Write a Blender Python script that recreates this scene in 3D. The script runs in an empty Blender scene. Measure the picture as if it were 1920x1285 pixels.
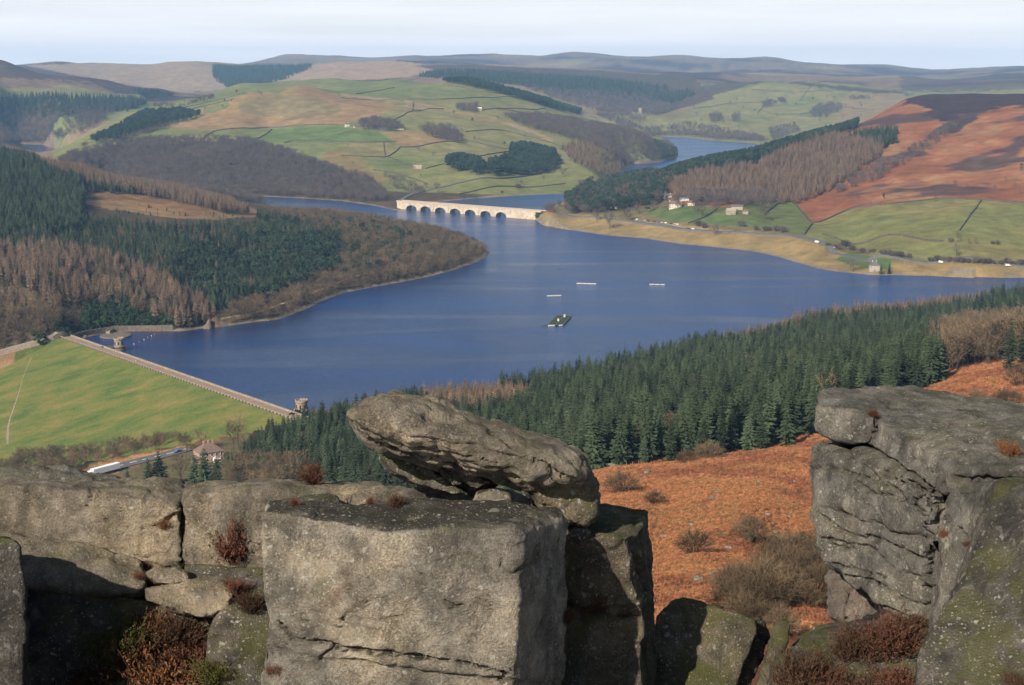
import bpy, bmesh, math, random
import numpy as np
from mathutils import Vector, Matrix
from mathutils.bvhtree import BVHTree
rad = math.radians
SC = bpy.context.scene
COL = SC.collection
random.seed(7); RNG = np.random.default_rng(7)

# ------------------------------------------------------------------ camera
EYE = 210.0                    # metres above the reservoir
FPX, CX, CY = 2637.0, 960.0, 642.5
PITCH = rad(10.89)
cam_d = bpy.data.cameras.new('camera'); cam = bpy.data.objects.new('camera', cam_d); COL.objects.link(cam)
cam.location = (0, 0, EYE); cam.rotation_euler = (rad(90) - PITCH, 0, 0)
cam_d.sensor_width = 36.0; cam_d.lens = 36.0 * FPX / 1920.0
cam_d.clip_start = 0.1; cam_d.clip_end = 60000.0
SC.camera = cam

# ------------------------------------------------------------------ light
SUN_AZ, SUN_EL = rad(33), rad(33)      # azimuth: to the left of straight behind the camera
sdir = Vector((-math.sin(SUN_AZ) * math.cos(SUN_EL), -math.cos(SUN_AZ) * math.cos(SUN_EL), math.sin(SUN_EL)))
sun_d = bpy.data.lights.new('sun', 'SUN'); sun_d.energy = 5.0; sun_d.angle = rad(0.53); sun_d.color = (1.0, 0.91, 0.77)
sun = bpy.data.objects.new('sun', sun_d); COL.objects.link(sun)
sun.rotation_euler = sdir.to_track_quat('Z', 'Y').to_euler()

world = bpy.data.worlds.new('World'); SC.world = world; world.use_nodes = True
wn = world.node_tree; wn.nodes.clear()
def wnode(t, **k):
    n = wn.nodes.new(t)
    for a, b in k.items(): setattr(n, a, b)
    return n
w_out = wnode('ShaderNodeOutputWorld'); w_bg = wnode('ShaderNodeBackground'); w_bg.inputs['Strength'].default_value = 0.07
w_sky = wnode('ShaderNodeTexSky', sky_type='NISHITA', sun_disc=False)
w_sky.sun_elevation = SUN_EL; w_sky.sun_rotation = math.atan2(sdir.x, sdir.y)
w_sky.air_density = 1.0; w_sky.dust_density = 1.6; w_sky.ozone_density = 1.5; w_sky.altitude = 400
# thin high cloud over the whole sky, denser towards the horizon where the line of sight is longer
w_tc = wnode('ShaderNodeTexCoord'); w_sep = wnode('ShaderNodeSeparateXYZ')
w_map = wnode('ShaderNodeMapping'); w_map.inputs['Scale'].default_value = (1.3, 1.3, 22.0)
w_noise = wnode('ShaderNodeTexNoise'); w_noise.inputs['Scale'].default_value = 3.0; w_noise.inputs['Detail'].default_value = 6; w_noise.inputs['Roughness'].default_value = 0.55
w_el = wnode('ShaderNodeMapRange', clamp=True)
for i, v in zip(('From Min', 'From Max', 'To Min', 'To Max'), (0.0, 0.21, 1.0, 0.02)): w_el.inputs[i].default_value = v
w_nr = wnode('ShaderNodeMapRange')
for i, v in zip(('From Min', 'From Max', 'To Min', 'To Max'), (0.34, 0.66, -0.14, 0.05)): w_nr.inputs[i].default_value = v
w_add = wnode('ShaderNodeMath', operation='ADD', use_clamp=True)
w_mix = wnode('ShaderNodeMix', data_type='RGBA')
w_mix.inputs[7].default_value = (11.6, 11.25, 11.5, 1)
L = wn.links.new
L(w_tc.outputs['Generated'], w_sep.inputs[0]); L(w_tc.outputs['Generated'], w_map.inputs[0]); L(w_map.outputs[0], w_noise.inputs['Vector'])
L(w_sep.outputs['Z'], w_el.inputs['Value']); L(w_noise.outputs[0], w_nr.inputs['Value'])
L(w_el.outputs[0], w_add.inputs[0]); L(w_nr.outputs[0], w_add.inputs[1])
L(w_add.outputs[0], w_mix.inputs[0]); L(w_sky.outputs[0], w_mix.inputs[6]); L(w_mix.outputs[2], w_bg.inputs['Color']); L(w_bg.outputs[0], w_out.inputs[0])

SC.view_settings.view_transform = 'Standard'; SC.view_settings.look = 'None'
SC.view_settings.exposure = 0.62; SC.view_settings.gamma = 1.0; SC.view_settings.use_curve_mapping = False
SC.render.engine = 'CYCLES'; SC.cycles.use_denoising = True
SC.cycles.max_bounces = 4; SC.cycles.diffuse_bounces = 2; SC.cycles.glossy_bounces = 2; SC.cycles.volume_bounces = 0
SC.cycles.transparent_max_bounces = 4; SC.cycles.use_light_tree = False

# ------------------------------------------------------------------ maths helpers
cP, sP = math.cos(PITCH), math.sin(PITCH)
def ray(u, v):
    """world direction of a photo pixel, with forward component Y = 1 kept un-normalised"""
    x = (u - CX) / FPX; y = -(v - CY) / FPX
    return np.array([x, cP + y * sP, -sP + y * cP])
def at(u, v, Y):
    """the point seen at pixel (u,v) at forward distance Y"""
    d = ray(u, v); return Vector(d * (Y / d[1])) + Vector((0, 0, EYE))
def atz(u, v, z):
    """the point seen at pixel (u,v) at height z"""
    d = ray(u, v); t = (z - EYE) / d[2]; return Vector((d[0] * t, d[1] * t, z))
def project(X, Y, Z):
    X = np.asarray(X, float); Y = np.asarray(Y, float); Z = np.asarray(Z, float) - EYE
    f = Y * cP - Z * sP; up = Y * sP + Z * cP
    f = np.where(f < 0.01, 0.01, f)
    return CX + FPX * X / f, CY - FPX * up / f
_perm = np.random.default_rng(3).integers(0, 2**31, 4096)
def _h(ix, iy, iz):
    return (_perm[(ix + _perm[(iy + _perm[iz & 4095]) & 4095]) & 4095] & 0xffff) / 65535.0
def vnoise(p):
    p = np.asarray(p, float); i = np.floor(p).astype(np.int64); f = p - i; f = f * f * (3 - 2 * f)
    x, y, z = i[:, 0], i[:, 1], i[:, 2]; fx, fy, fz = f[:, 0], f[:, 1], f[:, 2]
    r = 0
    for dx in (0, 1):
        for dy in (0, 1):
            for dz in (0, 1):
                w = (fx if dx else 1 - fx) * (fy if dy else 1 - fy) * (fz if dz else 1 - fz)
                r = r + w * _h(x + dx, y + dy, z + dz)
    return r * 2 - 1
def fbm(p, scale, octs=4, gain=0.5, off=0.0):
    p = np.asarray(p, float) / scale + off; a = 1.0; r = 0
    for k in range(octs):
        r = r + a * vnoise(p + 17.3 * k); p = p * 2.03; a *= gain
    return r
def n2(X, Y, scale, octs=4, gain=0.5, off=0.0):
    X = np.asarray(X, float).ravel(); Y = np.asarray(Y, float).ravel()
    return fbm(np.stack([X, Y, np.zeros_like(X)], 1), scale, octs, gain, off)
def inpoly(u, v, poly):
    u = np.asarray(u, float); v = np.asarray(v, float); r = np.zeros(u.shape, bool); n = len(poly)
    for i in range(n):
        x1, y1 = poly[i][:2]; x2, y2 = poly[(i + 1) % n][:2]
        if y1 == y2: continue
        c = ((y1 > v) != (y2 > v)) & (u < (x2 - x1) * (v - y1) / (y2 - y1) + x1)
        r ^= c
    return r
def seg_dist(X, Y, poly, closed=True):
    X = np.asarray(X, float); Y = np.asarray(Y, float); d = np.full(X.shape, 1e18); n = len(poly)
    for i in range(n if closed else n - 1):
        ax, ay = poly[i][:2]; bx, by = poly[(i + 1) % n][:2]
        vx, vy = bx - ax, by - ay; l = vx * vx + vy * vy + 1e-12
        t = np.clip(((X - ax) * vx + (Y - ay) * vy) / l, 0, 1)
        d = np.minimum(d, (X - ax - t * vx) ** 2 + (Y - ay - t * vy) ** 2)
    return np.sqrt(d)
def smooth(a, b, x):
    t = np.clip((x - a) / (b - a), 0, 1); return t * t * (3 - 2 * t)

def unit(a): return a / (np.linalg.norm(a, axis=-1, keepdims=True) + 1e-9)
# ------------------------------------------------------------------ object helpers
def mesh_np(name, verts, faces, mats=(), midx=None, sm=False):
    """faces: (n,3) or (n,4) int array"""
    verts = np.asarray(verts, np.float32); faces = np.asarray(faces, np.int32)
    me = bpy.data.meshes.new(name); k = faces.shape[1]; n = len(faces)
    me.vertices.add(len(verts)); me.vertices.foreach_set('co', verts.ravel())
    me.loops.add(n * k); me.loops.foreach_set('vertex_index', faces.ravel())
    me.polygons.add(n); me.polygons.foreach_set('loop_start', np.arange(0, n * k, k, dtype=np.int32))
    try: me.polygons.foreach_set('loop_total', np.full(n, k, dtype=np.int32))
    except Exception: pass
    if midx is not None: me.polygons.foreach_set('material_index', np.asarray(midx, np.int32))
    me.polygons.foreach_set('use_smooth', np.full(n, bool(sm)))
    me.update(calc_edges=True); me.validate()
    for m in mats: me.materials.append(m)
    return me
def add(name, me, parent=None, loc=None, rotz=None):
    o = bpy.data.objects.new(name, me); COL.objects.link(o)
    if parent is not None: o.parent = parent
    if loc is not None: o.location = loc
    if rotz is not None: o.rotation_euler = (0, 0, rotz)
    return o
def tag(o, label=None, cat=None, group=None, kind=None):
    for k, v in (('label', label), ('category', cat), ('group', group), ('kind', kind)):
        if v: o[k] = v
    return o
def thing(name, label, cat, loc=(0, 0, 0), rotz=0.0, group=None):
    return tag(add(name, None, None, loc, rotz), label, cat, group)
class MB:
    """collects polygons, one mesh"""
    def __init__(s): s.v = []; s.f = []
    def poly(s, pts):
        b = len(s.v); s.v += [tuple(p) for p in pts]; s.f.append(tuple(range(b, b + len(pts)))); return s
    def box(s, x0, x1, y0, y1, z0, z1):
        b = len(s.v)
        s.v += [(x0, y0, z0), (x1, y0, z0), (x1, y1, z0), (x0, y1, z0), (x0, y0, z1), (x1, y0, z1), (x1, y1, z1), (x0, y1, z1)]
        for q in ((0, 3, 2, 1), (4, 5, 6, 7), (0, 1, 5, 4), (1, 2, 6, 5), (2, 3, 7, 6), (3, 0, 4, 7)): s.f.append(tuple(b + i for i in q))
        return s
    def prism(s, outline, y0, y1):
        """outline in (x,z), extruded along y"""
        n = len(outline); b = len(s.v)
        s.v += [(x, y0, z) for x, z in outline] + [(x, y1, z) for x, z in outline]
        s.f.append(tuple(b + i for i in range(n))); s.f.append(tuple(b + n + i for i in reversed(range(n))))
        for i in range(n): j = (i + 1) % n; s.f.append((b + i, b + n + i, b + n + j, b + j))
        return s
    def lathe(s, prof, n=16, cx=0, cy=0):
        b = len(s.v)
        for r, z in prof:
            for k in range(n): a = 2 * math.pi * k / n; s.v.append((cx + r * math.cos(a), cy + r * math.sin(a), z))
        for i in range(len(prof) - 1):
            for k in range(n):
                j = (k + 1) % n; s.f.append((b + i * n + k, b + i * n + j, b + (i + 1) * n + j, b + (i + 1) * n + k))
        s.f.append(tuple(b + (len(prof) - 1) * n + k for k in range(n))); s.f.append(tuple(b + k for k in reversed(range(n))))
        return s
    def tube(s, pts, rs, n=6):
        b = len(s.v); pts = [Vector(p) for p in pts]
        if not hasattr(rs, '__len__'): rs = [rs] * len(pts)
        for i, p in enumerate(pts):
            t = (pts[min(i + 1, len(pts) - 1)] - pts[max(i - 1, 0)]).normalized()
            a = t.orthogonal().normalized(); c = t.cross(a)
            for k in range(n):
                th = 2 * math.pi * k / n; s.v.append(tuple(p + (a * math.cos(th) + c * math.sin(th)) * rs[i]))
        for i in range(len(pts) - 1):
            for k in range(n):
                j = (k + 1) % n; s.f.append((b + i * n + k, b + i * n + j, b + (i + 1) * n + j, b + (i + 1) * n + k))
        s.f.append(tuple(b + k for k in reversed(range(n)))); s.f.append(tuple(b + (len(pts) - 1) * n + k for k in range(n)))
        return s
    def mesh(s, name, *mats, sm=False):
        me = bpy.data.meshes.new(name); me.from_pydata(s.v, [], s.f); me.update()
        for m in mats: me.materials.append(m)
        if sm: me.polygons.foreach_set('use_smooth', np.full(len(me.polygons), True))
        return me
    def build(s, name, mat, parent=None, sm=False, loc=None, rotz=None):
        return add(name, s.mesh(name, mat, sm=sm), parent, loc, rotz)

# ------------------------------------------------------------------ material helpers
def newmat(name):
    m = bpy.data.materials.new(name); m.use_nodes = True
    nt = m.node_tree; b = nt.nodes['Principled BSDF']; b.inputs['Specular IOR Level'].default_value = 0.2
    return m, nt, b
def N(nt, t, **k):
    n = nt.nodes.new(t)
    for a, b in k.items():
        if a.startswith('i_'): n.inputs[a[2:].replace('_', ' ')].default_value = b
        else: setattr(n, a, b)
    return n
def ramp(nt, fac, stops):
    r = N(nt, 'ShaderNodeValToRGB'); e = r.color_ramp.elements
    while len(e) < len(stops): e.new(0.5)
    for x, (p, c) in zip(e, stops): x.position = p; x.color = (*c, 1) if len(c) == 3 else c
    nt.links.new(fac, r.inputs[0]); return r.outputs[0]
def mixc(nt, fac, a, b, mode='MIX'):
    m = N(nt, 'ShaderNodeMix', data_type='RGBA', blend_type=mode)
    for s, i in ((fac, 0), (a, 6), (b, 7)):
        if hasattr(s, 'links'): nt.links.new(s, m.inputs[i])
        else: m.inputs[i].default_value = s if i == 0 else (*s, 1)
    return m.outputs[2]
def noise(nt, vec, scale, detail=4, rough=0.55, dist=0.0):
    n = N(nt, 'ShaderNodeTexNoise'); n.inputs['Scale'].default_value = scale; n.inputs['Detail'].default_value = detail
    n.inputs['Roughness'].default_value = rough; n.inputs['Distortion'].default_value = dist
    if vec is not None: nt.links.new(vec, n.inputs['Vector'])
    return n.outputs[0]
def mrange(nt, v, a, b, c=0.0, d=1.0):
    m = N(nt, 'ShaderNodeMapRange', clamp=True)
    for i, x in zip(('From Min', 'From Max', 'To Min', 'To Max'), (a, b, c, d)): m.inputs[i].default_value = x
    nt.links.new(v, m.inputs['Value']); return m.outputs[0]
def math_(nt, op, a, b):
    m = N(nt, 'ShaderNodeMath', operation=op)
    for s, i in ((a, 0), (b, 1)):
        if hasattr(s, 'links'): nt.links.new(s, m.inputs[i])
        else: m.inputs[i].default_value = s
    return m.outputs[0]
def bump(nt, bsdf, h, strength, dist):
    b = N(nt, 'ShaderNodeBump'); b.inputs['Strength'].default_value = strength; b.inputs['Distance'].default_value = dist
    nt.links.new(h, b.inputs['Height']); nt.links.new(b.outputs[0], bsdf.inputs['Normal'])
def simple(name, col, rough=0.8, var=0.25, scale=0.5, spec=0.2, metal=0.0):
    """plain procedural paint or masonry: a colour with mottling"""
    m, nt, b = newmat(name)
    tc = N(nt, 'ShaderNodeTexCoord'); n = noise(nt, tc.outputs['Object'], scale, 5)
    c = mixc(nt, mrange(nt, n, 0.3, 0.7), tuple(x * (1 - var) for x in col), tuple(min(1, x * (1 + var)) for x in col))
    nt.links.new(c, b.inputs['Base Color']); b.inputs['Roughness'].default_value = rough; b.inputs['Metallic'].default_value = metal
    b.inputs['Specular IOR Level'].default_value = spec
    return m
def plantmat(name, col, var=0.35, hue=(1, 1, 1), scale=0.4):
    """leaf, needle or twig colour: varies from plant to plant and through the crown"""
    m, nt, b = newmat(name)
    oi = N(nt, 'ShaderNodeObjectInfo'); tc = N(nt, 'ShaderNodeTexCoord')
    n = noise(nt, tc.outputs['Object'], scale, 3)
    lo = tuple(x * (1 - var) for x in col); hi = tuple(x * (1 + var) * h for x, h in zip(col, hue))
    c1 = mixc(nt, oi.outputs['Random'], lo, hi)
    c2 = mixc(nt, mrange(nt, n, 0.35, 0.65), (0.75, 0.75, 0.75), (1.25, 1.25, 1.25))
    nt.links.new(mixc(nt, 1.0, c1, c2, 'MULTIPLY'), b.inputs['Base Color'])
    b.inputs['Roughness'].default_value = 0.9; b.inputs['Specular IOR Level'].default_value = 0.08
    return m
# ================================================================== THE LAND
# reservoir outline: pixels of the shoreline, all at height 0
SHORE = [(590, 792), (560, 790), (150, 640), (143, 635), (177, 629), (207, 624), (240, 622), (277, 622), (325, 621), (352, 620), (380, 616), (430, 611),
 (478, 604), (523, 599), (575, 580), (613, 561), (640, 551), (691, 540), (743, 531), (804, 519), (859, 504), (893, 492), (911, 482), (918, 474),
 (908, 466), (870, 452), (800, 436), (700, 417), (600, 401), (520, 388), (468, 374), (462, 368), (500, 369), (560, 372), (640, 377), (700, 386),
 (740, 394), (765, 391), (800, 381), (838, 377), (890, 372), (973, 367), (1060, 363), (1110, 352), (1140, 338), (1163, 326), (1172, 318), (1187, 308), (1233, 305),
 (1268, 296), (1272, 287), (1263, 270), (1240, 257), (1280, 258), (1332, 264), (1381, 267), (1416, 269), (1425, 273), (1380, 282), (1300, 303), (1230, 322),
 (1170, 338), (1110, 357), (1065, 374), (1030, 392), (1012, 404), (1003, 412), (1017, 422), (1073, 432), (1140, 442), (1207, 447), (1280, 458), (1336, 463), (1422, 473),
 (1467, 484), (1504, 495), (1534, 504), (1571, 510), (1616, 514), (1672, 516), (1728, 517.5), (1920, 521), (2200, 523), (2300, 530), (2200, 545), (1920, 562),
 (1700, 592), (1400, 640), (1200, 688), (1000, 736), (800, 762), (640, 786)]
SHORE_XY = [tuple(atz(u, v, 0.0)[:2]) for u, v in SHORE]
LAKE2 = [(18, 268), (33, 270), (83, 272), (107, 280), (125, 287), (140, 292), (90, 290), (50, 280), (15, 272)]
LAKE2_XY = [tuple(atz(u, v, 0.0)[:2]) for u, v in LAKE2]

_ctl = []
def C3(u, v, r):                       # ground seen at a pixel, at horizontal range r
    d = ray(u, v); h = math.hypot(d[0], d[1]); _ctl.append((math.atan2(d[0], d[1]), r, EYE + d[2] / h * r))
def CZ(u, v, z):                       # ground seen at a pixel, at height z
    p = atz(u, v, z); _ctl.append((math.atan2(p.x, p.y), math.hypot(p.x, p.y), z))
def CH(u, r, z):                       # ground out of sight
    d = ray(u, 300); _ctl.append((math.atan2(d[0], d[1]), r, z))
for u in range(-500, 2500, 250):
    CH(u, 2, EYE - 4.3); CH(u, 5, EYE - 4.35); CH(u, 8.3, EYE - 4.4); CH(u, 10, EYE - 4.95); CH(u, 11, EYE - 5.7); CH(u, 17, EYE - 12.5); CH(u, 30, EYE - 19); CH(u, 60, EYE - 32)
for u in (1000, 1240, 1500, 1900, 2300): CH(u, 95, EYE - 43); CH(u, 150, 150.0); CH(u, 260, 118)
for u in (-400, 0, 300, 600, 800): CH(u, 95, EYE - 44); CH(u, 160, 143); CH(u, 300, 95); CH(u, 500, 38)
C3(1240, 862, 430); C3(1115, 885, 415); C3(1420, 820, 470); C3(1530, 775, 505); C3(1690, 725, 570); C3(1760, 697, 595); C3(1920, 655, 640); C3(2200, 590, 700)
C3(1900, 760, 420); C3(1850, 700, 520); C3(1400, 950, 290); C3(1150, 950, 300); C3(1300, 1040, 215); C3(1480, 1100, 175); C3(1380, 900, 350)
CH(1000, 640, 42); CH(1250, 700, 45); CH(1500, 780, 46); CH(1750, 880, 44); CH(2000, 980, 42); CH(800, 600, 40)
for u, v in SHORE + LAKE2: CZ(u, v, 0.0)
# water body
for u, v in ((1000, 560), (700, 640), (1300, 540), (1600, 545), (400, 660), (1000, 460), (900, 700), (1200, 600)): CZ(u, v, -30)
# dam valley and slope to the dam cottage
CZ(560, 800, 6); CZ(480, 822, 0); CZ(395, 862, 1); CZ(330, 868, -2); CZ(200, 893, -4); CZ(100, 905, -6); CZ(-100, 930, -8); CZ(250, 880, -4)
CZ(250, 845, -20); CZ(150, 850, -32); CZ(50, 852, -42); CZ(-60, 855, -44); CZ(0, 790, -36); CZ(-100, 790, -36); CZ(60, 720, -24)
CZ(20, 700, -8); CZ(60, 668, 2); CZ(0, 657, 4); CZ(-100, 690, 0); CZ(-300, 740, -20); CZ(120, 632, 4.3); CZ(160, 616, 4.5); CZ(230, 602, 5); CZ(330, 602, 5); CZ(280, 602, 5); CZ(400, 598, 5); CZ(30, 682, -4); CZ(-40, 674, 2); CZ(-40, 640, 9); CZ(60, 628, 8)
# wooded hill on the far side of the dam
for u, v, r in ((0, 292, 2150), (150, 330, 2050), (330, 376, 1980), (470, 398, 1930), (600, 412, 1880), (800, 440, 1760), (880, 462, 1680), (0, 620, 1160), (0, 500, 1400), (0, 400, 1680),
  (-250, 300, 2000), (-250, 450, 1500), (200, 520, 1370), (200, 430, 1630), (350, 580, 1235), (400, 480, 1490), (420, 420, 1740), (600, 500, 1500), (600, 450, 1660), (760, 490, 1570), (200, 375, 1830), (400, 395, 1830)): C3(u, v, r)
for u, r, z in ((0, 2500, 60), (150, 2500, 40), (330, 2350, 20), (0, 3200, 10), (200, 2800, 14)): CH(u, r, z)
# farm hill in the middle
for u, v, r in ((500, 300, 2850), (500, 262, 3080), (500, 235, 3300), (470, 176, 3600), (560, 160, 3800), (600, 168, 3750), (400, 205, 3500), (330, 240, 3250), (250, 262, 3050),
  (350, 330, 2650), (640, 340, 2560), (640, 290, 2780), (700, 240, 3080), (700, 200, 3450), (700, 165, 4150), (620, 150, 4600), (740, 149, 4700), (900, 156, 4600), (900, 205, 3550), (900, 250, 3100),
  (900, 320, 2600), (780, 350, 2480), (1000, 345, 2590), (850, 362, 2420), (1110, 325, 2720), (1060, 295, 2900), (1000, 186, 4300), (1100, 220, 3900), (1165, 241, 3700), (1000, 250, 3300), (1080, 255, 3350),
  (1200, 272, 3400), (1150, 290, 3150), (200, 270, 2980), (140, 285, 2900), (180, 245, 3600), (260, 215, 4000), (330, 195, 4300), (450, 160, 4900), (560, 152, 5000), (120, 262, 4100)): C3(u, v, r)
for u, r, z in ((470, 4200, 130), (600, 4300, 150), (740, 5300, 130), (900, 5200, 110), (1000, 4900, 70), (1100, 4500, 30), (1165, 4300, 15), (300, 4900, 90), (450, 5400, 120)): CH(u, r, z)
# right bank: hamlet, fields, bracken hill
for u, v, z in ((1280, 388, 27), (1380, 402, 24), (1280, 433, 9), (1110, 408, 9), (1480, 441, 12), (1550, 462, 9), (1640, 487, 6), (1750, 493, 6), (1920, 501, 6), (2200, 505, 6), (1200, 420, 9), (1640, 505, 2.6), (1060, 402, 7)): CZ(u, v, z)
for u, v, r in ((1450, 376, 2080), (1550, 300, 2480), (1500, 330, 2300), (1600, 245, 2820), (1170, 350, 2420), (1290, 322, 2560), (1400, 295, 2650), (1500, 268, 2760), (1600, 238, 2950), (1650, 208, 3080), (1700, 183, 3180),
  (1760, 174, 3200), (1920, 172, 3050), (2200, 172, 3000), (1700, 300, 2350), (1850, 300, 2280), (1900, 381, 1900), (1540, 412, 1900), (1800, 450, 1660), (1750, 372, 1960), (1800, 230, 2700), (1930, 230, 2600), (2200, 330, 2000), (1620, 400, 1880)): C3(u, v, r)
for u, r, z in ((1170, 2700, 5), (1290, 2950, 5), (1400, 3150, 20), (1500, 3300, 40), (1600, 3600, 60), (1700, 3900, 110), (1920, 3900, 130), (2200, 3900, 130)): CH(u, r, z)
# hills behind the upper arm
CZ(1300, 252, 4); CZ(1420, 259, 4); CZ(1240, 250, 5)
for u, v, r in ((1480, 245, 4900), (1480, 215, 5300), (1450, 178, 5800), (1430, 152, 6300), (1520, 150, 6400), (1600, 156, 6400), (1690, 178, 6000), (1350, 195, 5600), (1250, 225, 5100), (1310, 170, 6200), (1600, 205, 5400), (1320, 235, 4950)): C3(u, v, r)
for u, r, z in ((1430, 7000, 130), (1600, 7000, 140), (1200, 5800, 40)): CH(u, r, z)
for u, v, r in ((850, 145, 5800), (1000, 155, 6000), (1000, 140, 6700), (1100, 185, 5900), (1150, 165, 6300), (1250, 165, 6600), (1280, 180, 6300), (1200, 205, 5500), (860, 132, 6800), (1150, 145, 7000), (1300, 150, 7000)): C3(u, v, r)
# left valley
for u, v, r in ((0, 240, 4200), (100, 240, 4250), (200, 225, 4500), (100, 200, 4700), (0, 190, 4700), (230, 192, 5000), (100, 172, 5100), (0, 170, 5000), (240, 178, 5300), (320, 178, 5600), (0, 140, 5300), (0, 109, 5700), (57, 129, 5700), (147, 139, 5700), (207, 151, 5700), (300, 168, 5800), (-300, 100, 5600), (-300, 250, 4200)): C3(u, v, r)
for u, r, z in ((0, 6600, 190), (150, 6600, 130), (300, 6700, 100)): CH(u, r, z)
# moors
for u, v, r in ((43, 123, 9500), (110, 119, 9600), (230, 121, 9400), (320, 117.5, 9000), (367, 115, 8800), (398, 118, 8800), (400, 140, 8000), (433, 160, 7200), (300, 150, 7800), (200, 150, 7800), (490, 121, 9600), (583, 122, 9200), (493, 152, 7300), (547, 140, 7800),
  (640, 118, 8600), (740, 116, 8600), (830, 119, 8600), (700, 135, 7400), (940, 124, 8600), (1100, 131, 8600), (1273, 138, 8400), (1355, 138, 8400), (1459, 145, 7800), (1590, 149, 7800), (1690, 143, 8200), (1800, 150, 8000), (1920, 145, 8200), (1800, 165, 6600), (1920, 160, 6600), (1720, 168, 6300)): C3(u, v, r)
for u, r, z in ((110, 10800, 190), (350, 10300, 170), (700, 10200, 150), (1000, 10200, 150), (1300, 10200, 150), (1700, 10200, 140)): CH(u, r, z)
for u, v, r in ((-300, 118, 13500), (490, 113.5, 13000), (533, 104.5, 13500), (640, 106.5, 13500), (773, 103.5, 13500), (923, 101.5, 13500), (1073, 99.5, 13500), (1133, 104, 13500), (1273, 105, 13500), (1440, 108, 13500), (1467, 112, 13500), (1560, 123, 13500), (1654, 123.5, 13500), (1732, 128, 13500), (1915, 123.5, 13500), (2300, 120, 13500), (320, 124, 13500), (100, 126, 13500)): C3(u, v, r)
for u in range(-500, 2500, 250): CH(u, 16000, 180)

_ctl = np.array(_ctl); _kx = np.stack([_ctl[:, 0] * 4.0, np.log(_ctl[:, 1])], 1)
_keep = []
for i in range(len(_kx)):
    if all(np.hypot(*(_kx[i] - _kx[j])) > 0.004 for j in _keep): _keep.append(i)
_kx = _kx[_keep]; _kz = _ctl[_keep, 2]; _n = len(_kx)
_A = np.hypot(_kx[:, None, 0] - _kx[None, :, 0], _kx[:, None, 1] - _kx[None, :, 1])
_A = np.sqrt(_A ** 2 + 0.0009)
_M = np.zeros((_n + 1, _n + 1)); _M[:_n, :_n] = _A; _M[_n, :_n] = 1; _M[:_n, _n] = 1
_W = np.linalg.solve(_M, np.append(_kz, 0.0))
def rbf(az, r):
    x = np.asarray(az).ravel() * 4.0; y = np.log(np.asarray(r).ravel()); out = np.full(len(x), _W[_n])
    for i in range(0, len(x), 60000):
        s = slice(i, i + 60000)
        d = np.sqrt((x[s, None].astype(np.float32) - _kx[None, :, 0].astype(np.float32)) ** 2 + (y[s, None].astype(np.float32) - _kx[None, :, 1].astype(np.float32)) ** 2 + np.float32(0.0009))
        out[s] += d @ _W[:_n].astype(np.float32)
    return out
AZ = np.concatenate([np.linspace(-0.62, -0.385, 18)[:-1], np.linspace(-0.385, 0.385, 640), np.linspace(0.385, 0.62, 18)[1:]])
RR = np.concatenate([np.geomspace(2.0, 90, 56)[:-1], np.geomspace(90, 760, 150)[:-1], np.geomspace(760, 1600, 105)[:-1], np.linspace(1600, 3500, 345)[:-1], np.linspace(3500, 6200, 175)[:-1], np.linspace(6200, 9800, 70)[:-1], np.linspace(9800, 16000, 40)])
# coarse RBF, then bilinear to the full sheet
_ca = AZ[np.unique(np.append(np.arange(0, len(AZ), 3), len(AZ) - 1))]; _cr = RR[np.unique(np.append(np.arange(0, len(RR), 2), len(RR) - 1))]
_g = rbf(*np.meshgrid(_ca, _cr, indexing='ij')).reshape(len(_ca), len(_cr))
_g = np.stack([np.interp(RR, _cr, _g[i]) for i in range(len(_ca))])
ZT = np.stack([np.interp(AZ, _ca, _g[:, j]) for j in range(len(RR))], 1)
GA, GR = np.meshgrid(AZ, RR, indexing='ij')
GX, GY = GR * np.sin(GA), GR * np.cos(GA)
def water_dist(X, Y):
    X = np.asarray(X, float); Y = np.asarray(Y, float)
    d1 = seg_dist(X, Y, SHORE_XY); i1 = inpoly(X, Y, SHORE_XY); d2 = seg_dist(X, Y, LAKE2_XY); i2 = inpoly(X, Y, LAKE2_XY)
    return np.minimum(np.where(i1, -d1, d1), np.where(i2, -d2, d2))
def gnoise(scale, octs=4, off=0.0, gain=0.5, k=1):
    if k == 1: return n2(GX, GY, scale, octs, gain, off).reshape(GX.shape)
    ia = np.unique(np.append(np.arange(0, len(AZ), k), len(AZ) - 1)); ir = np.unique(np.append(np.arange(0, len(RR), k), len(RR) - 1))
    q = n2(GX[np.ix_(ia, ir)], GY[np.ix_(ia, ir)], scale, octs, gain, off).reshape(len(ia), len(ir))
    q = np.stack([np.interp(RR, RR[ir], q[i]) for i in range(len(ia))])
    return np.stack([np.interp(AZ, AZ[ia], q[:, j]) for j in range(len(RR))], 1)
WD = np.full(GX.shape, 1e4); _m = (GR > 650) & (GR < 5000)
WD[_m] = water_dist(GX[_m], GY[_m])
rough = (gnoise(420, 4, k=3) * np.clip((GR - 500) / 3000, 0, 1) * 13 + gnoise(60, 3, 5.0, k=2) * np.clip((GR - 60) / 900, 0, 1) * 2.2)
rough *= np.clip(WD / 250, 0, 1) * np.where(GR < 800, 0.6, 1.0)
rough += gnoise(7, 3, 9.0) * 0.45 * smooth(40, 90, GR) * (1 - smooth(500, 800, GR))
ZT = ZT + rough
land = np.maximum(ZT, np.minimum(WD * 0.16, 3.0)); under = np.maximum(WD * 0.22, -12)
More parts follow.
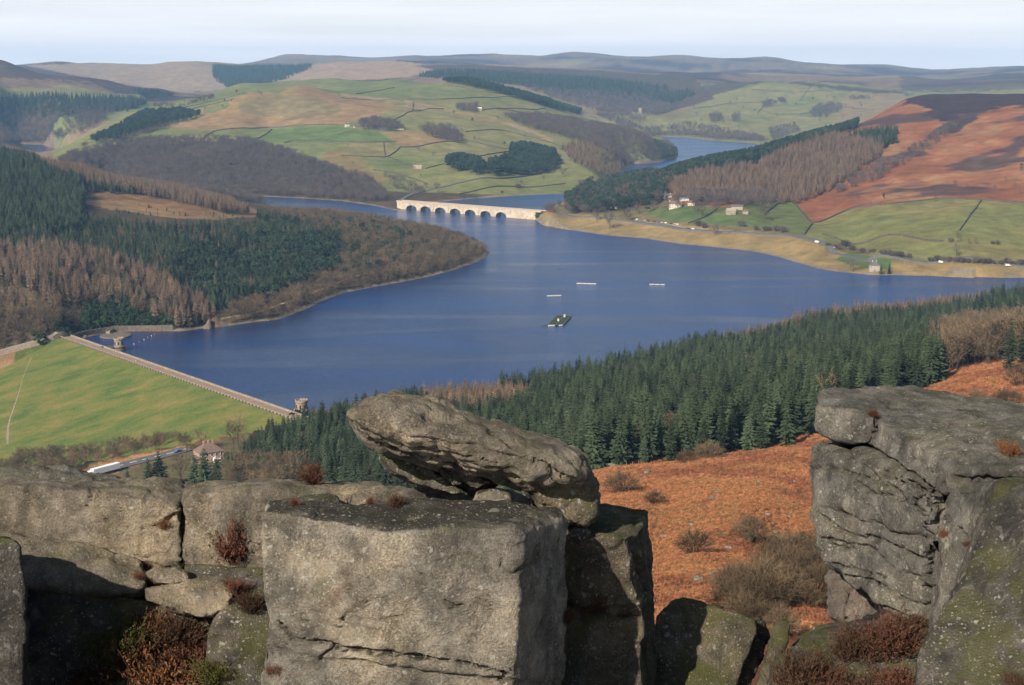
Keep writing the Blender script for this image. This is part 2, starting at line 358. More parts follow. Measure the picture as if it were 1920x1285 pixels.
# the dam: crest line and its downstream side
DE, DW = atz(560, 783, 4.5), atz(126, 631.5, 4.5)
DL = math.hypot(DW.x - DE.x, DW.y - DE.y); dtx, dty = (DW.x - DE.x) / DL, (DW.y - DE.y) / DL
dnx, dny = dty, -dtx                       # unit normal ...
if dnx * -1 + dny * -1 < 0: dnx, dny = -dnx, -dny   # ... pointing downstream (towards the lower left)
def dam_coords(X, Y): return (X - DE.x) * dtx + (Y - DE.y) * dty, (X - DE.x) * dnx + (Y - DE.y) * dny
_s, _t = dam_coords(GX, GY)
down = (_t > -6) & (_s > -5) & (_t < 420) & (_s < DL + 160) & (GR > 600)
ZT = np.where(WD < 0, under, np.where(down, np.minimum(ZT, 12), land))
ZT = np.where(down & (_t < 14) & (_s > 6) & (_s < DL - 4), np.minimum(ZT, -3.0), ZT)
_face = 4.1 - 0.4125 * (_t - 4.4)                       # the valley floor lies under the dam's grass face
_in = (GR > 600) & (_s > 4) & (_s < DL + 140) & (_t > -5) & (_t < 124)
ZT = np.where(_in, np.minimum(ZT, _face - 1.5 - 3.0 * smooth(0, 20, np.minimum(_s, DL - _s)) + np.maximum(0, _s - DL + 4) * 0.42), ZT)

def zt(X, Y):
    X = np.asarray(X, float); Y = np.asarray(Y, float); a = np.arctan2(X, Y); r = np.hypot(X, Y)
    i = np.clip(np.searchsorted(AZ, a) - 1, 0, len(AZ) - 2); j = np.clip(np.searchsorted(RR, r) - 1, 0, len(RR) - 2)
    fa = np.clip((a - AZ[i]) / (AZ[i + 1] - AZ[i]), 0, 1); fr = np.clip((r - RR[j]) / (RR[j + 1] - RR[j]), 0, 1)
    return (ZT[i, j] * (1 - fa) + ZT[i + 1, j] * fa) * (1 - fr) + (ZT[i, j + 1] * (1 - fa) + ZT[i + 1, j + 1] * fa) * fr
def on_dam(X, Y, Z):
    """ground height, or the dam's grass face where that lies above it"""
    a, c = dam_coords(X, Y); f = 4.1 - 0.4125 * (c - 4.4)
    return np.where((a > -10) & (a < DL + 2) & (c > 5) & (c < 122) & (np.hypot(X, Y) > 600), np.maximum(Z, f), Z)
def ground(u, v, rmin=40.0, rmax=15500.0):
    """first ground point beyond rmin on the line of sight of a pixel"""
    d = ray(u, v); h = math.hypot(d[0], d[1]); a = math.atan2(d[0], d[1]); r = RR[(RR >= rmin) & (RR <= rmax)]
    f = zt(r * math.sin(a), r * math.cos(a)) - (EYE + d[2] / h * r)
    k = np.argmax(f >= 0) if (f >= 0).any() else int(np.argmax(f))
    if k > 0 and f[k] >= 0: t = -f[k - 1] / (f[k] - f[k - 1]); rr = r[k - 1] + t * (r[k] - r[k - 1])
    else: rr = r[k]
    x, y = rr * math.sin(a), rr * math.cos(a); return Vector((x, y, float(zt(x, y))))

# ---------------- land cover: what grows where (plain surface colours)
GU, GV = project(GX, GY, ZT)
shp = GX.shape
nA, nB, nC = gnoise(500, 5, k=3), gnoise(90, 4, 3.0, 0.55, k=2), gnoise(22, 3, 8.0, 0.55)
COLR = np.zeros(shp + (3,))
def blend(mask, c):
    m = np.clip(mask, 0, 1)[..., None]; COLR[:] = COLR * (1 - m) + np.asarray(c, float) * m
STRAW, PAST, GREEN, DGREEN = (0.235, 0.175, 0.085), (0.19, 0.178, 0.075), (0.135, 0.155, 0.058), (0.09, 0.135, 0.045)
MOOR, HEATH, BRACK, FLOOR, RUST = (0.17, 0.115, 0.075), (0.062, 0.042, 0.042), (0.25, 0.105, 0.052), (0.075, 0.055, 0.036), (0.20, 0.075, 0.035)
blend(np.ones(shp), MOOR)
far = GR > 4800
blend(far * smooth(-0.1, 0.5, nA + 0.3 * nB), HEATH)
blend(far * smooth(0.2, 0.7, -nA), STRAW)
NEARRY = (40 < GR) & (GR < 1150)
def cover(poly, c, r0, r1, soft=0.0, f=1.0, wob=0.0):
    m = (GR > r0) & (GR < r1)
    U, V = GU, GV
    if wob: U = GU + wob * nB; V = GV + 0.35 * wob * nC
    mm = np.zeros(shp); idx = np.where(m); mm[idx] = inpoly(U[idx], V[idx], poly)
    blend(mm * f, c)
    return mm
ALL = [(-3000, 0), (5000, 0), (5000, 2000), (-3000, 2000)]
# the far brown hills
cover([(43, 122), (400, 112), (400, 145), (440, 165), (330, 178), (250, 160), (120, 138)], (0.27, 0.195, 0.125), 6000, 10000, wob=4)
cover([(493, 153), (583, 122), (640, 116), (740, 114), (840, 126), (760, 146), (640, 152)], (0.29, 0.2, 0.125), 6000, 10000, wob=3)
cover([(398, 120), (437, 123), (500, 122), (588, 120), (547, 140), (493, 153), (433, 164), (400, 143)], (0.02, 0.04, 0.026), 6000, 10500)
# left valley
cover([(-400, 160), (60, 165), (270, 178), (275, 186), (100, 182), (-400, 185)], PAST, 4500, 5700, wob=4)
cover([(-400, 95), (0, 108), (170, 143), (330, 178), (200, 160), (60, 148), (-400, 140)], HEATH, 5000, 6200, wob=14, f=0.75)
cover([(-400, 185), (100, 182), (275, 186), (230, 205), (150, 235), (110, 262), (-400, 300)], FLOOR, 3700, 5200)
# farm hill
m_farm = (GR > 2100) & (GR < 5200) & (GU > 100) & (GU < 1290) & (WD > 0) & ~((GU > 1060) & (GR < 2350))
blend(m_farm * 1.0, PAST); blend(m_farm * smooth(-0.25, 0.45, nA + 0.25 * nB), GREEN); blend(m_farm * smooth(0.1, 0.7, nB) * 0.5, (0.21, 0.175, 0.075))
cover([(430, 170), (560, 150), (740, 145), (830, 160), (760, 190), (640, 178), (560, 158), (470, 172), (330, 205), (250, 212), (300, 190)], GREEN, 3300, 5200, f=0.8, wob=4)
cover([(305, 240), (395, 244), (510, 237), (640, 233), (700, 223), (755, 197), (640, 181), (600, 166), (560, 158), (520, 178), (470, 172), (440, 185), (420, 205), (360, 224)], (0.25, 0.165, 0.085), 3000, 4300, wob=6)
cover([(440, 188), (520, 178), (600, 185), (640, 210), (560, 225), (470, 215)], (0.16, 0.14, 0.07), 3000, 4300, wob=10, f=0.7)
cover([(110, 262), (215, 205), (235, 210), (180, 245), (130, 268)], (0.22, 0.165, 0.095), 3000, 4200)
cover([(720, 248), (827, 247), (862, 263), (767, 277), (750, 273)], (0.245, 0.17, 0.085), 2500, 3600)
cover([(477, 263), (510, 243), (640, 238), (715, 250), (738, 268), (640, 267), (540, 269)], DGREEN, 2500, 3600, f=0.8)
cover([(640, 267), (745, 268), (750, 276), (728, 294), (640, 293)], (0.20, 0.165, 0.075), 2400, 3500, f=0.7)
cover([(640, 176), (763, 188), (880, 212), (985, 238), (1040, 262), (1033, 265), (975, 242), (880, 218), (760, 193), (640, 181)], (0.26, 0.195, 0.105), 2800, 4300)
cover([(763, 193), (832, 204), (790, 207), (758, 204)], (0.25, 0.18, 0.1), 2800, 4300)
cover([(600, 300), (700, 345), (740, 340), (660, 290), (620, 280)], (0.2, 0.12, 0.06), 2300, 3300, f=0.6, wob=8)
cover([(770, 330), (960, 325), (1060, 310), (1130, 322), (1120, 338), (950, 372), (800, 376)], (0.19, 0.185, 0.07), 2100, 3000, f=0.6, wob=5)
cover([(640, 275), (745, 365), (830, 350), (900, 320), (830, 300), (700, 320)], (0.185, 0.175, 0.07), 2300, 2900, f=0.4, wob=12)
cover([(130, 288), (200, 272), (480, 264), (600, 306), (700, 335), (755, 392), (640, 392), (470, 400), (300, 370), (130, 320)], (0.075, 0.06, 0.045), 2250, 3300)
# far slopes behind the upper arm
m_far2 = (GR > 4050) & (GR < 6600) & (GU > 1200) & (WD > 0)
blend(m_far2 * 1.0, PAST); blend(m_far2 * smooth(-0.1, 0.5, nB + 0.5 * nA), GREEN)
cover([(1270, 170), (1410, 145), (1440, 148), (1690, 172), (1720, 180), (1660, 178), (1440, 152), (1350, 175), (1290, 195)], HEATH, 5000, 6900, wob=6, f=0.8)
cover([(1200, 200), (1340, 180), (1300, 205), (1240, 230)], (0.18, 0.15, 0.075), 4500, 6500, wob=5)
cover([(1590, 175), (1700, 175), (1690, 200), (1640, 235), (1560, 235)], (0.22, 0.17, 0.09), 4100, 6600, wob=5)
cover([(760, 120), (1280, 125), (1340, 185), (1240, 215), (1180, 205), (1000, 165), (860, 140)], FLOOR, 5300, 7600)
cover([(1690, 120), (2400, 120), (2400, 172), (1690, 172)], HEATH, 6000, 9000, wob=10, f=0.65)
# right bank
m_r = (GR > 1150) & (GR < 3600) & (GU > 1000) & (WD > 0) & ~((GU < 1160) & (GR > 2330)) & ~((GU < 1290) & (GR > 2900))
blend(m_r * 1.0, BRACK); blend(m_r * smooth(0.0, 0.6, nB + 0.4 * nC), RUST); blend(m_r * smooth(0.25, 0.8, -nB + 0.5 * nC) * 0.55, (0.26, 0.165, 0.08))
hm = m_r & (GU > 1540) & (GR > 1850)
blend(hm * smooth(0.28, 0.55, gnoise(120, 4, 21.0, 0.6, k=2)) * 0.85, HEATH)
cover([(1690, 165), (1760, 160), (2500, 160), (2500, 208), (1920, 200), (1850, 207), (1790, 222), (1760, 230), (1740, 205), (1700, 195)], (0.05, 0.03, 0.033), 2300, 3500, wob=16)
cover([(1790, 222), (1850, 207), (1790, 250), (1740, 262), (1760, 240)], HEATH, 2300, 3500, wob=10)
cover([(1040, 378), (1240, 370), (1320, 395), (1480, 428), (1560, 452), (1700, 478), (2300, 492), (2300, 505), (1700, 495), (1560, 472), (1300, 442), (1040, 412)], (0.15, 0.125, 0.062), 1150, 2250)
cover([(1010, 398), (1110, 404), (1240, 418), (1330, 428), (1470, 440), (1550, 462), (1620, 485), (1700, 492), (2300, 500), (2300, 540), (1500, 540), (1000, 440)], (0.255, 0.185, 0.085), 1150, 2300)
cover([(1205, 396), (1240, 391), (1310, 386), (1350, 390), (1440, 377), (1490, 376), (1525, 420), (1512, 440), (1440, 428), (1340, 421), (1250, 414)], DGREEN, 1600, 2300, f=0.85)
m_f = cover([(1512, 441), (1523, 420), (1590, 394), (1654, 385), (1766, 372), (1920, 381), (2400, 400), (2400, 497), (1920, 493), (1750, 487), (1640, 480), (1560, 458)], (0.165, 0.155, 0.055), 1150, 2300)
blend(m_f * smooth(0.0, 0.7, nB) * 0.6, (0.2, 0.165, 0.07)); blend(m_f * smooth(0.0, 0.7, -nB) * 0.5, GREEN)
cover([(1566, 487), (1585, 475), (1625, 480), (1670, 487), (1672, 505), (1600, 500)], DGREEN, 1200, 1700)
cover([(1040, 385), (1240, 360), (1240, 392), (1110, 402)], (0.12, 0.105, 0.05), 1700, 2500)
cover([(1290, 320), (1650, 240), (1690, 235), (1600, 330), (1450, 378), (1240, 372)], (0.14, 0.075, 0.042), 1900, 3200)
# wooded hill beyond the dam
m_l = (GR > 1000) & (GR < 2420) & (GU < 925) & (WD > 0) & (GV > 285)
blend(m_l * 1.0, FLOOR); blend(m_l * smooth(0.1, 0.6, nB) * 0.5, (0.14, 0.085, 0.045))
cover([(145, 360), (230, 360), (380, 375), (485, 390), (485, 406), (380, 412), (300, 407), (200, 392), (150, 382)], (0.235, 0.15, 0.075), 1400, 2100, wob=6)
cover([(150, 358), (470, 388), (480, 400), (300, 392), (160, 372)], (0.15, 0.085, 0.045), 1400, 2100, wob=40, f=0.75)
cover([(150, 360), (475, 392), (475, 404), (300, 402)], (0.2, 0.11, 0.05), 1400, 2100, wob=20, f=0.5)
# shores: a bare stony margin
blend(((WD > 0) & (WD < 5) & (GR > 900)) * 1.0, (0.19, 0.16, 0.125))
# dam valley and the slope under the crag
m_n = (GR < 1180) & (WD > 3) & ((GU < 590) | (GR < 760) | (WD > 0))
blend(((GR < 1150) & (GV > 560)) * (WD > 3), BRACK)
near = (GR < 760)
blend(near * smooth(0.0, 0.6, nC + 0.6 * nB) * 0.8, (0.28, 0.14, 0.072)); blend(near * smooth(0.2, 0.7, -nC + 0.4 * nB) * 0.45, (0.15, 0.052, 0.025))
blend(near * smooth(0.42, 0.75, nB + 0.35 * nC) * 0.7, (0.13, 0.10, 0.035))
blend((near & (GR < 20)) * 1.0, (0.07, 0.06, 0.04))
cover([(-300, 640), (150, 620), (160, 650), (60, 700), (60, 860), (300, 850), (520, 800), (560, 800), (560, 960), (-300, 960)], (0.11, 0.095, 0.05), 640, 1180)

cover([(125, 892), (230, 848), (310, 830), (350, 829), (350, 847), (260, 868), (180, 895), (150, 908)], (0.33, 0.185, 0.085), 640, 900)
cover([(-200, 700), (0, 668), (60, 648), (130, 630), (130, 700), (60, 860), (-200, 870)], (0.085, 0.105, 0.03), 700, 1250)
cover([(-200, 600), (120, 600), (124, 626), (60, 638), (0, 652), (-200, 690)], FLOOR, 950, 1300)
cover([(-100, 660), (30, 655), (25, 690), (-100, 720)], (0.24, 0.15, 0.08), 900, 1180)
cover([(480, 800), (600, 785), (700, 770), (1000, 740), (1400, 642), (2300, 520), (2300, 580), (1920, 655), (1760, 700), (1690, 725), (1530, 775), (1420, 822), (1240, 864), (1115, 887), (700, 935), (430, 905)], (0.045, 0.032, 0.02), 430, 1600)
nf = gnoise(9, 2, 4.0)
COLR *= (1 + 0.16 * nC + 0.12 * nf * (GR < 2500))[..., None]
COLR = np.clip(COLR, 0.01, 0.8)

m_land, nt, b = newmat('land')
att = N(nt, 'ShaderNodeAttribute', attribute_name='cover'); geo = N(nt, 'ShaderNodeNewGeometry')
n_f = noise(nt, geo.outputs['Position'], 0.9, 8, 0.62); n_c = noise(nt, geo.outputs['Position'], 0.06, 5, 0.6)
cc = mixc(nt, 1.0, att.outputs['Color'], ramp(nt, n_f, [(0.25, (0.45, 0.43, 0.4)), (0.5, (0.95, 0.95, 0.95)), (0.75, (1.5, 1.48, 1.4))]), 'MULTIPLY')
cc = mixc(nt, 1.0, cc, ramp(nt, n_c, [(0.3, (0.78, 0.8, 0.8)), (0.7, (1.22, 1.18, 1.15))]), 'MULTIPLY')
nt.links.new(cc, b.inputs['Base Color']); b.inputs['Roughness'].default_value = 0.95; b.inputs['Specular IOR Level'].default_value = 0.05
bump(nt, b, n_f, 0.8, 0.9)

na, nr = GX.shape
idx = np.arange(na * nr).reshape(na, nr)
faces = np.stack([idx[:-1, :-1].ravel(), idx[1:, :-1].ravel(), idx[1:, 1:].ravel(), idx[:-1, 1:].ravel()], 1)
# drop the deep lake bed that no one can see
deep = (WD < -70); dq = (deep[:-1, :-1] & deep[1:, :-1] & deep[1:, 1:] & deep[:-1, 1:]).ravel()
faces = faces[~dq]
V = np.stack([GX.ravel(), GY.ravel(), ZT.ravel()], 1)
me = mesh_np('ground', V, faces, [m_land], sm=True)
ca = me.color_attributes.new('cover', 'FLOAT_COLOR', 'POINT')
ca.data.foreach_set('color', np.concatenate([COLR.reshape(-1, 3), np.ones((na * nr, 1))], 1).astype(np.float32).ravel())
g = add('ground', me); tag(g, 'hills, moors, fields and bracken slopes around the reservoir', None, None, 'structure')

# ---------------- water
m_wat, nt, b = newmat('water')
geo = N(nt, 'ShaderNodeNewGeometry'); mp = N(nt, 'ShaderNodeMapping'); nt.links.new(geo.outputs['Position'], mp.inputs[0])
mp.inputs['Rotation'].default_value = (0, 0, rad(-20)); mp.inputs['Scale'].default_value = (0.22, 1.0, 1.0)
streak = noise(nt, mp.outputs[0], 0.012, 5, 0.55, 0.6)
w1 = noise(nt, geo.outputs['Position'], 0.35, 4, 0.6); w2 = noise(nt, mp.outputs[0], 0.9, 3, 0.6)
hh = math_(nt, 'ADD', w1, w2)
sp_ = N(nt, 'ShaderNodeSeparateXYZ'); nt.links.new(geo.outputs['Position'], sp_.inputs[0])
open_ = math_(nt, 'ADD', mrange(nt, sp_.outputs['X'], -330, 120, 0.0, 1.0), mrange(nt, noise(nt, geo.outputs['Position'], 0.006, 4, 0.5), 0.3, 0.7, -0.35, 0.35))
streak = math_(nt, 'MULTIPLY', streak, mrange(nt, open_, 0.0, 0.8, 0.72, 1.0))
b.inputs['IOR'].default_value = 1.33; b.inputs['Specular IOR Level'].default_value = 0.5
nt.links.new(ramp(nt, streak, [(0.34, (0.004, 0.016, 0.07)), (0.6, (0.007, 0.036, 0.14))]), b.inputs['Base Color'])  # sky's blue and the darker sheltered reflection are painted into the body colour
nt.links.new(mrange(nt, streak, 0.34, 0.6, 0.13, 0.22), b.inputs['Roughness'])
bp = N(nt, 'ShaderNodeBump'); bp.inputs['Distance'].default_value = 1.0
nt.links.new(mrange(nt, streak, 0.34, 0.6, 0.22, 0.85), bp.inputs['Strength']); nt.links.new(hh, bp.inputs['Height']); nt.links.new(bp.outputs[0], b.inputs['Normal'])
def lake(name, poly, label):
    bm = bmesh.new(); vs = [bm.verts.new((x, y, 0.0)) for x, y in poly]
    f = bm.faces.new(vs); f.normal_update()
    if f.normal.z < 0: f.normal_flip()
    bmesh.ops.triangulate(bm, faces=[f]); me = bpy.data.meshes.new(name); bm.to_mesh(me); me.materials.append(m_wat)
    return tag(add(name, me), label, None, None, 'structure')
def grow(poly, k):
    n = len(poly); P = np.array(poly); out = []
    ar = sum(P[i][0] * P[(i + 1) % n][1] - P[(i + 1) % n][0] * P[i][1] for i in range(n)); sg = 1 if ar > 0 else -1
    for i in range(n):
        a, c = P[i - 1], P[(i + 1) % n]; t = (c - a) / (np.linalg.norm(c - a) + 1e-9); out.append(tuple(P[i] + sg * k * np.array([t[1], -t[0]])))
    return out
lake('reservoir_water', SHORE_XY[:1] + SHORE_XY[1:3] + grow(SHORE_XY, 4)[3:], 'broad blue reservoir winding between the wooded hills')
lake('upper_reservoir_water', grow(LAKE2_XY, 4), 'small distant strip of water in the valley at far left')
# ================================================================== TREES
BARK = simple('bark', (0.075, 0.058, 0.045), 0.9, 0.3, 2.0)
M_SPRUCE = plantmat('spruce_needles', (0.030, 0.045, 0.026), 0.62, (1.1, 1.0, 0.9))
M_PINE = plantmat('pine_needles', (0.030, 0.052, 0.034), 0.5, (1.1, 1.0, 0.9))
M_LARCH = plantmat('larch_twigs', (0.128, 0.09, 0.06), 0.35, (1.05, 1.0, 1.0))
M_BARE = plantmat('bare_twigs', (0.108, 0.085, 0.06), 0.42, (1.12, 1.0, 0.85))
M_GREY = plantmat('grey_twigs', (0.105, 0.082, 0.072), 0.3)
M_LAUREL = plantmat('evergreen_leaves', (0.03, 0.056, 0.02), 0.4)
M_SHRUB = plantmat('shrub_twigs', (0.105, 0.074, 0.044), 0.45)

def quads(c, a, b_):
    """quads with centre c, half axes a and b_ (n,3)"""
    v = np.stack([c - a - b_, c + a - b_, c + a + b_, c - a + b_], 1).reshape(-1, 3)
    f = np.arange(len(v)).reshape(-1, 4); return v, f
def cat(parts):
    V = []; F = []; o = 0
    for v, f in parts: V.append(v); F.append(f + o); o += len(v)
    return np.concatenate(V), np.concatenate(F)
def trunk_np(h, r, n=6, lean=0.0, r2=0.15):
    k = np.arange(n) * 2 * np.pi / n; ring = np.stack([np.cos(k), np.sin(k), 0 * k], 1)
    v = []; lv = 5
    for i in range(lv):
        t = i / (lv - 1); v.append(ring * r * (1 - t * (1 - r2)) + np.array([lean * h * t * t, 0, h * t - 0.4 * (i == 0)]))
    v = np.concatenate(v); f = []
    for i in range(lv - 1):
        for j in range(n): q = (j + 1) % n; f.append((i * n + j, i * n + q, (i + 1) * n + q, (i + 1) * n + j))
    return v, np.array(f)
def conifer(seed, h=20.0, R=3.1, bare=0.12, whorls=17, per=9, droop=0.38, narrow=1.0, wid=0.34, segs=3, thin=False, rnd=0.82):
    """layered branches: every branch is a bent, tapering spray with side shoots"""
    g = np.random.default_rng(seed); parts = []
    for w in range(whorls):
        t = (w + 0.25 * g.random()) / whorls; z0 = h * (bare + (1 - bare) * t ** 0.93)
        rad_ = R * narrow * (1 - t) ** rnd * (0.82 + 0.36 * g.random()) + 0.16
        if t < 0.12: rad_ *= 0.72
        n = max(4, int(per * (1 - 0.5 * t)))
        ph = g.random() * 6.28
        for k in range(n):
            a = ph + 6.283 * (k + 0.55 * g.random()) / n; L_ = rad_ * (0.62 + 0.52 * g.random())
            d = np.array([math.cos(a), math.sin(a), 0]); s = np.array([-d[1], d[0], 0]); dr = droop * (0.7 + 0.6 * g.random())
            zb = z0 + 0.5 * h / whorls * (g.random() - 0.5)
            for q in range(segs):
                t0, t1 = q / segs, (q + 1) / segs
                p0 = d * L_ * t0 + [0, 0, zb - dr * L_ * t0 ** 1.3 + 0.1 * L_ * t0]; p1 = d * L_ * t1 + [0, 0, zb - dr * L_ * t1 ** 1.3 + 0.18 * L_ * t1 ** 3]
                w0 = wid * L_ * (0.35 + 0.65 * math.sin(math.pi * min(1, t0 + 0.25))) * 0.62; w1 = wid * L_ * (1 - t1) ** 0.6 * 0.62 + 0.02
                hang = np.array([0, 0, -0.16 * L_ - 0.05]) * (0.6 + 0.8 * g.random())
                if thin: w0 *= 0.34; w1 *= 0.34
                # two drooping halves of the spray
                v = np.array([p0, p1, p1 + s * w1 + hang * 0.6, p0 + s * w0 + hang]); parts.append((v, np.array([[0, 1, 2, 3]])))
                v = np.array([p0, p0 - s * w0 + hang, p1 - s * w1 + hang * 0.6, p1]); parts.append((v, np.array([[0, 1, 2, 3]])))
    # leader
    parts.append((np.array([[0.12, 0, h * 0.93], [0, 0, h * 1.03], [-0.12, 0, h * 0.93], [0, 0.1, h * 0.9]]), np.array([[0, 1, 2, 3]])))
    cv, cf = cat(parts)
    return cv, cf, trunk_np(h * 0.95, 0.24)
def rounded(seed, h=16.0, R=3.6, base=0.38, clumps=26, leaves=34, size=0.42, flat=0.62):
    """pine or evergreen: needle clumps spread through an uneven crown"""
    g = np.random.default_rng(seed); cs = []
    for k in range(clumps):
        t = g.random(); z = h * (base + (0.97 - base) * t); rr = R * math.sqrt(max(0.05, 1 - ((t - 0.35) / 0.68) ** 2)) * (0.35 + 0.65 * g.random() ** 0.5); a = g.random() * 6.283
        cs.append((rr * math.cos(a), rr * math.sin(a), z, R * (0.22 + 0.2 * g.random())))
    P = []; 
    for x, y, z, s in cs:
        d = unit(g.normal(size=(leaves, 3))); P.append(np.array([x, y, z]) + d * s * (0.55 + 0.5 * g.random((leaves, 1))) * np.array([1, 1, flat]))
    P = np.concatenate(P); n = len(P); a = unit(g.normal(size=(n, 3))) ; b_ = unit(np.cross(a, g.normal(size=(n, 3))))
    sz = size * (0.6 + 0.8 * g.random((n, 1)))
    v, f = quads(P, a * sz, b_ * sz * 0.6)
    return v, f, trunk_np(h * 0.85, 0.22, lean=0.02 * g.normal())
def bare_tree(seed, h=13.0, R=4.5, base=0.22, limbs=11, twigs=9, tw=0.055, fine=5, upright=0.55):
    """leafless tree: limbs, boughs and fans of twigs as tapering blades"""
    g = np.random.default_rng(seed); parts = []
    def blade(p, q, w0, w1):
        d = q - p; s = unit(np.cross(d, g.normal(size=3)))
        parts.append((np.array([p - s * w0, p + s * w0, q + s * w1, q - s * w1]), np.array([[0, 1, 2, 3]])))
    for k in range(limbs):
        t = base + (0.8 - base) * (k / limbs) ** 0.9; p = np.array([0, 0, h * t]); a = k * 2.4 + g.random(); up = upright + 0.55 * g.random() + 0.4 * t
        dr = unit(np.array([math.cos(a), math.sin(a), up])); L_ = (0.55 + 0.45 * g.random()) * min(R / max(0.45, np.hypot(dr[0], dr[1])), (h * 1.0 - p[2]) / dr[2])
        q = p + dr * L_; mid = p + dr * L_ * 0.5 + g.normal(size=3) * 0.08 * L_
        blade(p, mid, 0.15, 0.1); blade(mid, q, 0.1, 0.05)
        for j in range(twigs):
            s = 0.3 + 0.7 * (j + g.random()) / twigs; b0 = p + (q - p) * s
            d2 = unit(dr + 0.85 * g.normal(size=3) + np.array([0, 0, 0.3])); l2 = L_ * (0.28 + 0.3 * g.random()); e = b0 + d2 * l2
            blade(b0, e, 0.055, 0.03)
            for m in range(fine):
                s3 = 0.35 + 0.65 * g.random(); c0 = b0 + (e - b0) * s3; d3 = unit(d2 + 0.8 * g.normal(size=3)); blade(c0, c0 + d3 * l2 * (0.4 + 0.4 * g.random()), tw, tw * 0.5)
    v, f = cat(parts)
    return v, f, trunk_np(h * 0.62, 0.26, lean=0.03 * g.normal(), r2=0.3)
def shrub(seed, h=2.6, R=2.2, stems=60, tw=0.03, fine=7):
    g = np.random.default_rng(seed); parts = []
    for k in range(stems):
        a = g.random() * 6.283; rr = R * 0.35 * g.random(); p = np.array([rr * math.cos(a), rr * math.sin(a), -0.1]); a += g.normal() * 0.4
        sp = g.random() ** 0.6; q = np.array([R * sp * math.cos(a), R * sp * math.sin(a), h * math.sqrt(max(0.08, 1 - 0.85 * sp * sp)) * (0.75 + 0.35 * g.random())])
        m = (p + q) / 2 + np.array([0, 0, 0.15 * h])
        for c0, c1, w in ((p, m, tw * 1.6), (m, q, tw)):
            s = unit(np.cross(c1 - c0, g.normal(size=3))) * w; parts.append((np.array([c0 - s, c0 + s, c1 + s * 0.6, c1 - s * 0.6]), np.array([[0, 1, 2, 3]])))
        for j in range(fine):
            c0 = m + (q - m) * (0.1 + 0.9 * g.random()); d = unit(unit(q - m) + 0.8 * g.normal(size=3)) * h * (0.12 + 0.2 * g.random()); s = unit(np.cross(d, g.normal(size=3))) * tw
            parts.append((np.array([c0 - s, c0 + s, c0 + d + s * 0.5, c0 + d - s * 0.5]), np.array([[0, 1, 2, 3]])))
    v, f = cat(parts); return v, f, None
SRC = bpy.data.collections.new('plant_sources')          # never linked: only feeds the woods
KINDS = {}
def kind(name, mat, variants, height, tmat=BARK):
    col = bpy.data.collections.new('src_' + name); out = []
    for i, (cv, cf, tr) in enumerate(variants):
        cm = mesh_np(name + '_crown', cv, cf, [mat]); tm = mesh_np(name + '_trunk', tr[0], tr[1], [tmat], sm=True) if tr else None
        if tr: v, f = cat([(cv, cf), tr]); mi = np.concatenate([np.zeros(len(cf)), np.ones(len(tr[1]))])
        else: v, f, mi = cv, cf, np.zeros(len(cf))
        o = bpy.data.objects.new('%s_%02d' % (name, i), mesh_np(name + '_whole', v, f, [mat, tmat], mi)); col.objects.link(o); out.append((cm, tm))
    KINDS[name] = (col, out, height)
kind('spruce', M_SPRUCE, [conifer(s, 20, 3.7 + 0.35 * (s % 3), 0.08, 19, 12, 0.34 + 0.08 * (s % 3), 1.0, 0.42, rnd=0.6 + 0.07 * (s % 3)) for s in range(11, 18)], 20)
kind('pine', M_PINE, [rounded(s) for s in range(21, 25)], 16)
kind('larch', M_LARCH, [conifer(s, 18, 3.1, 0.16, 19, 10, 0.16, 1.0, 0.26, 2, False) for s in range(31, 35)], 18)
kind('broadleaf', M_BARE, [bare_tree(s) for s in range(41, 45)], 13)
kind('oak', M_GREY, [bare_tree(s, 12, 5.2, 0.18, 12, 9, 0.06, 5, 0.35) for s in range(51, 54)], 12)
kind('laurel', M_LAUREL, [rounded(s, 6, 3.4, 0.05, 22, 30, 0.4, 0.8) for s in range(61, 63)], 6)
kind('shrub', M_SHRUB, [shrub(s, 2.6, 2.2, 95, 0.017, 14) for s in range(71, 75)], 2.6)
kind('hedge_bush', M_GREY, [shrub(s, 3.4, 2.6, 70, 0.05, 7) for s in range(76, 78)], 3.4)

def gn_scatter(o, col):
    ng = bpy.data.node_groups.new('scatter_' + o.name, 'GeometryNodeTree')
    ng.interface.new_socket('Geometry', in_out='INPUT', socket_type='NodeSocketGeometry'); ng.interface.new_socket('Geometry', in_out='OUTPUT', socket_type='NodeSocketGeometry')
    gi = ng.nodes.new('NodeGroupInput'); go = ng.nodes.new('NodeGroupOutput'); ip = ng.nodes.new('GeometryNodeInstanceOnPoints')
    ci = ng.nodes.new('GeometryNodeCollectionInfo'); ci.inputs['Collection'].default_value = col; ci.inputs['Separate Children'].default_value = True; ci.inputs['Reset Children'].default_value = True
    ip.inputs['Pick Instance'].default_value = True
    def attr(name, typ):
        n = ng.nodes.new('GeometryNodeInputNamedAttribute'); n.data_type = typ; n.inputs['Name'].default_value = name; return n.outputs[0]
    l = ng.links.new
    l(gi.outputs[0], ip.inputs['Points']); l(ci.outputs[0], ip.inputs['Instance']); l(attr('idx', 'INT'), ip.inputs['Instance Index'])
    l(attr('rot', 'FLOAT_VECTOR'), ip.inputs['Rotation']); l(attr('scl', 'FLOAT_VECTOR'), ip.inputs['Scale']); l(ip.outputs[0], go.inputs[0])
    md = o.modifiers.new('scatter', 'NODES'); md.node_group = ng
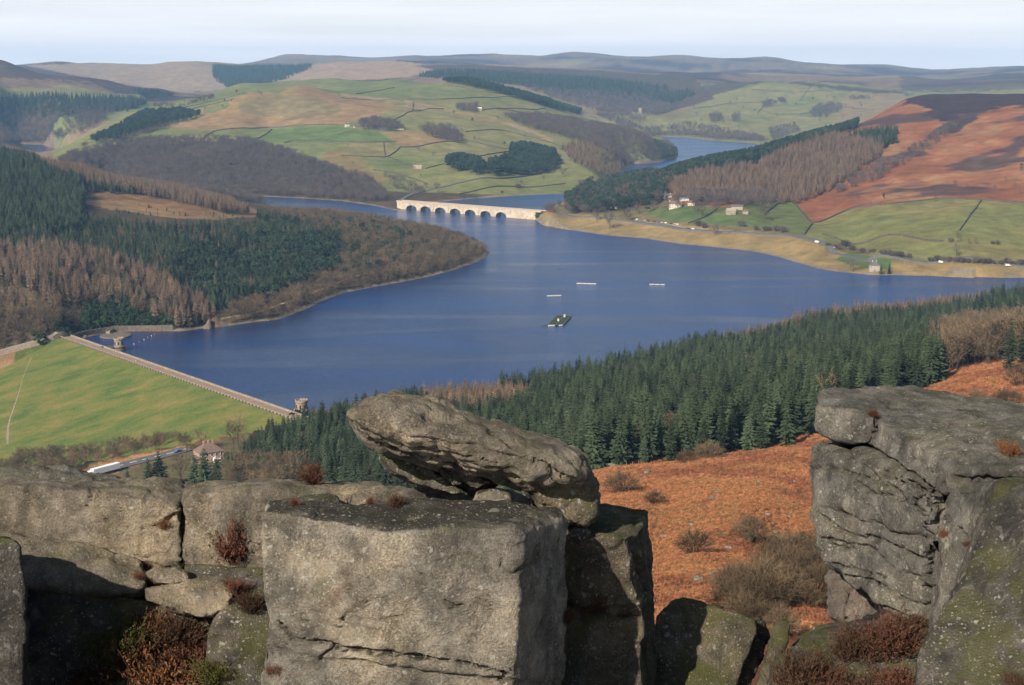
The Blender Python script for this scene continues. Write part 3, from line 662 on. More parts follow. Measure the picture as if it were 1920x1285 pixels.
def scatter_obj(name, P, idx, rot, scl, col, label):
    """one mass of plants: points that carry an instance each"""
    me = bpy.data.meshes.new(name); me.vertices.add(len(P)); me.vertices.foreach_set('co', np.asarray(P, np.float32).ravel())
    a = me.attributes.new('idx', 'INT', 'POINT'); a.data.foreach_set('value', np.asarray(idx, np.int32))
    a = me.attributes.new('rot', 'FLOAT_VECTOR', 'POINT'); a.data.foreach_set('vector', np.asarray(rot, np.float32).ravel())
    a = me.attributes.new('scl', 'FLOAT_VECTOR', 'POINT'); a.data.foreach_set('vector', np.asarray(scl, np.float32).ravel())
    o = add(name, me); gn_scatter(o, col); return tag(o, label, None, None, 'stuff')

# outlines of the crags, used only to choose which trees the photograph really shows
FG = [[(0, 900), (60, 876), (150, 890), (430, 903), (720, 905), (645, 775), (740, 738), (900, 783), (1040, 822), (1113, 870), (1115, 945), (1220, 948), (1230, 1140), (1290, 1115), (1430, 1165), (1440, 1285), (0, 1285)],
      [(1530, 755), (1540, 735), (1680, 728), (1920, 770), (1920, 1285), (1440, 1285), (1560, 1100), (1520, 870)]]
POOL = {}       # kind -> list of (X,Y,z,scale,where)
def wood(kname, poly, r0, r1, spacing, where, sc=(0.75, 1.1), dens=None, sub=0.6):
    """trees of one kind at an even spacing wherever their crowns fall inside the traced outline"""
    us = [p[0] for p in poly]; vs = [p[1] for p in poly]
    a0 = min(math.atan2(*ray(u, v)[:2]) for u in (min(us),) for v in (min(vs), max(vs))); a1 = max(math.atan2(*ray(u, v)[:2]) for u in (max(us),) for v in (min(vs), max(vs)))
    n = int((a1 - a0) / 2 * (r1 * r1 - r0 * r0) / spacing ** 2)
    a = RNG.uniform(a0, a1, n); r = np.sqrt(RNG.uniform(r0 * r0, r1 * r1, n)); X, Y = r * np.sin(a), r * np.cos(a); Z = on_dam(X, Y, zt(X, Y))
    s = RNG.uniform(sc[0], sc[1], n); h = KINDS[kname][2] * s
    u, v = project(X, Y, Z + sub * h); k = inpoly(u, v, poly)
    if dens: k &= n2(X, Y, dens[0], 2, 0.5, dens[2]) > dens[1]
    X, Y, Z, s = X[k], Y[k], Z[k], s[k]
    # thin out those that stand too close
    cell = {}; keep = np.ones(len(X), bool); md = spacing * 0.62
    for i in range(len(X)):
        c = (int(X[i] // md), int(Y[i] // md))
        if c in cell: keep[i] = False
        else: cell[c] = 1
    X, Y, Z, s = X[keep], Y[keep], Z[keep], s[keep]
    if (r0 < 3500): k = water_dist(X, Y) > 2.5; X, Y, Z, s = X[k], Y[k], Z[k], s[k]
    _s, _t = dam_coords(X, Y); k = ~((_s > -12) & (_s < DL + 8) & (_t > -14) & (_t < 12)); X, Y, Z, s = X[k], Y[k], Z[k], s[k]
    POOL.setdefault((kname, where), []).append(np.stack([X, Y, Z, s], 1))
    return len(X)
# ---- near slope under the crag
NEAR = [(500, 805), (600, 775), (700, 752), (780, 738), (1000, 690), (1250, 645), (1400, 600), (1920, 535), (2050, 520), (2050, 600), (1920, 630), (1760, 672), (1690, 700), (1600, 722), (1530, 755), (1420, 800), (1240, 840), (1115, 868), (900, 900), (690, 900), (430, 890), (455, 840)]
# sub-areas that are not spruce
A_LARCH1 = [(770, 735), (830, 722), (1000, 728), (990, 752), (900, 770), (800, 760)]
A_LARCH2 = [(1400, 585), (1560, 555), (1700, 552), (1850, 540), (1860, 555), (1740, 580), (1620, 590), (1480, 600)]
A_BROAD1 = [(1755, 615), (1840, 588), (1960, 568), (1960, 625), (1860, 655), (1770, 678)]
A_LARCH3 = [(1290, 615), (1420, 592), (1520, 590), (1500, 612), (1380, 640)]
A_MIX = [(425, 858), (500, 862), (575, 868), (585, 905), (500, 915), (425, 905)]
def near_split(poly_out):  # remove other-kind patches afterwards
    q = POOL[poly_out]; 
    for i, p in enumerate(q):
        u, v = project(p[:, 0], p[:, 1], p[:, 2] + 10 * p[:, 3]); k = np.ones(len(p), bool)
        for a in (A_LARCH1, A_LARCH2, A_BROAD1, A_LARCH3, A_MIX): k &= ~inpoly(u, v, a)
        q[i] = p[k]
wood('spruce', NEAR, 420, 1650, 4.6, 'near', (0.5, 1.02)); wood('broadleaf', NEAR, 420, 1500, 60, 'near', (0.8, 1.2)); wood('larch', NEAR, 420, 1500, 46, 'near', (0.6, 0.95)); near_split(('spruce', 'near'))
wood('larch', A_LARCH1, 600, 1000, 4.8, 'near', (0.75, 1.0)); wood('larch', A_LARCH2, 900, 1650, 5.2, 'near', (0.7, 1.0)); wood('larch', A_LARCH3, 800, 1400, 5.5, 'near', (0.65, 0.9))
wood('broadleaf', A_BROAD1, 560, 1100, 6.0, 'near', (0.9, 1.35)); wood('broadleaf', A_MIX, 430, 760, 5.4, 'near', (0.75, 1.1)); wood('spruce', A_MIX, 430, 760, 8.5, 'near', (0.5, 0.85))
wood('broadleaf', [(0, 850), (120, 838), (330, 812), (350, 824), (240, 842), (140, 872), (0, 888), (-60, 875)], 640, 950, 3.4, 'near', (0.28, 0.62))
wood('broadleaf', [(560, 790), (610, 775), (700, 765), (760, 745), (800, 745), (700, 790)], 640, 950, 8, 'near', (0.7, 1.0))
wood('broadleaf', [(585, 885), (640, 858), (700, 862), (715, 900), (600, 905)], 300, 560, 7, 'near', (0.35, 0.6))
# ---- wooded hill beyond the dam
W = 'dam hill'
wood('spruce', [(-30, 275), (60, 292), (110, 320), (160, 335), (150, 400), (155, 425), (-30, 430)], 1250, 2350, 6.0, W, (0.85, 1.2))
wood('larch', [(30, 285), (150, 305), (300, 338), (440, 375), (470, 388), (430, 388), (300, 360), (150, 332), (60, 320)], 1500, 2350, 6.5, W, (0.75, 1.0))
wood('spruce', [(150, 340), (270, 346), (380, 366), (370, 372), (240, 355), (150, 352)], 1500, 2250, 6.5, W, (0.4, 0.6))
wood('spruce', [(-30, 400), (155, 402), (290, 420), (480, 418), (560, 425), (640, 430), (620, 480), (520, 530), (430, 560), (400, 565), (330, 520), (230, 478), (100, 455), (-30, 452)], 1150, 2000, 5.6, W, (0.6, 0.95), dens=(70, -0.25, 2.0))
wood('pine', [(300, 440), (480, 440), (640, 440), (640, 500), (520, 545), (420, 580), (380, 560), (330, 510)], 1150, 1800, 7, W, (0.85, 1.15), dens=(60, -0.1, 7.0))
wood('larch', [(-30, 458), (100, 452), (230, 480), (330, 525), (400, 568), (400, 592), (330, 590), (230, 560), (140, 555), (100, 600), (-30, 640)], 1080, 1600, 6.6, W, (0.85, 1.25), dens=(80, -0.55, 4.0))
wood('spruce', [(-30, 458), (100, 452), (230, 480), (330, 525), (400, 568), (330, 590), (100, 560), (-30, 560)], 1080, 1600, 17, W, (0.55, 0.9)); wood('broadleaf', [(-30, 458), (100, 452), (230, 480), (330, 525), (400, 568), (330, 590), (100, 560), (-30, 560)], 1080, 1600, 12, W, (0.7, 1.1)); wood('broadleaf', [(-30, 400), (155, 402), (290, 420), (480, 418), (640, 430), (620, 480), (520, 530), (430, 560), (330, 520), (230, 478), (100, 455), (-30, 452)], 1150, 2000, 17, W, (0.7, 1.0)); wood('larch', [(-30, 400), (155, 402), (290, 420), (480, 418), (640, 430), (620, 480), (520, 530), (430, 560), (330, 520), (230, 478), (100, 455), (-30, 452)], 1150, 2000, 22, W, (0.7, 1.0))
wood('broadleaf', [(-30, 560), (140, 545), (150, 600), (100, 625), (-30, 650)], 1080, 1450, 6.5, W, (0.75, 1.1))
wood('broadleaf', [(-60, 595), (116, 595), (120, 624), (50, 636), (0, 650), (-60, 664)], 900, 1350, 4.5, W, (0.5, 0.8), sub=0.3)
wood('spruce', [(155, 368), (300, 388), (460, 400), (460, 412), (300, 405), (155, 388)], 1400, 2000, 9, W, (0.12, 0.3), dens=(45, 0.05, 3.0))
wood('laurel', [(130, 560), (220, 550), (340, 590), (380, 600), (330, 608), (220, 605), (140, 618), (60, 640), (60, 625)], 1080, 1400, 5.0, W, (0.7, 1.3))
wood('pine', [(160, 545), (320, 560), (370, 595), (150, 600)], 1080, 1400, 10, W, (0.55, 0.8))
wood('broadleaf', [(480, 390), (640, 398), (760, 415), (860, 440), (912, 462), (915, 478), (840, 505), (740, 530), (640, 550), (560, 585), (480, 600), (420, 602), (430, 575), (560, 530), (640, 480), (640, 430), (540, 410)], 1180, 2100, 6.2, W, (0.65, 1.0))
wood('pine', [(480, 400), (700, 415), (820, 450), (760, 490), (640, 520), (560, 500)], 1300, 2050, 17, W, (0.6, 0.95)); wood('spruce', [(480, 395), (700, 405), (860, 445), (800, 470), (640, 480), (560, 430)], 1300, 2050, 12, W, (0.5, 0.8))
# ---- farm hill
W = 'farm hill'
wood('oak', [(135, 285), (190, 270), (270, 258), (400, 254), (480, 262), (560, 285), (600, 303), (690, 328), (750, 385), (700, 388), (640, 380), (470, 380), (390, 368), (280, 345), (180, 318), (110, 298)], 2300, 3600, 7.5, W, (0.75, 1.1))
wood('pine', [(170, 258), (205, 243), (270, 207), (340, 204), (382, 212), (330, 225), (255, 245), (190, 268)], 3000, 4300, 8, W, (0.8, 1.1))
wood('oak', [(150, 272), (200, 262), (260, 246), (330, 228), (250, 255), (190, 275)], 2900, 4000, 9, W, (0.7, 1.0))
wood('pine', [(834, 296), (862, 290), (900, 299), (914, 312), (900, 320), (840, 309)], 2300, 3200, 6.5, W, (0.95, 1.2)); wood('pine', [(916, 301), (955, 290), (958, 272), (985, 268), (1040, 282), (1050, 300), (1030, 315), (980, 320), (920, 319)], 2300, 3300, 6.5, W, (0.95, 1.2))
wood('oak', [(788, 238), (800, 233), (845, 235), (872, 258), (862, 263), (800, 249)], 2700, 3600, 8, W, (0.95, 1.2))
wood('oak', [(672, 226), (700, 219), (740, 226), (756, 238), (740, 242), (680, 240)], 2700, 3700, 8, W, (0.85, 1.1)); wood('oak', [(855, 196), (895, 193), (896, 206), (858, 204)], 3000, 4200, 9, W, (0.8, 1.1))
wood('oak', [(945, 214), (1010, 212), (1080, 222), (1150, 236), (1200, 243), (1250, 262), (1270, 282), (1262, 296), (1185, 306), (1172, 300), (1110, 268), (1050, 250), (990, 235)], 2700, 4200, 8, W, (0.75, 1.1))
wood('larch', [(1050, 270), (1100, 258), (1160, 280), (1190, 300), (1170, 322), (1130, 322), (1070, 295)], 2500, 3700, 8, W, (0.6, 0.85)); wood('pine', [(1225, 265), (1255, 262), (1272, 285), (1262, 297), (1235, 290)], 2700, 3800, 8, W, (0.7, 1.0))
wood('pine', [(756, 142), (860, 142), (980, 172), (1090, 205), (1085, 211), (980, 181), (860, 152)], 3800, 5600, 8, W, (0.9, 1.2)); wood('oak', [(1085, 200), (1170, 235), (1230, 245), (1200, 235), (1130, 205)], 3500, 5200, 11, W, (0.8, 1.2))
wood('oak', [(720, 328), (760, 335), (800, 355), (790, 362), (740, 350)], 2200, 2700, 9, W, (0.5, 0.8))
wood('pine', [(250, 168), (285, 170), (330, 176), (300, 184), (262, 178)], 4400, 6000, 12, W, (0.9, 1.2)); wood('oak', [(280, 197), (340, 190), (400, 178), (400, 186), (330, 200)], 3600, 4900, 14, W, (0.6, 0.9))
# ---- right bank
W = 'right bank'
wood('larch', [(1420, 300), (1480, 270), (1540, 245), (1650, 258), (1660, 275), (1600, 320), (1560, 345), (1500, 370), (1455, 372), (1430, 340)], 1900, 3100, 6.5, W, (0.75, 1.0))
wood('larch', [(1240, 345), (1330, 310), (1400, 295), (1440, 330), (1450, 370), (1330, 370), (1270, 362)], 1900, 2900, 7, W, (0.6, 0.95))
wood('pine', [(1200, 335), (1300, 300), (1400, 283), (1500, 255), (1610, 225), (1600, 238), (1480, 272), (1420, 298), (1300, 318), (1220, 345)], 2100, 3300, 7, W, (0.8, 1.1))
wood('spruce', [(1585, 248), (1640, 238), (1683, 240), (1682, 258), (1655, 270), (1620, 256)], 2200, 3200, 6.5, W, (0.7, 0.9))
wood('pine', [(1058, 368), (1075, 348), (1110, 335), (1160, 325), (1215, 318), (1260, 330), (1235, 372), (1180, 378), (1140, 385), (1070, 388)], 1850, 2750, 8.5, W, (0.75, 1.2)); wood('oak', [(1058, 368), (1075, 348), (1110, 335), (1160, 325), (1215, 318), (1260, 330), (1235, 372), (1180, 378), (1140, 385), (1070, 388)], 1850, 2750, 9, W, (0.9, 1.3)); wood('larch', [(1180, 330), (1300, 310), (1400, 300), (1380, 330), (1260, 350)], 1850, 2750, 12, W, (0.7, 1.0))
wood('oak', [(1060, 375), (1125, 370), (1125, 392), (1065, 392)], 1850, 2300, 8, W, (0.8, 1.1)); wood('oak', [(1290, 358), (1450, 358), (1455, 380), (1300, 378)], 1850, 2400, 8, W, (0.8, 1.1))
wood('oak', [(1600, 325), (1690, 285), (1780, 230), (1800, 235), (1720, 290), (1640, 335), (1560, 360)], 1900, 2900, 8, W, (0.5, 0.85)); wood('oak', [(990, 382), (1040, 372), (1060, 376), (1030, 392)], 1900, 2200, 8, W, (0.7, 1.0))
wood('oak', [(1672, 485), (1748, 487), (1745, 512), (1675, 508)], 1180, 1500, 6.5, W, (0.8, 1.05))
# ---- far woods
W = 'far valleys'
wood('spruce', [(-50, 178), (110, 174), (275, 184), (240, 200), (160, 205), (100, 210), (-50, 212)], 4000, 5600, 13, W, (1.1, 1.5)); wood('oak', [(-50, 208), (100, 206), (230, 195), (180, 232), (120, 262), (-50, 268)], 3600, 5400, 14, W, (1.0, 1.5))
wood('spruce', [(398, 121), (437, 123), (500, 122), (588, 120), (547, 140), (493, 153), (433, 164), (400, 143)], 6200, 10200, 24, W, (1.1, 1.6))
wood('spruce', [(770, 135), (860, 130), (960, 135), (1100, 142), (1260, 160), (1330, 178), (1290, 200), (1200, 180), (1060, 172), (960, 162)], 4700, 7400, 16, W, (1.0, 1.4), dens=(400, -0.2, 3.0))
wood('oak', [(980, 160), (1060, 170), (1200, 175), (1270, 200), (1200, 225), (1120, 205), (1060, 190)], 4600, 7000, 17, W, (1.0, 1.5)); wood('larch', [(1000, 165), (1150, 168), (1270, 195), (1190, 205), (1080, 192)], 4600, 7000, 20, W, (0.8, 1.2))
for q in ([(1428, 190), (1475, 182), (1478, 188), (1432, 200)], [(1518, 208), (1535, 195), (1572, 190), (1580, 202), (1550, 215), (1525, 218)], [(1330, 215), (1350, 208), (1356, 224), (1332, 226)], [(1373, 214), (1386, 211), (1387, 224), (1375, 225)]): wood('oak', q, 4100, 6600, 12, W, (0.9, 1.3))
wood('oak', [(1210, 240), (1290, 228), (1420, 252), (1440, 262), (1360, 260), (1280, 250), (1200, 256)], 4100, 5600, 12, W, (0.7, 1.1)); wood('oak', [(1440, 240), (1490, 230), (1500, 245), (1450, 262)], 4100, 5400, 13, W, (0.7, 1.0)); wood('oak', [(1590, 180), (1630, 178), (1630, 184), (1595, 186)], 4300, 6600, 12, W, (0.7, 1.0))
TREE_WORD = {'spruce': 'spruce_tree', 'pine': 'pine_tree', 'larch': 'larch_tree', 'broadleaf': 'bare_tree', 'oak': 'oak_tree', 'laurel': 'evergreen_bush'}
LBL = {('spruce', 'near'): ('dark green spruce in the dense plantation below the crags', 'spruces below the crags', 300),
 ('larch', 'near'): ('rusty brown larch among the spruces on the slope below the crags', 'larches below the crags', 140),
 ('broadleaf', 'near'): ('leafless grey brown tree at the edge of the plantation below the crags', 'bare trees below the crags', 160),
 ('spruce', 'dam hill'): ('dark spruce in the forest on the hill beyond the dam', None, 0),
 ('pine', 'dam hill'): ('bluish green round topped pine in the forest on the hill beyond the dam', 'pines beyond the dam', 200),
 ('larch', 'dam hill'): ('tan brown larch in the belt of larches on the hill beyond the dam', 'larches beyond the dam', 160),
 ('broadleaf', 'dam hill'): ('leafless brown tree along the wooded point beyond the dam', 'bare trees on the wooded point', 140),
 ('laurel', 'dam hill'): ('glossy green evergreen bush at the foot of the forest beside the spillway', 'evergreen bushes beside the spillway', 60)}
# the trees that stand out singly are objects of their own, the rest of each wood is one mass
MASS = {}
def place_tree(kname, x, y, z, s, label, group, cat_='tree', name=None, sub_trunk=True):
    col, var, h = KINDS[kname]; i = random.randrange(len(var)); cm, tm = var[i]
    e = bpy.data.objects.new(name or TREE_WORD[kname], None); COL.objects.link(e); e.location = (x, y, z); e.rotation_euler = (0, 0, random.uniform(0, 6.28)); e.scale = (s * random.uniform(0.88, 1.12), s * random.uniform(0.88, 1.12), s)
    tag(e, label, cat_, group)
    for nm, m in (('crown', cm), ('trunk', tm)):
        if m is None: continue
        c = bpy.data.objects.new(nm, m); COL.objects.link(c); c.parent = e
    return e
for (kn, where), lst in POOL.items():
    P = np.concatenate(lst); lab, grp, lim = LBL.get((kn, where), (None, None, 0))
    u0, v0 = project(P[:, 0], P[:, 1], P[:, 2]); u1, v1 = project(P[:, 0], P[:, 1], P[:, 2] + KINDS[kn][2] * P[:, 3]); big = np.abs(v1 - v0)
    vis = (u1 > -5) & (u1 < 1925) & (v1 < 1280)
    for q in FG: vis &= ~inpoly(u1, v1 + 6, q)
    if lim:
        # hidden behind taller neighbours in front? keep those whose top shows
        order = np.argsort(np.hypot(P[:, 0], P[:, 1])); colmin = np.full(1930, 5000.0); show = np.zeros(len(P), bool)
        for i in order:
            if not vis[i]: continue
            a = int(np.clip(u1[i], 0, 1919)); w = max(1, int(big[i] * 0.07)); seg = colmin[max(0, a - w):a + w + 1]
            if v1[i] < seg.mean() - 2: show[i] = True
            colmin[max(0, a - w):a + w + 1] = np.minimum(seg, v1[i] + 0.15 * big[i])
        cand = np.where(show)[0]; cand = cand[np.argsort(-big[cand])][:lim]
        for i in cand: place_tree(kn, *P[i], lab, grp, 'bush' if kn == 'laurel' else 'tree')
        k = np.ones(len(P), bool); k[cand] = False; P = P[k]
    MASS.setdefault(where, {}).setdefault(kn, []).append(P)
MASS_NAME = {'near': 'plantation', 'dam hill': 'forest', 'farm hill': 'hillside_woods', 'right bank': 'bankside_woods', 'far valleys': 'distant_woods'}
WORDS = {'spruce': 'spruce', 'pine': 'pine', 'larch': 'larch', 'broadleaf': 'bare_broadleaf', 'oak': 'bare_oak', 'laurel': 'evergreen_bush'}
PLACE = {'near': 'on the slope below the crags', 'dam hill': 'on the hill beyond the dam', 'farm hill': 'around the farm hill', 'right bank': 'on the bank right of the bridge', 'far valleys': 'in the far valleys'}
NTREES = 0
for where, d in MASS.items():
    for kn, lst in d.items():
        P = np.concatenate(lst); n = len(P); NTREES += n
        if not n: continue
        sx = P[:, 3] * RNG.uniform(0.88, 1.12, n)
        scatter_obj(WORDS[kn] + '_' + MASS_NAME[where], P[:, :3], RNG.integers(0, len(KINDS[kn][1]), n), np.stack([np.zeros(n), np.zeros(n), RNG.uniform(0, 6.28, n)], 1), np.stack([sx, sx, P[:, 3]], 1), KINDS[kn][0], 'mass of %s trees %s' % (WORDS[kn].replace('_', ' '), PLACE[where]))
print('mass trees', NTREES)
# ================================================================== GRITSTONE CRAGS
def stone_mat(name, lo, hi, dark=0.5, green=0.3, pale=0.5, red=0.2, gcol=(0.10, 0.105, 0.026), top=0.0):
    """weathered gritstone: grain, stains, algae on ledges and lichen spots"""
    m, nt, b = newmat(name)
    geo = N(nt, 'ShaderNodeNewGeometry'); p = geo.outputs['Position']
    big = noise(nt, p, 1.1, 6, 0.62, 0.4); mid = noise(nt, p, 4.5, 6, 0.65); grain = noise(nt, p, 55, 4, 0.75); gr2 = noise(nt, p, 150, 2, 0.6)
    c = ramp(nt, mid, [(0.34, lo), (0.5, tuple((a + q) / 2 for a, q in zip(lo, hi))), (0.66, hi)])
    c = mixc(nt, mrange(nt, noise(nt, p, 2.0, 4, 0.6, 0.7), 0.35, 0.65, 0.35, 1.0), c, mixc(nt, 1.0, c, ramp(nt, grain, [(0.32, (0.4, 0.39, 0.37)), (0.5, (0.95, 0.95, 0.95)), (0.68, (1.6, 1.57, 1.5))]), 'MULTIPLY'))
    c = mixc(nt, 1.0, c, ramp(nt, big, [(0.34, (0.55, 0.55, 0.57)), (0.5, (0.92, 0.91, 0.9)), (0.66, (1.3, 1.22, 1.08))]), 'MULTIPLY')
    # rusty patches
    rp = noise(nt, p, 2.3, 5, 0.7, 0.8)
    c = mixc(nt, mrange(nt, rp, 0.60, 0.72, 0, red), c, (0.17, 0.075, 0.045))
    fl = noise(nt, p, 6.5, 6, 0.7, 0.6)
    c = mixc(nt, mrange(nt, fl, 0.55, 0.68, 0, 0.5 * pale), c, (0.36, 0.34, 0.285))
    # black algae: streaked vertically
    mp = N(nt, 'ShaderNodeMapping'); nt.links.new(p, mp.inputs[0]); mp.inputs['Scale'].default_value = (1.0, 1.0, 0.35); mp.inputs['Location'].default_value = (3.1, 1.7, 0.4)
    st = noise(nt, mp.outputs[0], 2.6, 7, 0.68, 0.5)
    c = mixc(nt, mrange(nt, st, 0.47, 0.66, 0, dark), c, (0.028, 0.027, 0.026))
    # green algae and moss, mostly where the stone faces up or holds damp
    sx = N(nt, 'ShaderNodeSeparateXYZ'); nt.links.new(geo.outputs['Normal'], sx.inputs[0])
    mz = noise(nt, p, 3.1, 6, 0.7, 0.3); up = mrange(nt, sx.outputs['Z'], -0.2, 0.9, -0.10, 0.09)
    c = mixc(nt, mrange(nt, math_(nt, 'ADD', mz, up), 0.55 - 0.1 * green, 0.68 - 0.06 * green, 0, green), c, gcol)
    if top: c = mixc(nt, math_(nt, 'MULTIPLY', mrange(nt, sx.outputs['Z'], 0.72, 0.9, 0, 1), mrange(nt, big, 0.36, 0.52, 0.1, top)), c, (0.034, 0.033, 0.029))
    # lichen: scattered pale rosettes of several sizes
    for sc, th, k in ((12, 0.25, 0.85), (27, 0.3, 0.85), (48, 0.33, 0.7), (4.6, 0.17, 0.5)):
        v = N(nt, 'ShaderNodeTexVoronoi'); v.inputs['Scale'].default_value = sc; v.inputs['Randomness'].default_value = 1.0
        w = N(nt, 'ShaderNodeVectorMath', operation='ADD'); nt.links.new(p, w.inputs[0])
        wn_ = N(nt, 'ShaderNodeTexNoise'); wn_.inputs['Scale'].default_value = sc * 1.6; nt.links.new(p, wn_.inputs['Vector'])
        wm = N(nt, 'ShaderNodeVectorMath', operation='SCALE'); wm.inputs['Scale'].default_value = 0.9 / sc; nt.links.new(wn_.outputs[1], wm.inputs[0]); nt.links.new(wm.outputs[0], w.inputs[1]); nt.links.new(w.outputs[0], v.inputs['Vector'])
        sep = N(nt, 'ShaderNodeSeparateXYZ'); nt.links.new(v.outputs['Color'], sep.inputs[0])
        spot = mrange(nt, v.outputs['Distance'], th, th * 0.6, 0, 1)
        spot = math_(nt, 'MULTIPLY', spot, mrange(nt, sep.outputs['X'], 0.66, 0.70, 0, 1)); spot = math_(nt, 'MULTIPLY', spot, mrange(nt, big, 0.38, 0.58, 0.15, 1))
        c = mixc(nt, math_(nt, 'MULTIPLY', spot, k * pale), c, (0.52, 0.5, 0.43))
    nt.links.new(c, b.inputs['Base Color']); b.inputs['Roughness'].default_value = 0.93; b.inputs['Specular IOR Level'].default_value = 0.12
    h = math_(nt, 'ADD', math_(nt, 'MULTIPLY', grain, 1.1), math_(nt, 'ADD', math_(nt, 'MULTIPLY', mid, 1.6), math_(nt, 'MULTIPLY', gr2, 0.5)))
    bump(nt, b, h, 1.0, 0.045)
    return m
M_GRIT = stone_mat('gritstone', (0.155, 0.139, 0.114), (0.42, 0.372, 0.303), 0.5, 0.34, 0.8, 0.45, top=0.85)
M_TAN = stone_mat('tan_gritstone', (0.14, 0.12, 0.093), (0.385, 0.33, 0.26), 0.55, 0.25, 0.55, 0.2)
M_GREY2 = stone_mat('grey_gritstone', (0.115, 0.107, 0.094), (0.30, 0.28, 0.245), 0.6, 0.28, 0.8, 0.15)
M_MOSSY = stone_mat('mossy_gritstone', (0.09, 0.078, 0.055), (0.23, 0.197, 0.145), 0.6, 0.7, 0.7, 0.1)
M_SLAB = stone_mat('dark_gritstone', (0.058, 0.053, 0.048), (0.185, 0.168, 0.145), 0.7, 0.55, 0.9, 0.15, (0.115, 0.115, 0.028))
M_PINK = stone_mat('pale_gritstone', (0.148, 0.122, 0.104), (0.310, 0.258, 0.224), 0.4, 0.1, 0.4, 0.1)

def hull_bm(sets):
    bm = bmesh.new()
    for pts in sets:
        t = bmesh.new()
        for q in pts: t.verts.new(at(*q))
        bmesh.ops.convex_hull(t, input=t.verts[:]); bmesh.ops.delete(t, geom=[v for v in t.verts if not v.link_faces], context='VERTS')
        bmesh.ops.recalc_face_normals(t, faces=t.faces[:])
        m = bpy.data.meshes.new('tmp'); t.to_mesh(m); t.free(); bm.from_mesh(m); bpy.data.meshes.remove(m)
    return bm
def back(pts, dy, dv=0.0):
    """the same outline, pushed away from the viewer (and shifted by dv pixels)"""
    return list(pts) + [(u, v + dv, Y + dy) for u, v, Y in pts]
def inflate(outline, spine, Y, T, layers=11, pw=2.3, tilt=0.0):
    """rounded boulder: outline traced at distance Y, thickness T, narrowing towards its spine"""
    bm = bmesh.new(); loops = []
    sp = []
    for i in range(len(spine) - 1):
        for k in range(12): t = k / 12; sp.append((spine[i][0] * (1 - t) + spine[i + 1][0] * t, spine[i][1] * (1 - t) + spine[i + 1][1] * t))
    sp.append(spine[-1])
    for l in range(layers):
        t = -1 + 2 * l / (layers - 1); s = max(0.06, (1 - abs(t) ** pw)) ** (1 / pw); lp = []
        for u, v in outline:
            q = min(sp, key=lambda a: (a[0] - u) ** 2 + (a[1] - v) ** 2)
            a, c = at(u, v, Y), at(q[0], q[1], Y); p = c + (a - c) * s; p.y += t * T; p.z -= tilt * t * T; lp.append(bm.verts.new(p))
        loops.append(lp)
    n = len(outline)
    for a, c in zip(loops[:-1], loops[1:]):
        for i in range(n): j = (i + 1) % n; bm.faces.new((a[i], a[j], c[j], c[i]))
    bm.faces.new(loops[0]); bm.faces.new(loops[-1][::-1])
    bmesh.ops.triangulate(bm, faces=[f for f in bm.faces if len(f.verts) > 4]); bmesh.ops.recalc_face_normals(bm, faces=bm.faces[:])
    return bm
def vnormals(V, F):
    e1 = V[F[:, 1]] - V[F[:, 0]]; e2 = V[F[:, 2]] - V[F[:, 0]]; fn = np.cross(e1, e2); n = np.zeros_like(V)
    for k in range(F.shape[1]): np.add.at(n, F[:, k], fn)
    return unit(n)
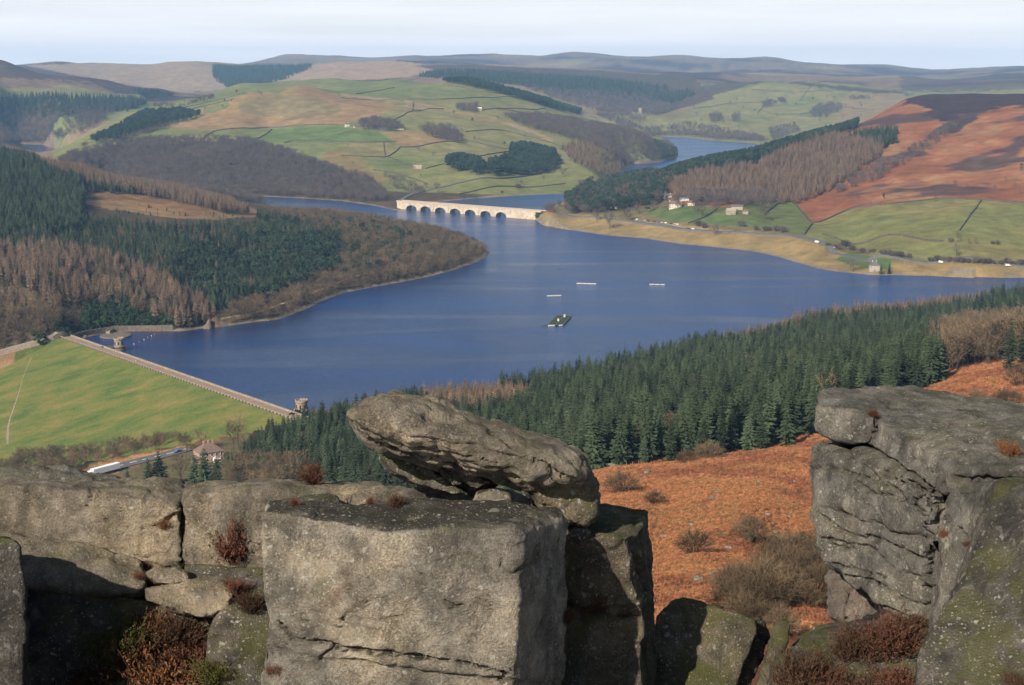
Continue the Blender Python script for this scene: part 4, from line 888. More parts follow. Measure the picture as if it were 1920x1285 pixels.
def rock(name, label, bm, mat, vox=0.03, sm=4, a=(0.045, 0.016, 0.006), sc=(0.7, 0.17, 0.06), bed=None, cracks=(), dents=(), off=0.0, parent=None, cat_='rock', group=None):
    me = bpy.data.meshes.new('tmp'); bm.to_mesh(me); bm.free(); o = bpy.data.objects.new('tmp', me); COL.objects.link(o)
    md = o.modifiers.new('r', 'REMESH'); md.mode = 'VOXEL'; md.voxel_size = vox; md.adaptivity = 0.0
    if sm: md = o.modifiers.new('s', 'SMOOTH'); md.factor = 0.5; md.iterations = sm
    dg = bpy.context.evaluated_depsgraph_get(); ev = o.evaluated_get(dg); m2 = ev.to_mesh()
    V = np.empty(len(m2.vertices) * 3, np.float32); m2.vertices.foreach_get('co', V); V = V.reshape(-1, 3).astype(float)
    Lp = np.empty(len(m2.loops), np.int32); m2.loops.foreach_get('vertex_index', Lp); F = Lp.reshape(-1, 4) if len(m2.loops) == 4 * len(m2.polygons) else None
    if F is None:
        m2.calc_loop_triangles(); F = np.array([t.vertices[:] for t in m2.loop_triangles])
    ev.to_mesh_clear(); bpy.data.objects.remove(o); bpy.data.meshes.remove(me)
    Nn = vnormals(V, F)
    d = sum(q * fbm(V, s, 3, 0.5, off + 3.0 * i) for i, (q, s) in enumerate(zip(a, sc)))
    # ridged weathering pits
    d -= a[1] * 1.3 * np.clip(1 - 4.0 * np.abs(fbm(V, sc[1] * 2.4, 2, 0.5, off + 11)), 0, 1) ** 2
    if bed:
        nx, nyy, nzz, step, depth, wid = bed; q = V @ np.array([nx, nyy, nzz]) + 0.10 * fbm(V, 0.8, 3, 0.5, off + 5) + 0.02 * fbm(V, 0.15, 2, 0.5, off + 6)
        g = np.random.default_rng(int(off * 10) + 5); lo, hi = q.min(), q.max(); bs = [lo]
        while bs[-1] < hi: bs.append(bs[-1] + step * g.uniform(0.45, 1.6))
        bs = np.array(bs); lay = np.searchsorted(bs, q); st = g.uniform(-1, 1, len(bs) + 2)[lay] * depth * 0.55
        dist = np.min(np.abs(q[:, None] - bs[None, :]), 1); msk = smooth(-0.5, 0.1, fbm(V, 0.55, 2, 0.5, off + 8))
        d += st - 1.3 * depth * np.clip(1 - dist / (1.5 * wid), 0, 1) * msk
    V = V + Nn * d[:, None]
    if cracks or dents:
        bvh = BVHTree.FromPolygons([tuple(p) for p in V], [tuple(f) for f in F.tolist()]); org = Vector((0, 0, EYE)); cum = np.zeros(len(V))
        for ck in cracks:
            pl, wid, dep = ck; pts = []
            for (u0, v0), (u1, v1) in zip(pl[:-1], pl[1:]):
                k = max(2, int(math.hypot(u1 - u0, v1 - v0) / 3))
                for t in np.linspace(0, 1, k):
                    h = bvh.ray_cast(org, Vector(ray(u0 + (u1 - u0) * t, v0 + (v1 - v0) * t)).normalized())
                    if h[0] is not None: pts.append(h[0][:])
            if not pts: continue
            pts = np.array(pts); bb = (V > pts.min(0) - 0.2).all(1) & (V < pts.max(0) + 0.2).all(1); ix = np.where(bb)[0]
            dm = np.full(len(ix), 9.0); W_ = V[ix] + 0.012 * np.stack([fbm(V[ix], 0.08, 2, 0.5, off + k) for k in range(3)], 1)
            for i in range(0, len(pts), 50): dm = np.minimum(dm, np.sqrt(((W_[:, None, :] - pts[None, i:i + 50, :]) ** 2).sum(2)).min(1))
            ww = wid * (0.75 + 0.5 * np.clip(fbm(V[ix], 0.25, 2, 0.5, off + 31), -1, 1)); cum[ix] = np.minimum(cum[ix], -1.35 * dep * np.clip(1 - dm / (1.35 * ww), 0, 1) ** 0.8)
        V = V + vnormals(V, F) * cum[:, None]
        for u, v, r_, dep in dents:
            h = bvh.ray_cast(org, Vector(ray(u, v)).normalized())
            if h[0] is None: continue
            q = np.array(h[0][:]); dd = np.sqrt(((V - q) ** 2).sum(1)); V = V - np.array(h[1][:])[None, :] * (dep * np.exp(-(dd / r_) ** 2))[:, None]
    c = V.mean(0); c[2] = V[:, 2].min()
    ob = add(name, mesh_np(name, V - c, F, [mat], sm=True), parent, tuple(c)); tag(ob, label, cat_, group, 'thing')
    return ob
BED_H = (0.10, -0.22, 0.97)
# ---- the great square block in the middle
A = [(500, 960, 9.05), (600, 972, 8.95), (700, 990, 8.85), (850, 996, 8.8), (960, 992, 8.78), (983, 1003, 8.82), (508, 945, 9.55), (650, 944, 9.75), (800, 940, 9.95), (940, 938, 9.95), (1050, 955, 9.78), (1066, 970, 9.72),
     (494, 1060, 8.98), (497, 1150, 8.95), (505, 1215, 8.95), (705, 1240, 8.72), (966, 1275, 8.66), (1062, 1150, 9.6), (1060, 1275, 9.55), (520, 1215, 9.9), (970, 1120, 8.72)]
A2 = [(492, 1190, 9.0), (600, 1215, 8.88), (700, 1236, 8.8), (960, 1270, 8.74), (480, 1350, 8.9), (955, 1350, 8.68), (1055, 1350, 9.5), (1055, 1255, 9.6), (520, 1350, 9.9), (520, 1200, 9.8)]
rock('square_boulder', 'big square block of grey brown gritstone in the middle of the crag', hull_bm([A, A2]), M_GRIT, 0.016, 3, (0.034, 0.016, 0.007), (0.6, 0.16, 0.05), bed=(-0.06, -0.08, 0.99, 0.5, 0.012, 0.012),
  cracks=[([(520, 1168), (548, 1197), (600, 1206), (627, 1212), (645, 1219), (706, 1223), (785, 1234), (834, 1239), (873, 1245), (957, 1268)], 0.02, 0.10), ([(724, 1120), (697, 1127), (671, 1136), (649, 1153), (636, 1173)], 0.014, 0.045), ([(566, 1155), (605, 1164), (640, 1172)], 0.012, 0.03),
   ([(777, 1127), (801, 1116), (825, 1122), (856, 1136), (873, 1138)], 0.013, 0.04), ([(649, 1160), (706, 1164), (768, 1153), (838, 1140), (865, 1136)], 0.011, 0.03), ([(540, 1240), (590, 1246), (605, 1230), (640, 1215)], 0.016, 0.05), ([(935, 1010), (940, 1060), (955, 1080), (1010, 1050), (1050, 1010)], 0.014, 0.03), ([(880, 1250), (920, 1262), (955, 1285)], 0.015, 0.05)],
  dents=[(800, 968, 0.28, 0.05), (720, 972, 0.16, 0.03), (900, 962, 0.2, 0.03), (1010, 1060, 0.12, 0.05)], off=1.0)
# ---- the perched boulder with its blunt snout
FO = [(645, 778), (652, 767), (678, 757), (703, 751), (722, 741), (745, 737), (775, 740), (815, 749), (860, 765), (910, 786), (955, 801), (1000, 815), (1040, 822), (1072, 836), (1098, 852), (1110, 872), (1112, 900), (1100, 915), (1060, 918), (1010, 918), (965, 915), (920, 900), (870, 884), (815, 872), (765, 858), (722, 846), (695, 834), (672, 812), (655, 796)]
rock('perched_boulder', 'long tilted boulder perched on the block with its blunt snout pointing over the valley', inflate(FO, [(690, 790), (780, 800), (880, 835), (980, 865), (1060, 880)], 10.3, 0.6, 13, 2.1, 0.24), M_TAN, 0.017, 3, (0.05, 0.02, 0.007), (0.5, 0.15, 0.05), bed=(0.30, -0.15, 0.94, 0.11, 0.034, 0.016),
  cracks=[([(655, 795), (700, 815), (760, 838), (820, 848), (880, 858), (930, 868)], 0.016, 0.05), ([(918, 808), (960, 835), (1005, 862), (1040, 885), (1075, 900)], 0.022, 0.08), ([(665, 805), (720, 838), (800, 858), (880, 880), (960, 905)], 0.02, 0.06), ([(830, 830), (870, 845), (905, 850)], 0.014, 0.04)], off=2.0)
rock('mossy_support_stone', 'mossy green stone that props up the tail of the perched boulder', hull_bm([[(985, 915, 10.0), (1030, 885, 10.0), (1110, 888, 10.1), (1117, 920, 10.1), (1112, 962, 10.1), (1094, 983, 10.05), (1055, 975, 9.98), (1010, 945, 9.95), (990, 900, 10.8), (1110, 890, 10.8), (1095, 985, 10.7), (1010, 960, 10.7)]]), M_MOSSY, 0.022, 5, (0.05, 0.018, 0.006), (0.35, 0.12, 0.05), bed=(0.1, -0.1, 0.98, 0.1, 0.012, 0.012), off=3.0)
rock('leaning_flake', 'thin grey flake wedged slantwise under the perched boulder', hull_bm([back([(713, 858, 10.5), (735, 852, 10.5), (800, 872, 10.5), (860, 905, 10.5), (885, 930, 10.45), (845, 932, 10.45), (780, 912, 10.45), (730, 885, 10.45)], 0.6, -4)]), M_SLAB, 0.022, 4, (0.03, 0.012, 0.005), (0.4, 0.12, 0.05), off=4.0)
rock('wedge_stone', 'knobbly dark wedge stone between the flake and the perched boulder', hull_bm([back([(815, 880, 10.3), (840, 872, 10.25), (890, 880, 10.25), (930, 905, 10.3), (900, 925, 10.3), (850, 915, 10.3)], 0.5)]), M_SLAB, 0.022, 3, (0.04, 0.02, 0.006), (0.25, 0.09, 0.05), bed=(0.3, -0.15, 0.94, 0.07, 0.02, 0.012), off=5.0)
rock('round_stone', 'small rounded stone lying under the perched boulder', hull_bm([back([(888, 938, 10.15), (895, 922, 10.15), (920, 916, 10.15), (950, 922, 10.15), (962, 940, 10.15), (950, 955, 10.15), (900, 955, 10.15)], 0.35)]), M_GRIT, 0.018, 7, (0.02, 0.01, 0.004), (0.2, 0.08, 0.04), off=6.0)
rock('gap_stone', 'small dark stone stuck in the gap right of the square block', hull_bm([back([(1062, 1008, 9.9), (1068, 992, 9.9), (1092, 988, 9.95), (1110, 998, 10.0), (1105, 1012, 10.0), (1085, 1022, 9.95)], 0.3)]), M_SLAB, 0.016, 6, (0.02, 0.01, 0.004), (0.2, 0.08, 0.04), off=7.0)
# ---- block behind, to the right of the square one
Cb = [(1098, 947, 11.2), (1160, 946, 11.25), (1222, 951, 11.2), (1068, 1008, 10.15), (1120, 1002, 10.05), (1175, 1003, 10.05), (1205, 985, 10.35), (1216, 1118, 10.25), (1200, 1140, 10.1), (1062, 1140, 10.1), (1233, 1135, 11.1), (1060, 960, 11.1), (1060, 1140, 11.0)]
Cb2 = [(1060, 1138, 10.2), (1206, 1142, 10.15), (1205, 1340, 10.1), (1060, 1340, 10.1), (1232, 1136, 11.15), (1226, 1340, 11.2), (1060, 1340, 11.2), (1060, 1130, 11.0)]
rock('shoulder_block', 'tall mossy topped block standing behind the square block, half in shadow', hull_bm([Cb, Cb2]), M_MOSSY, 0.024, 2, (0.045, 0.018, 0.006), (0.6, 0.15, 0.05), cracks=[([(1064, 1136), (1110, 1150), (1160, 1155), (1205, 1148), (1222, 1138)], 0.025, 0.10), ([(1180, 1010), (1195, 1060), (1212, 1110)], 0.02, 0.05)], dents=[(1125, 985, 0.22, 0.07)], off=8.0)
# ---- long rock wall on the left
D1 = [(-160, 905, 11.75), (0, 909, 11.6), (70, 910, 11.52), (150, 921, 11.5), (225, 930, 11.48), (300, 942, 11.46), (339, 952, 11.46), (-160, 896, 12.6), (60, 900, 12.5), (340, 905, 12.4), (-160, 990, 11.6), (48, 1000, 11.45), (190, 1052, 11.4), (340, 1052, 11.4), (340, 1120, 11.7), (-160, 1110, 11.7), (330, 1120, 12.4), (-160, 1120, 12.4)]
rock('wall_boulder', 'long tan slab of the low rock wall with a wavy crack below it', hull_bm([D1]), M_TAN, 0.021, 2, (0.045, 0.02, 0.008), (0.8, 0.2, 0.05), bed=(0.04, -0.1, 0.99, 0.4, 0.022, 0.014), cracks=[([(195, 972), (215, 985), (250, 990), (300, 985), (330, 965), (336, 950)], 0.014, 0.05), ([(212, 975), (228, 956)], 0.011, 0.035), ([(152, 958), (168, 945), (170, 930)], 0.013, 0.04), ([(228, 1005), (242, 990)], 0.011, 0.03)], off=9.0)
D2 = [(343, 950, 11.42), (367, 927, 11.42), (433, 914, 11.4), (520, 922, 11.35), (640, 918, 11.5), (720, 912, 11.6), (343, 907, 12.3), (433, 903, 12.4), (560, 908, 12.4), (720, 906, 12.3), (343, 1062, 11.38), (520, 1075, 11.3), (720, 1075, 11.3), (343, 1110, 12), (720, 1110, 12)]
D2b = [(640, 920, 11.2), (740, 908, 11.5), (800, 925, 11.2), (818, 950, 11.1), (640, 990, 11.0), (818, 1000, 11.1), (640, 930, 12), (800, 940, 11.9)]
D2c = [(780, 925, 11.4), (860, 905, 11.5), (960, 912, 11.5), (1000, 930, 11.4), (1000, 1040, 11.3), (780, 1040, 11.3), (860, 915, 12.1), (1000, 940, 12.0), (780, 1040, 12)]
rock('wall_block', 'squarer tan block of the low rock wall behind the square block', hull_bm([D2, D2b, D2c]), M_TAN, 0.024, 2, (0.045, 0.02, 0.008), (0.7, 0.18, 0.05), bed=(0.04, -0.1, 0.99, 0.35, 0.02, 0.014), cracks=[([(345, 1035), (365, 1030), (385, 1022)], 0.012, 0.03)], off=10.0)
rock('flat_cap_stone', 'flat dark capping stone on the top of the low wall', hull_bm([[(500, 944, 11.0), (530, 935, 11.0), (600, 926, 11.1), (632, 930, 11.1), (640, 940, 11.0), (600, 945, 10.9), (520, 950, 10.9), (520, 938, 11.5), (625, 930, 11.5), (560, 980, 11.1)]]), M_SLAB, 0.022, 4, (0.02, 0.01, 0.004), (0.3, 0.1, 0.05), off=11.0)
rock('back_ledge', 'weathered grey ledge behind the low wall with a white lichen patch', hull_bm([[(-120, 890, 13.0), (20, 883, 12.9), (62, 876, 12.9), (116, 880, 12.9), (152, 893, 12.85), (240, 905, 12.8), (-120, 915, 12.6), (240, 915, 12.6), (-120, 885, 13.8), (120, 882, 13.8), (240, 905, 13.6), (0, 960, 13.2)]]), M_GREY2, 0.034, 2, (0.05, 0.025, 0.008), (0.4, 0.12, 0.05), off=12.0)
D3 = [(-180, 985, 11.5), (60, 1004, 11.42), (190, 1049, 11.37), (265, 1052, 11.35), (276, 1098, 11.1), (250, 1113, 10.98), (60, 1100, 11.0), (-180, 1088, 11.05), (-180, 1000, 12.2), (265, 1060, 12.2), (270, 1150, 11.6), (-180, 1150, 11.6)]
rock('sloping_slab', 'sloping slab under the wavy crack of the rock wall, half in shadow', hull_bm([D3]), M_TAN, 0.026, 3, (0.045, 0.016, 0.006), (0.7, 0.2, 0.05), bed=(0.05, -0.35, 0.93, 0.22, 0.025, 0.016), off=13.0)
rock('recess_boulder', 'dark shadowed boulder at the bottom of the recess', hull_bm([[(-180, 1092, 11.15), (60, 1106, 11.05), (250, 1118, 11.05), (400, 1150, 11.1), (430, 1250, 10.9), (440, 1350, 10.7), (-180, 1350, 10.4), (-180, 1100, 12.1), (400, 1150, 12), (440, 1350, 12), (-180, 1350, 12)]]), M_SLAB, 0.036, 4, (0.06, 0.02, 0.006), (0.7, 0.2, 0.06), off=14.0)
rock('upper_ledge_stone', 'small rounded ledge stone below the rock wall', hull_bm([back([(272, 1080, 11.0), (285, 1068, 11.05), (330, 1066, 11.05), (356, 1080, 11.0), (352, 1092, 10.95), (290, 1095, 10.95)], 0.5)]), M_TAN, 0.02, 5, (0.025, 0.012, 0.005), (0.3, 0.1, 0.05), off=15.0)
rock('lower_ledge_stone', 'larger rounded ledge stone with a sunlit nose below the rock wall', hull_bm([back([(268, 1100, 10.9), (350, 1090, 10.95), (410, 1092, 10.95), (440, 1108, 10.9), (432, 1135, 10.8), (400, 1154, 10.75), (330, 1152, 10.75), (275, 1128, 10.8)], 0.7)]), M_TAN, 0.022, 5, (0.035, 0.016, 0.006), (0.35, 0.12, 0.05), bed=(0.05, -0.2, 0.96, 0.13, 0.018, 0.014), off=16.0)
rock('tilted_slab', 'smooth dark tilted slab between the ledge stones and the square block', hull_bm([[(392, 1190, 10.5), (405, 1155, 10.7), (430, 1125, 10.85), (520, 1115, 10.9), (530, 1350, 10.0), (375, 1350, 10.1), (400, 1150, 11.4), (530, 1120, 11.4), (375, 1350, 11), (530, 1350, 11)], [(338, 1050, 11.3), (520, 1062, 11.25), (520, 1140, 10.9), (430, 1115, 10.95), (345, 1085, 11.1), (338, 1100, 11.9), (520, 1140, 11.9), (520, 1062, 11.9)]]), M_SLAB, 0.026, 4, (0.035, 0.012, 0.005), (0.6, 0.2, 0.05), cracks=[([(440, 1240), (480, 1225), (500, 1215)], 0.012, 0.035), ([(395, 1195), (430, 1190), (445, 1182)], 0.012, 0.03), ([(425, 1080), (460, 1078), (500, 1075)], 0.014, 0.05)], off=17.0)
rock('shaded_boulder', 'shaded boulder cut off by the left edge of the picture', hull_bm([[(-300, 985, 10.3), (0, 1000, 10.0), (30, 1006, 9.95), (47, 1024, 9.95), (50, 1130, 9.9), (42, 1350, 9.8), (-300, 1350, 9.6), (-300, 990, 11.0), (20, 1010, 10.8), (40, 1350, 10.8), (-300, 1350, 10.8)]]), M_SLAB, 0.03, 5, (0.05, 0.02, 0.006), (0.6, 0.16, 0.05), off=18.0)  # dark stone colour stands in for the shade on this boulder
rock('outer_boulder', 'tall boulder standing just outside the left edge of the picture', hull_bm([[(-900, 790, 10.4), (-520, 815, 10.2), (-400, 835, 10.1), (-330, 900, 10.0), (-290, 960, 9.95), (-230, 1010, 9.9), (-200, 1120, 9.8), (-190, 1350, 9.7), (-900, 1350, 9.6), (-900, 800, 11.2), (-480, 840, 11.1), (-300, 960, 11.0), (-200, 1350, 11), (-900, 1350, 11.2)]]), M_GREY2, 0.05, 3, (0.07, 0.02, 0.006), (0.7, 0.2, 0.06), off=19.0)
# ---- stones in the gap
rock('slanted_boulder', 'slanted lichen spotted boulder in the gap, its left half in shadow', hull_bm([[(1228, 1155, 11.2), (1262, 1122, 11.35), (1278, 1115, 11.38), (1296, 1120, 11.38), (1360, 1140, 11.3), (1422, 1160, 11.25), (1418, 1182, 11.15), (1372, 1310, 10.8), (1225, 1340, 10.75), (1240, 1150, 12.4), (1415, 1165, 12.3), (1370, 1330, 11.9), (1225, 1340, 12)]]), M_MOSSY, 0.024, 2, (0.035, 0.014, 0.006), (0.5, 0.16, 0.05), off=20.0)
rock('splintered_flake', 'dark splintered flake leaning on the slanted boulder', hull_bm([back([(1412, 1168, 11.5), (1426, 1158, 11.6), (1434, 1180, 11.5), (1441, 1198, 11.45), (1400, 1310, 11.0), (1362, 1310, 10.95)], 0.28)]), M_SLAB, 0.02, 2, (0.02, 0.014, 0.006), (0.3, 0.08, 0.04), bed=(0.9, 0.1, 0.35, 0.06, 0.022, 0.012), off=21.0)
rock('standing_stone', 'narrow post like stone leaning beside the splintered flake', hull_bm([back([(1450, 1172, 11.4), (1468, 1159, 11.45), (1483, 1166, 11.4), (1478, 1205, 11.3), (1440, 1310, 10.95), (1412, 1310, 10.95)], 0.22)]), M_MOSSY, 0.018, 3, (0.016, 0.01, 0.005), (0.25, 0.08, 0.04), off=22.0)
rock('heather_ledge', 'low mossy rock ledge carrying the heather at the foot of the right crag', hull_bm([[(1438, 1250, 10.7), (1505, 1185, 11.3), (1560, 1165, 11.6), (1640, 1172, 11.6), (1745, 1165, 11.4), (1725, 1350, 10.0), (1425, 1350, 10.2), (1500, 1190, 12.3), (1745, 1190, 12.3), (1425, 1350, 11.5), (1745, 1350, 11.5)]]), M_SLAB, 0.03, 4, (0.06, 0.02, 0.006), (0.5, 0.15, 0.05), off=23.0)
rock('pale_stone', 'pale pinkish stone showing under the overhang of the right crag', hull_bm([back([(1553, 1075, 13.4), (1600, 1070, 13.4), (1670, 1110, 13.3), (1660, 1150, 13.2), (1598, 1170, 13.1), (1558, 1152, 13.2)], 0.8)]), M_PINK, 0.024, 1, (0.05, 0.02, 0.007), (0.3, 0.1, 0.05), bed=(0.2, 0.2, 0.94, 0.16, 0.02, 0.014), cracks=[([(1585, 1160), (1590, 1130), (1600, 1105), (1612, 1085)], 0.02, 0.06)], off=24.0)
# ---- the crag on the right
CAP = [(1530, 757, 13.3), (1532, 802, 13.15), (1560, 818, 13.05), (1610, 836, 12.85), (1626, 833, 12.75), (1641, 795, 12.7), (1641, 782, 12.75), (1541, 737, 13.9), (1600, 730, 14.4), (1690, 730, 14.9), (1700, 800, 14.2), (1560, 800, 14.4)]
TOP = [(1643, 787, 12.75), (1700, 820, 12.0), (1778, 874, 11.1), (1860, 873, 10.8), (1920, 876, 10.65), (2120, 884, 10.4), (1628, 836, 12.75), (1690, 880, 11.9), (1757, 918, 11.2), (1776, 926, 11.1), (1690, 730, 15.0), (1800, 752, 14.8), (1920, 768, 14.4), (2120, 772, 14.2), (1860, 906, 10.95), (1920, 908, 10.85), (2120, 915, 10.6), (1776, 926, 13), (1650, 830, 14.5), (2120, 960, 14)]
ROCK_TOP = [(1850, 800, 12.9), (1900, 790, 13.0), (1990, 790, 12.9), (1990, 830, 12.3), (1870, 835, 12.2), (1840, 822, 12.5), (1990, 810, 13.8)]
rock('overhanging_cap', 'flat topped overhanging cap of the right crag, jutting out like a beak', hull_bm([CAP, TOP, ROCK_TOP]), M_GREY2, 0.028, 2, (0.045, 0.02, 0.008), (0.7, 0.18, 0.06), cracks=[([(1643, 775), (1642, 800), (1630, 832)], 0.03, 0.16), ([(1690, 845), (1730, 872), (1770, 905)], 0.018, 0.05), ([(1770, 790), (1800, 800), (1815, 812)], 0.018, 0.06), ([(1645, 805), (1690, 842), (1740, 880)], 0.014, 0.04), ([(1785, 900), (1850, 898), (1918, 902)], 0.03, 0.08)], dents=[(1770, 800, 0.3, 0.06)], off=25.0)  # last groove is added for a shadow line along the cap's front
FACE = [(1527, 838, 13.4), (1521, 872, 13.3), (1531, 930, 13.1), (1531, 990, 13.0), (1545, 1050, 12.9), (1600, 1090, 12.55), (1640, 1124, 12.2), (1700, 1160, 11.65), (1755, 1175, 11.35), (1770, 912, 11.22), (1764, 1000, 11.3), (1622, 842, 12.8), (1527, 838, 14.6), (1600, 818, 14.4), (1700, 830, 13.9), (1775, 905, 13.0), (1545, 1060, 14), (1740, 1170, 13), (1640, 1130, 13.4)]
rock('crag_face', 'grey left facing wall of the right crag cut by slanting cracks', hull_bm([FACE]), M_GREY2, 0.02, 2, (0.055, 0.02, 0.007), (0.6, 0.16, 0.06), bed=(0.0, 0.10, 0.99, 0.27, 0.055, 0.017),
  cracks=[([(1600, 888), (1650, 900), (1690, 930), (1720, 955), (1757, 978)], 0.024, 0.10), ([(1533, 960), (1560, 985), (1600, 1005), (1650, 1012), (1700, 1035), (1742, 1055)], 0.022, 0.08), ([(1540, 1010), (1580, 1018), (1640, 1030), (1665, 1060), (1700, 1090)], 0.02, 0.07), ([(1545, 1055), (1600, 1068), (1660, 1085)], 0.02, 0.06), ([(1560, 1078), (1640, 1090), (1690, 1120), (1735, 1140)], 0.02, 0.07), ([(1620, 860), (1660, 880), (1700, 898), (1752, 930)], 0.02, 0.08), ([(1757, 925), (1750, 1000), (1742, 1080), (1738, 1150)], 0.028, 0.12), ([(1600, 920), (1640, 960), (1660, 990)], 0.014, 0.04)], off=26.0)
INN = [(1779, 916, 11.0), (1860, 907, 10.62), (1872, 910, 10.5), (1866, 960, 10.45), (1858, 1005, 10.4), (1820, 1080, 10.4), (1752, 1145, 10.7), (1738, 1172, 10.95), (1735, 1350, 10.7), (1760, 965, 11.15), (1779, 905, 12.2), (1870, 905, 12.2), (1735, 1350, 12), (1860, 1350, 11)]
rock('inner_block', 'upright block in the corner of the right crag with a tuft in its crack', hull_bm([INN]), M_GREY2, 0.026, 2, (0.045, 0.018, 0.006), (0.5, 0.15, 0.06), bed=(0.85, 0.1, 0.4, 0.32, 0.03, 0.018), cracks=[([(1765, 965), (1790, 985), (1815, 1010), (1822, 1030)], 0.022, 0.07), ([(1780, 1030), (1800, 1055), (1815, 1065)], 0.018, 0.05), ([(1845, 905), (1850, 950), (1825, 1000), (1822, 1030)], 0.02, 0.06)], off=27.0)
SLB = [(1872, 914, 10.3), (1920, 910, 10.15), (2150, 915, 9.8), (1862, 1000, 10.2), (1803, 1078, 9.95), (1756, 1142, 9.7), (1718, 1212, 9.4), (1710, 1350, 9.0), (2150, 1350, 8.2), (1880, 905, 11.6), (2150, 905, 11.2), (1760, 1200, 11), (1720, 1350, 10.6), (2150, 1350, 10.5)]
rock('lichen_slab', 'great sloping slab blotched with yellow green lichen filling the lower right corner', hull_bm([SLB]), M_SLAB, 0.026, 6, (0.06, 0.02, 0.006), (0.8, 0.2, 0.05), dents=[(1830, 1100, 0.25, 0.05), (1850, 1010, 0.2, 0.04)], off=28.0)
# ================================================================== DAM, BRIDGE, ROADS, BUILDINGS
M_GRASS, nt, b = newmat('dam_grass')
geo = N(nt, 'ShaderNodeNewGeometry'); mp = N(nt, 'ShaderNodeMapping'); nt.links.new(geo.outputs['Position'], mp.inputs[0]); mp.inputs['Rotation'].default_value = (0, 0, rad(-45)); mp.inputs['Scale'].default_value = (0.4, 1.2, 1)
c = ramp(nt, noise(nt, mp.outputs[0], 0.075, 8, 0.7, 0.3), [(0.34, (0.048, 0.085, 0.018)), (0.5, (0.098, 0.112, 0.026)), (0.66, (0.165, 0.13, 0.042))])
c = mixc(nt, 1.0, c, ramp(nt, noise(nt, geo.outputs['Position'], 0.7, 5, 0.6), [(0.3, (0.75, 0.78, 0.75)), (0.7, (1.25, 1.22, 1.2))]), 'MULTIPLY')
nt.links.new(c, b.inputs['Base Color']); b.inputs['Roughness'].default_value = 0.95
M_DAMST = simple('dam_stone', (0.25, 0.2, 0.15), 0.9, 0.3, 0.6); M_DKST = simple('dark_masonry', (0.13, 0.105, 0.082), 0.9, 0.35, 0.5); M_ROADT = simple('tan_road', (0.24, 0.175, 0.13), 0.9, 0.15, 0.2)
M_TAR = simple('tarmac', (0.11, 0.108, 0.105), 0.85, 0.2, 0.3); M_PALE = simple('pale_concrete', (0.41, 0.34, 0.255), 0.85, 0.28, 0.22); M_WALL = simple('drystone', (0.075, 0.066, 0.055), 0.95, 0.4, 0.4)
M_WHITE = simple('white_paint', (0.8, 0.8, 0.78), 0.5, 0.06, 0.5, 0.4); M_SLATE = simple('slate_roof', (0.10, 0.10, 0.105), 0.8, 0.25, 0.8); M_TILE = simple('brown_roof', (0.15, 0.105, 0.085), 0.85, 0.25, 0.9); M_STONEW = simple('house_stone', (0.33, 0.27, 0.2), 0.9, 0.25, 0.8)
M_BRICK = simple('pinkish_wall', (0.33, 0.2, 0.16), 0.9, 0.2, 0.8); M_CREAM = simple('cream_wall', (0.55, 0.48, 0.38), 0.9, 0.12, 0.6); M_GLASS = simple('window_glass', (0.02, 0.022, 0.028), 0.15, 0.2, 1.0, 0.5); M_DARK = simple('black_rubber', (0.02, 0.02, 0.022), 0.7, 0.2, 2.0); M_BLUEROOF = simple('blue_roof', (0.12, 0.2, 0.36), 0.6, 0.15, 0.4)
M_CARS = {'white': simple('white_car_paint', (0.78, 0.78, 0.78), 0.3, 0.03, 1, 0.5), 'silver': simple('silver_car_paint', (0.42, 0.43, 0.45), 0.3, 0.05, 1, 0.5), 'dark': simple('dark_car_paint', (0.03, 0.035, 0.045), 0.3, 0.1, 1, 0.5), 'blue': simple('blue_car_paint', (0.05, 0.13, 0.33), 0.3, 0.1, 1, 0.5), 'red': simple('red_car_paint', (0.35, 0.04, 0.03), 0.3, 0.1, 1, 0.5)}
def rotz_of(dx, dy): return math.atan2(dy, dx)
# ---- dam; local x runs along the crest, local y across it
sg = 1 if (-dty * dnx + dtx * dny) > 0 else -1
dam = thing('dam', 'long grass faced dam with a parapeted road along its crest', 'dam', (DE.x, DE.y, 0), rotz_of(dtx, dty))
nx_, ny_ = 90, 36; xs = np.linspace(-14, DL + 3, nx_); ts = np.linspace(0, 1, ny_); v = []
for x in xs:
    for t in ts:
        d = 4.4 + 120 * t; z = 4.1 - 49.5 * t + 0.9 * math.sin(3 * t + x * 0.02) * t * (1 - t) * 4
        v.append((x, sg * d, z))
q = np.arange(nx_ * ny_).reshape(nx_, ny_); f = np.stack([q[:-1, :-1].ravel(), q[1:, :-1].ravel(), q[1:, 1:].ravel(), q[:-1, 1:].ravel()], 1)
add('grass_embankment', mesh_np('grass_embankment', v, f if sg > 0 else f[:, ::-1], [M_GRASS], sm=True), dam)
MB().prism([(-14, -8), (DL + 3, -8), (DL + 3, 4.0), (-14, 4.0)], -4.6, 4.6).build('crest', M_DAMST, dam)
MB().box(-14, DL + 3, -3.9, 3.9, 3.9, 4.08).build('crest_road', M_ROADT, dam)
m = MB(); m.prism([(-14, -8), (DL, -8), (DL, 3.6), (-14, 3.6)], *( (-16, -4.5) if sg > 0 else (4.5, 16))); me_ = m.mesh('stone_pitching', M_DAMST)
for vv in me_.vertices:
    if abs(vv.co.y) > 10: vv.co.z = min(vv.co.z, -6)
add('stone_pitching', me_, dam)
for s_, nm in ((1, 'downstream_parapet'), (-1, 'upstream_parapet')):
    y = s_ * sg * 4.3
    pw_ = MB().box(-14, DL + 3, y - 0.28, y + 0.28, 3.9, 5.0).build('parapet', M_DAMST, dam); MB().box(-14, DL + 3, y - 0.42, y + 0.42, 5.0, 5.25).build('coping', M_DAMST, pw_)
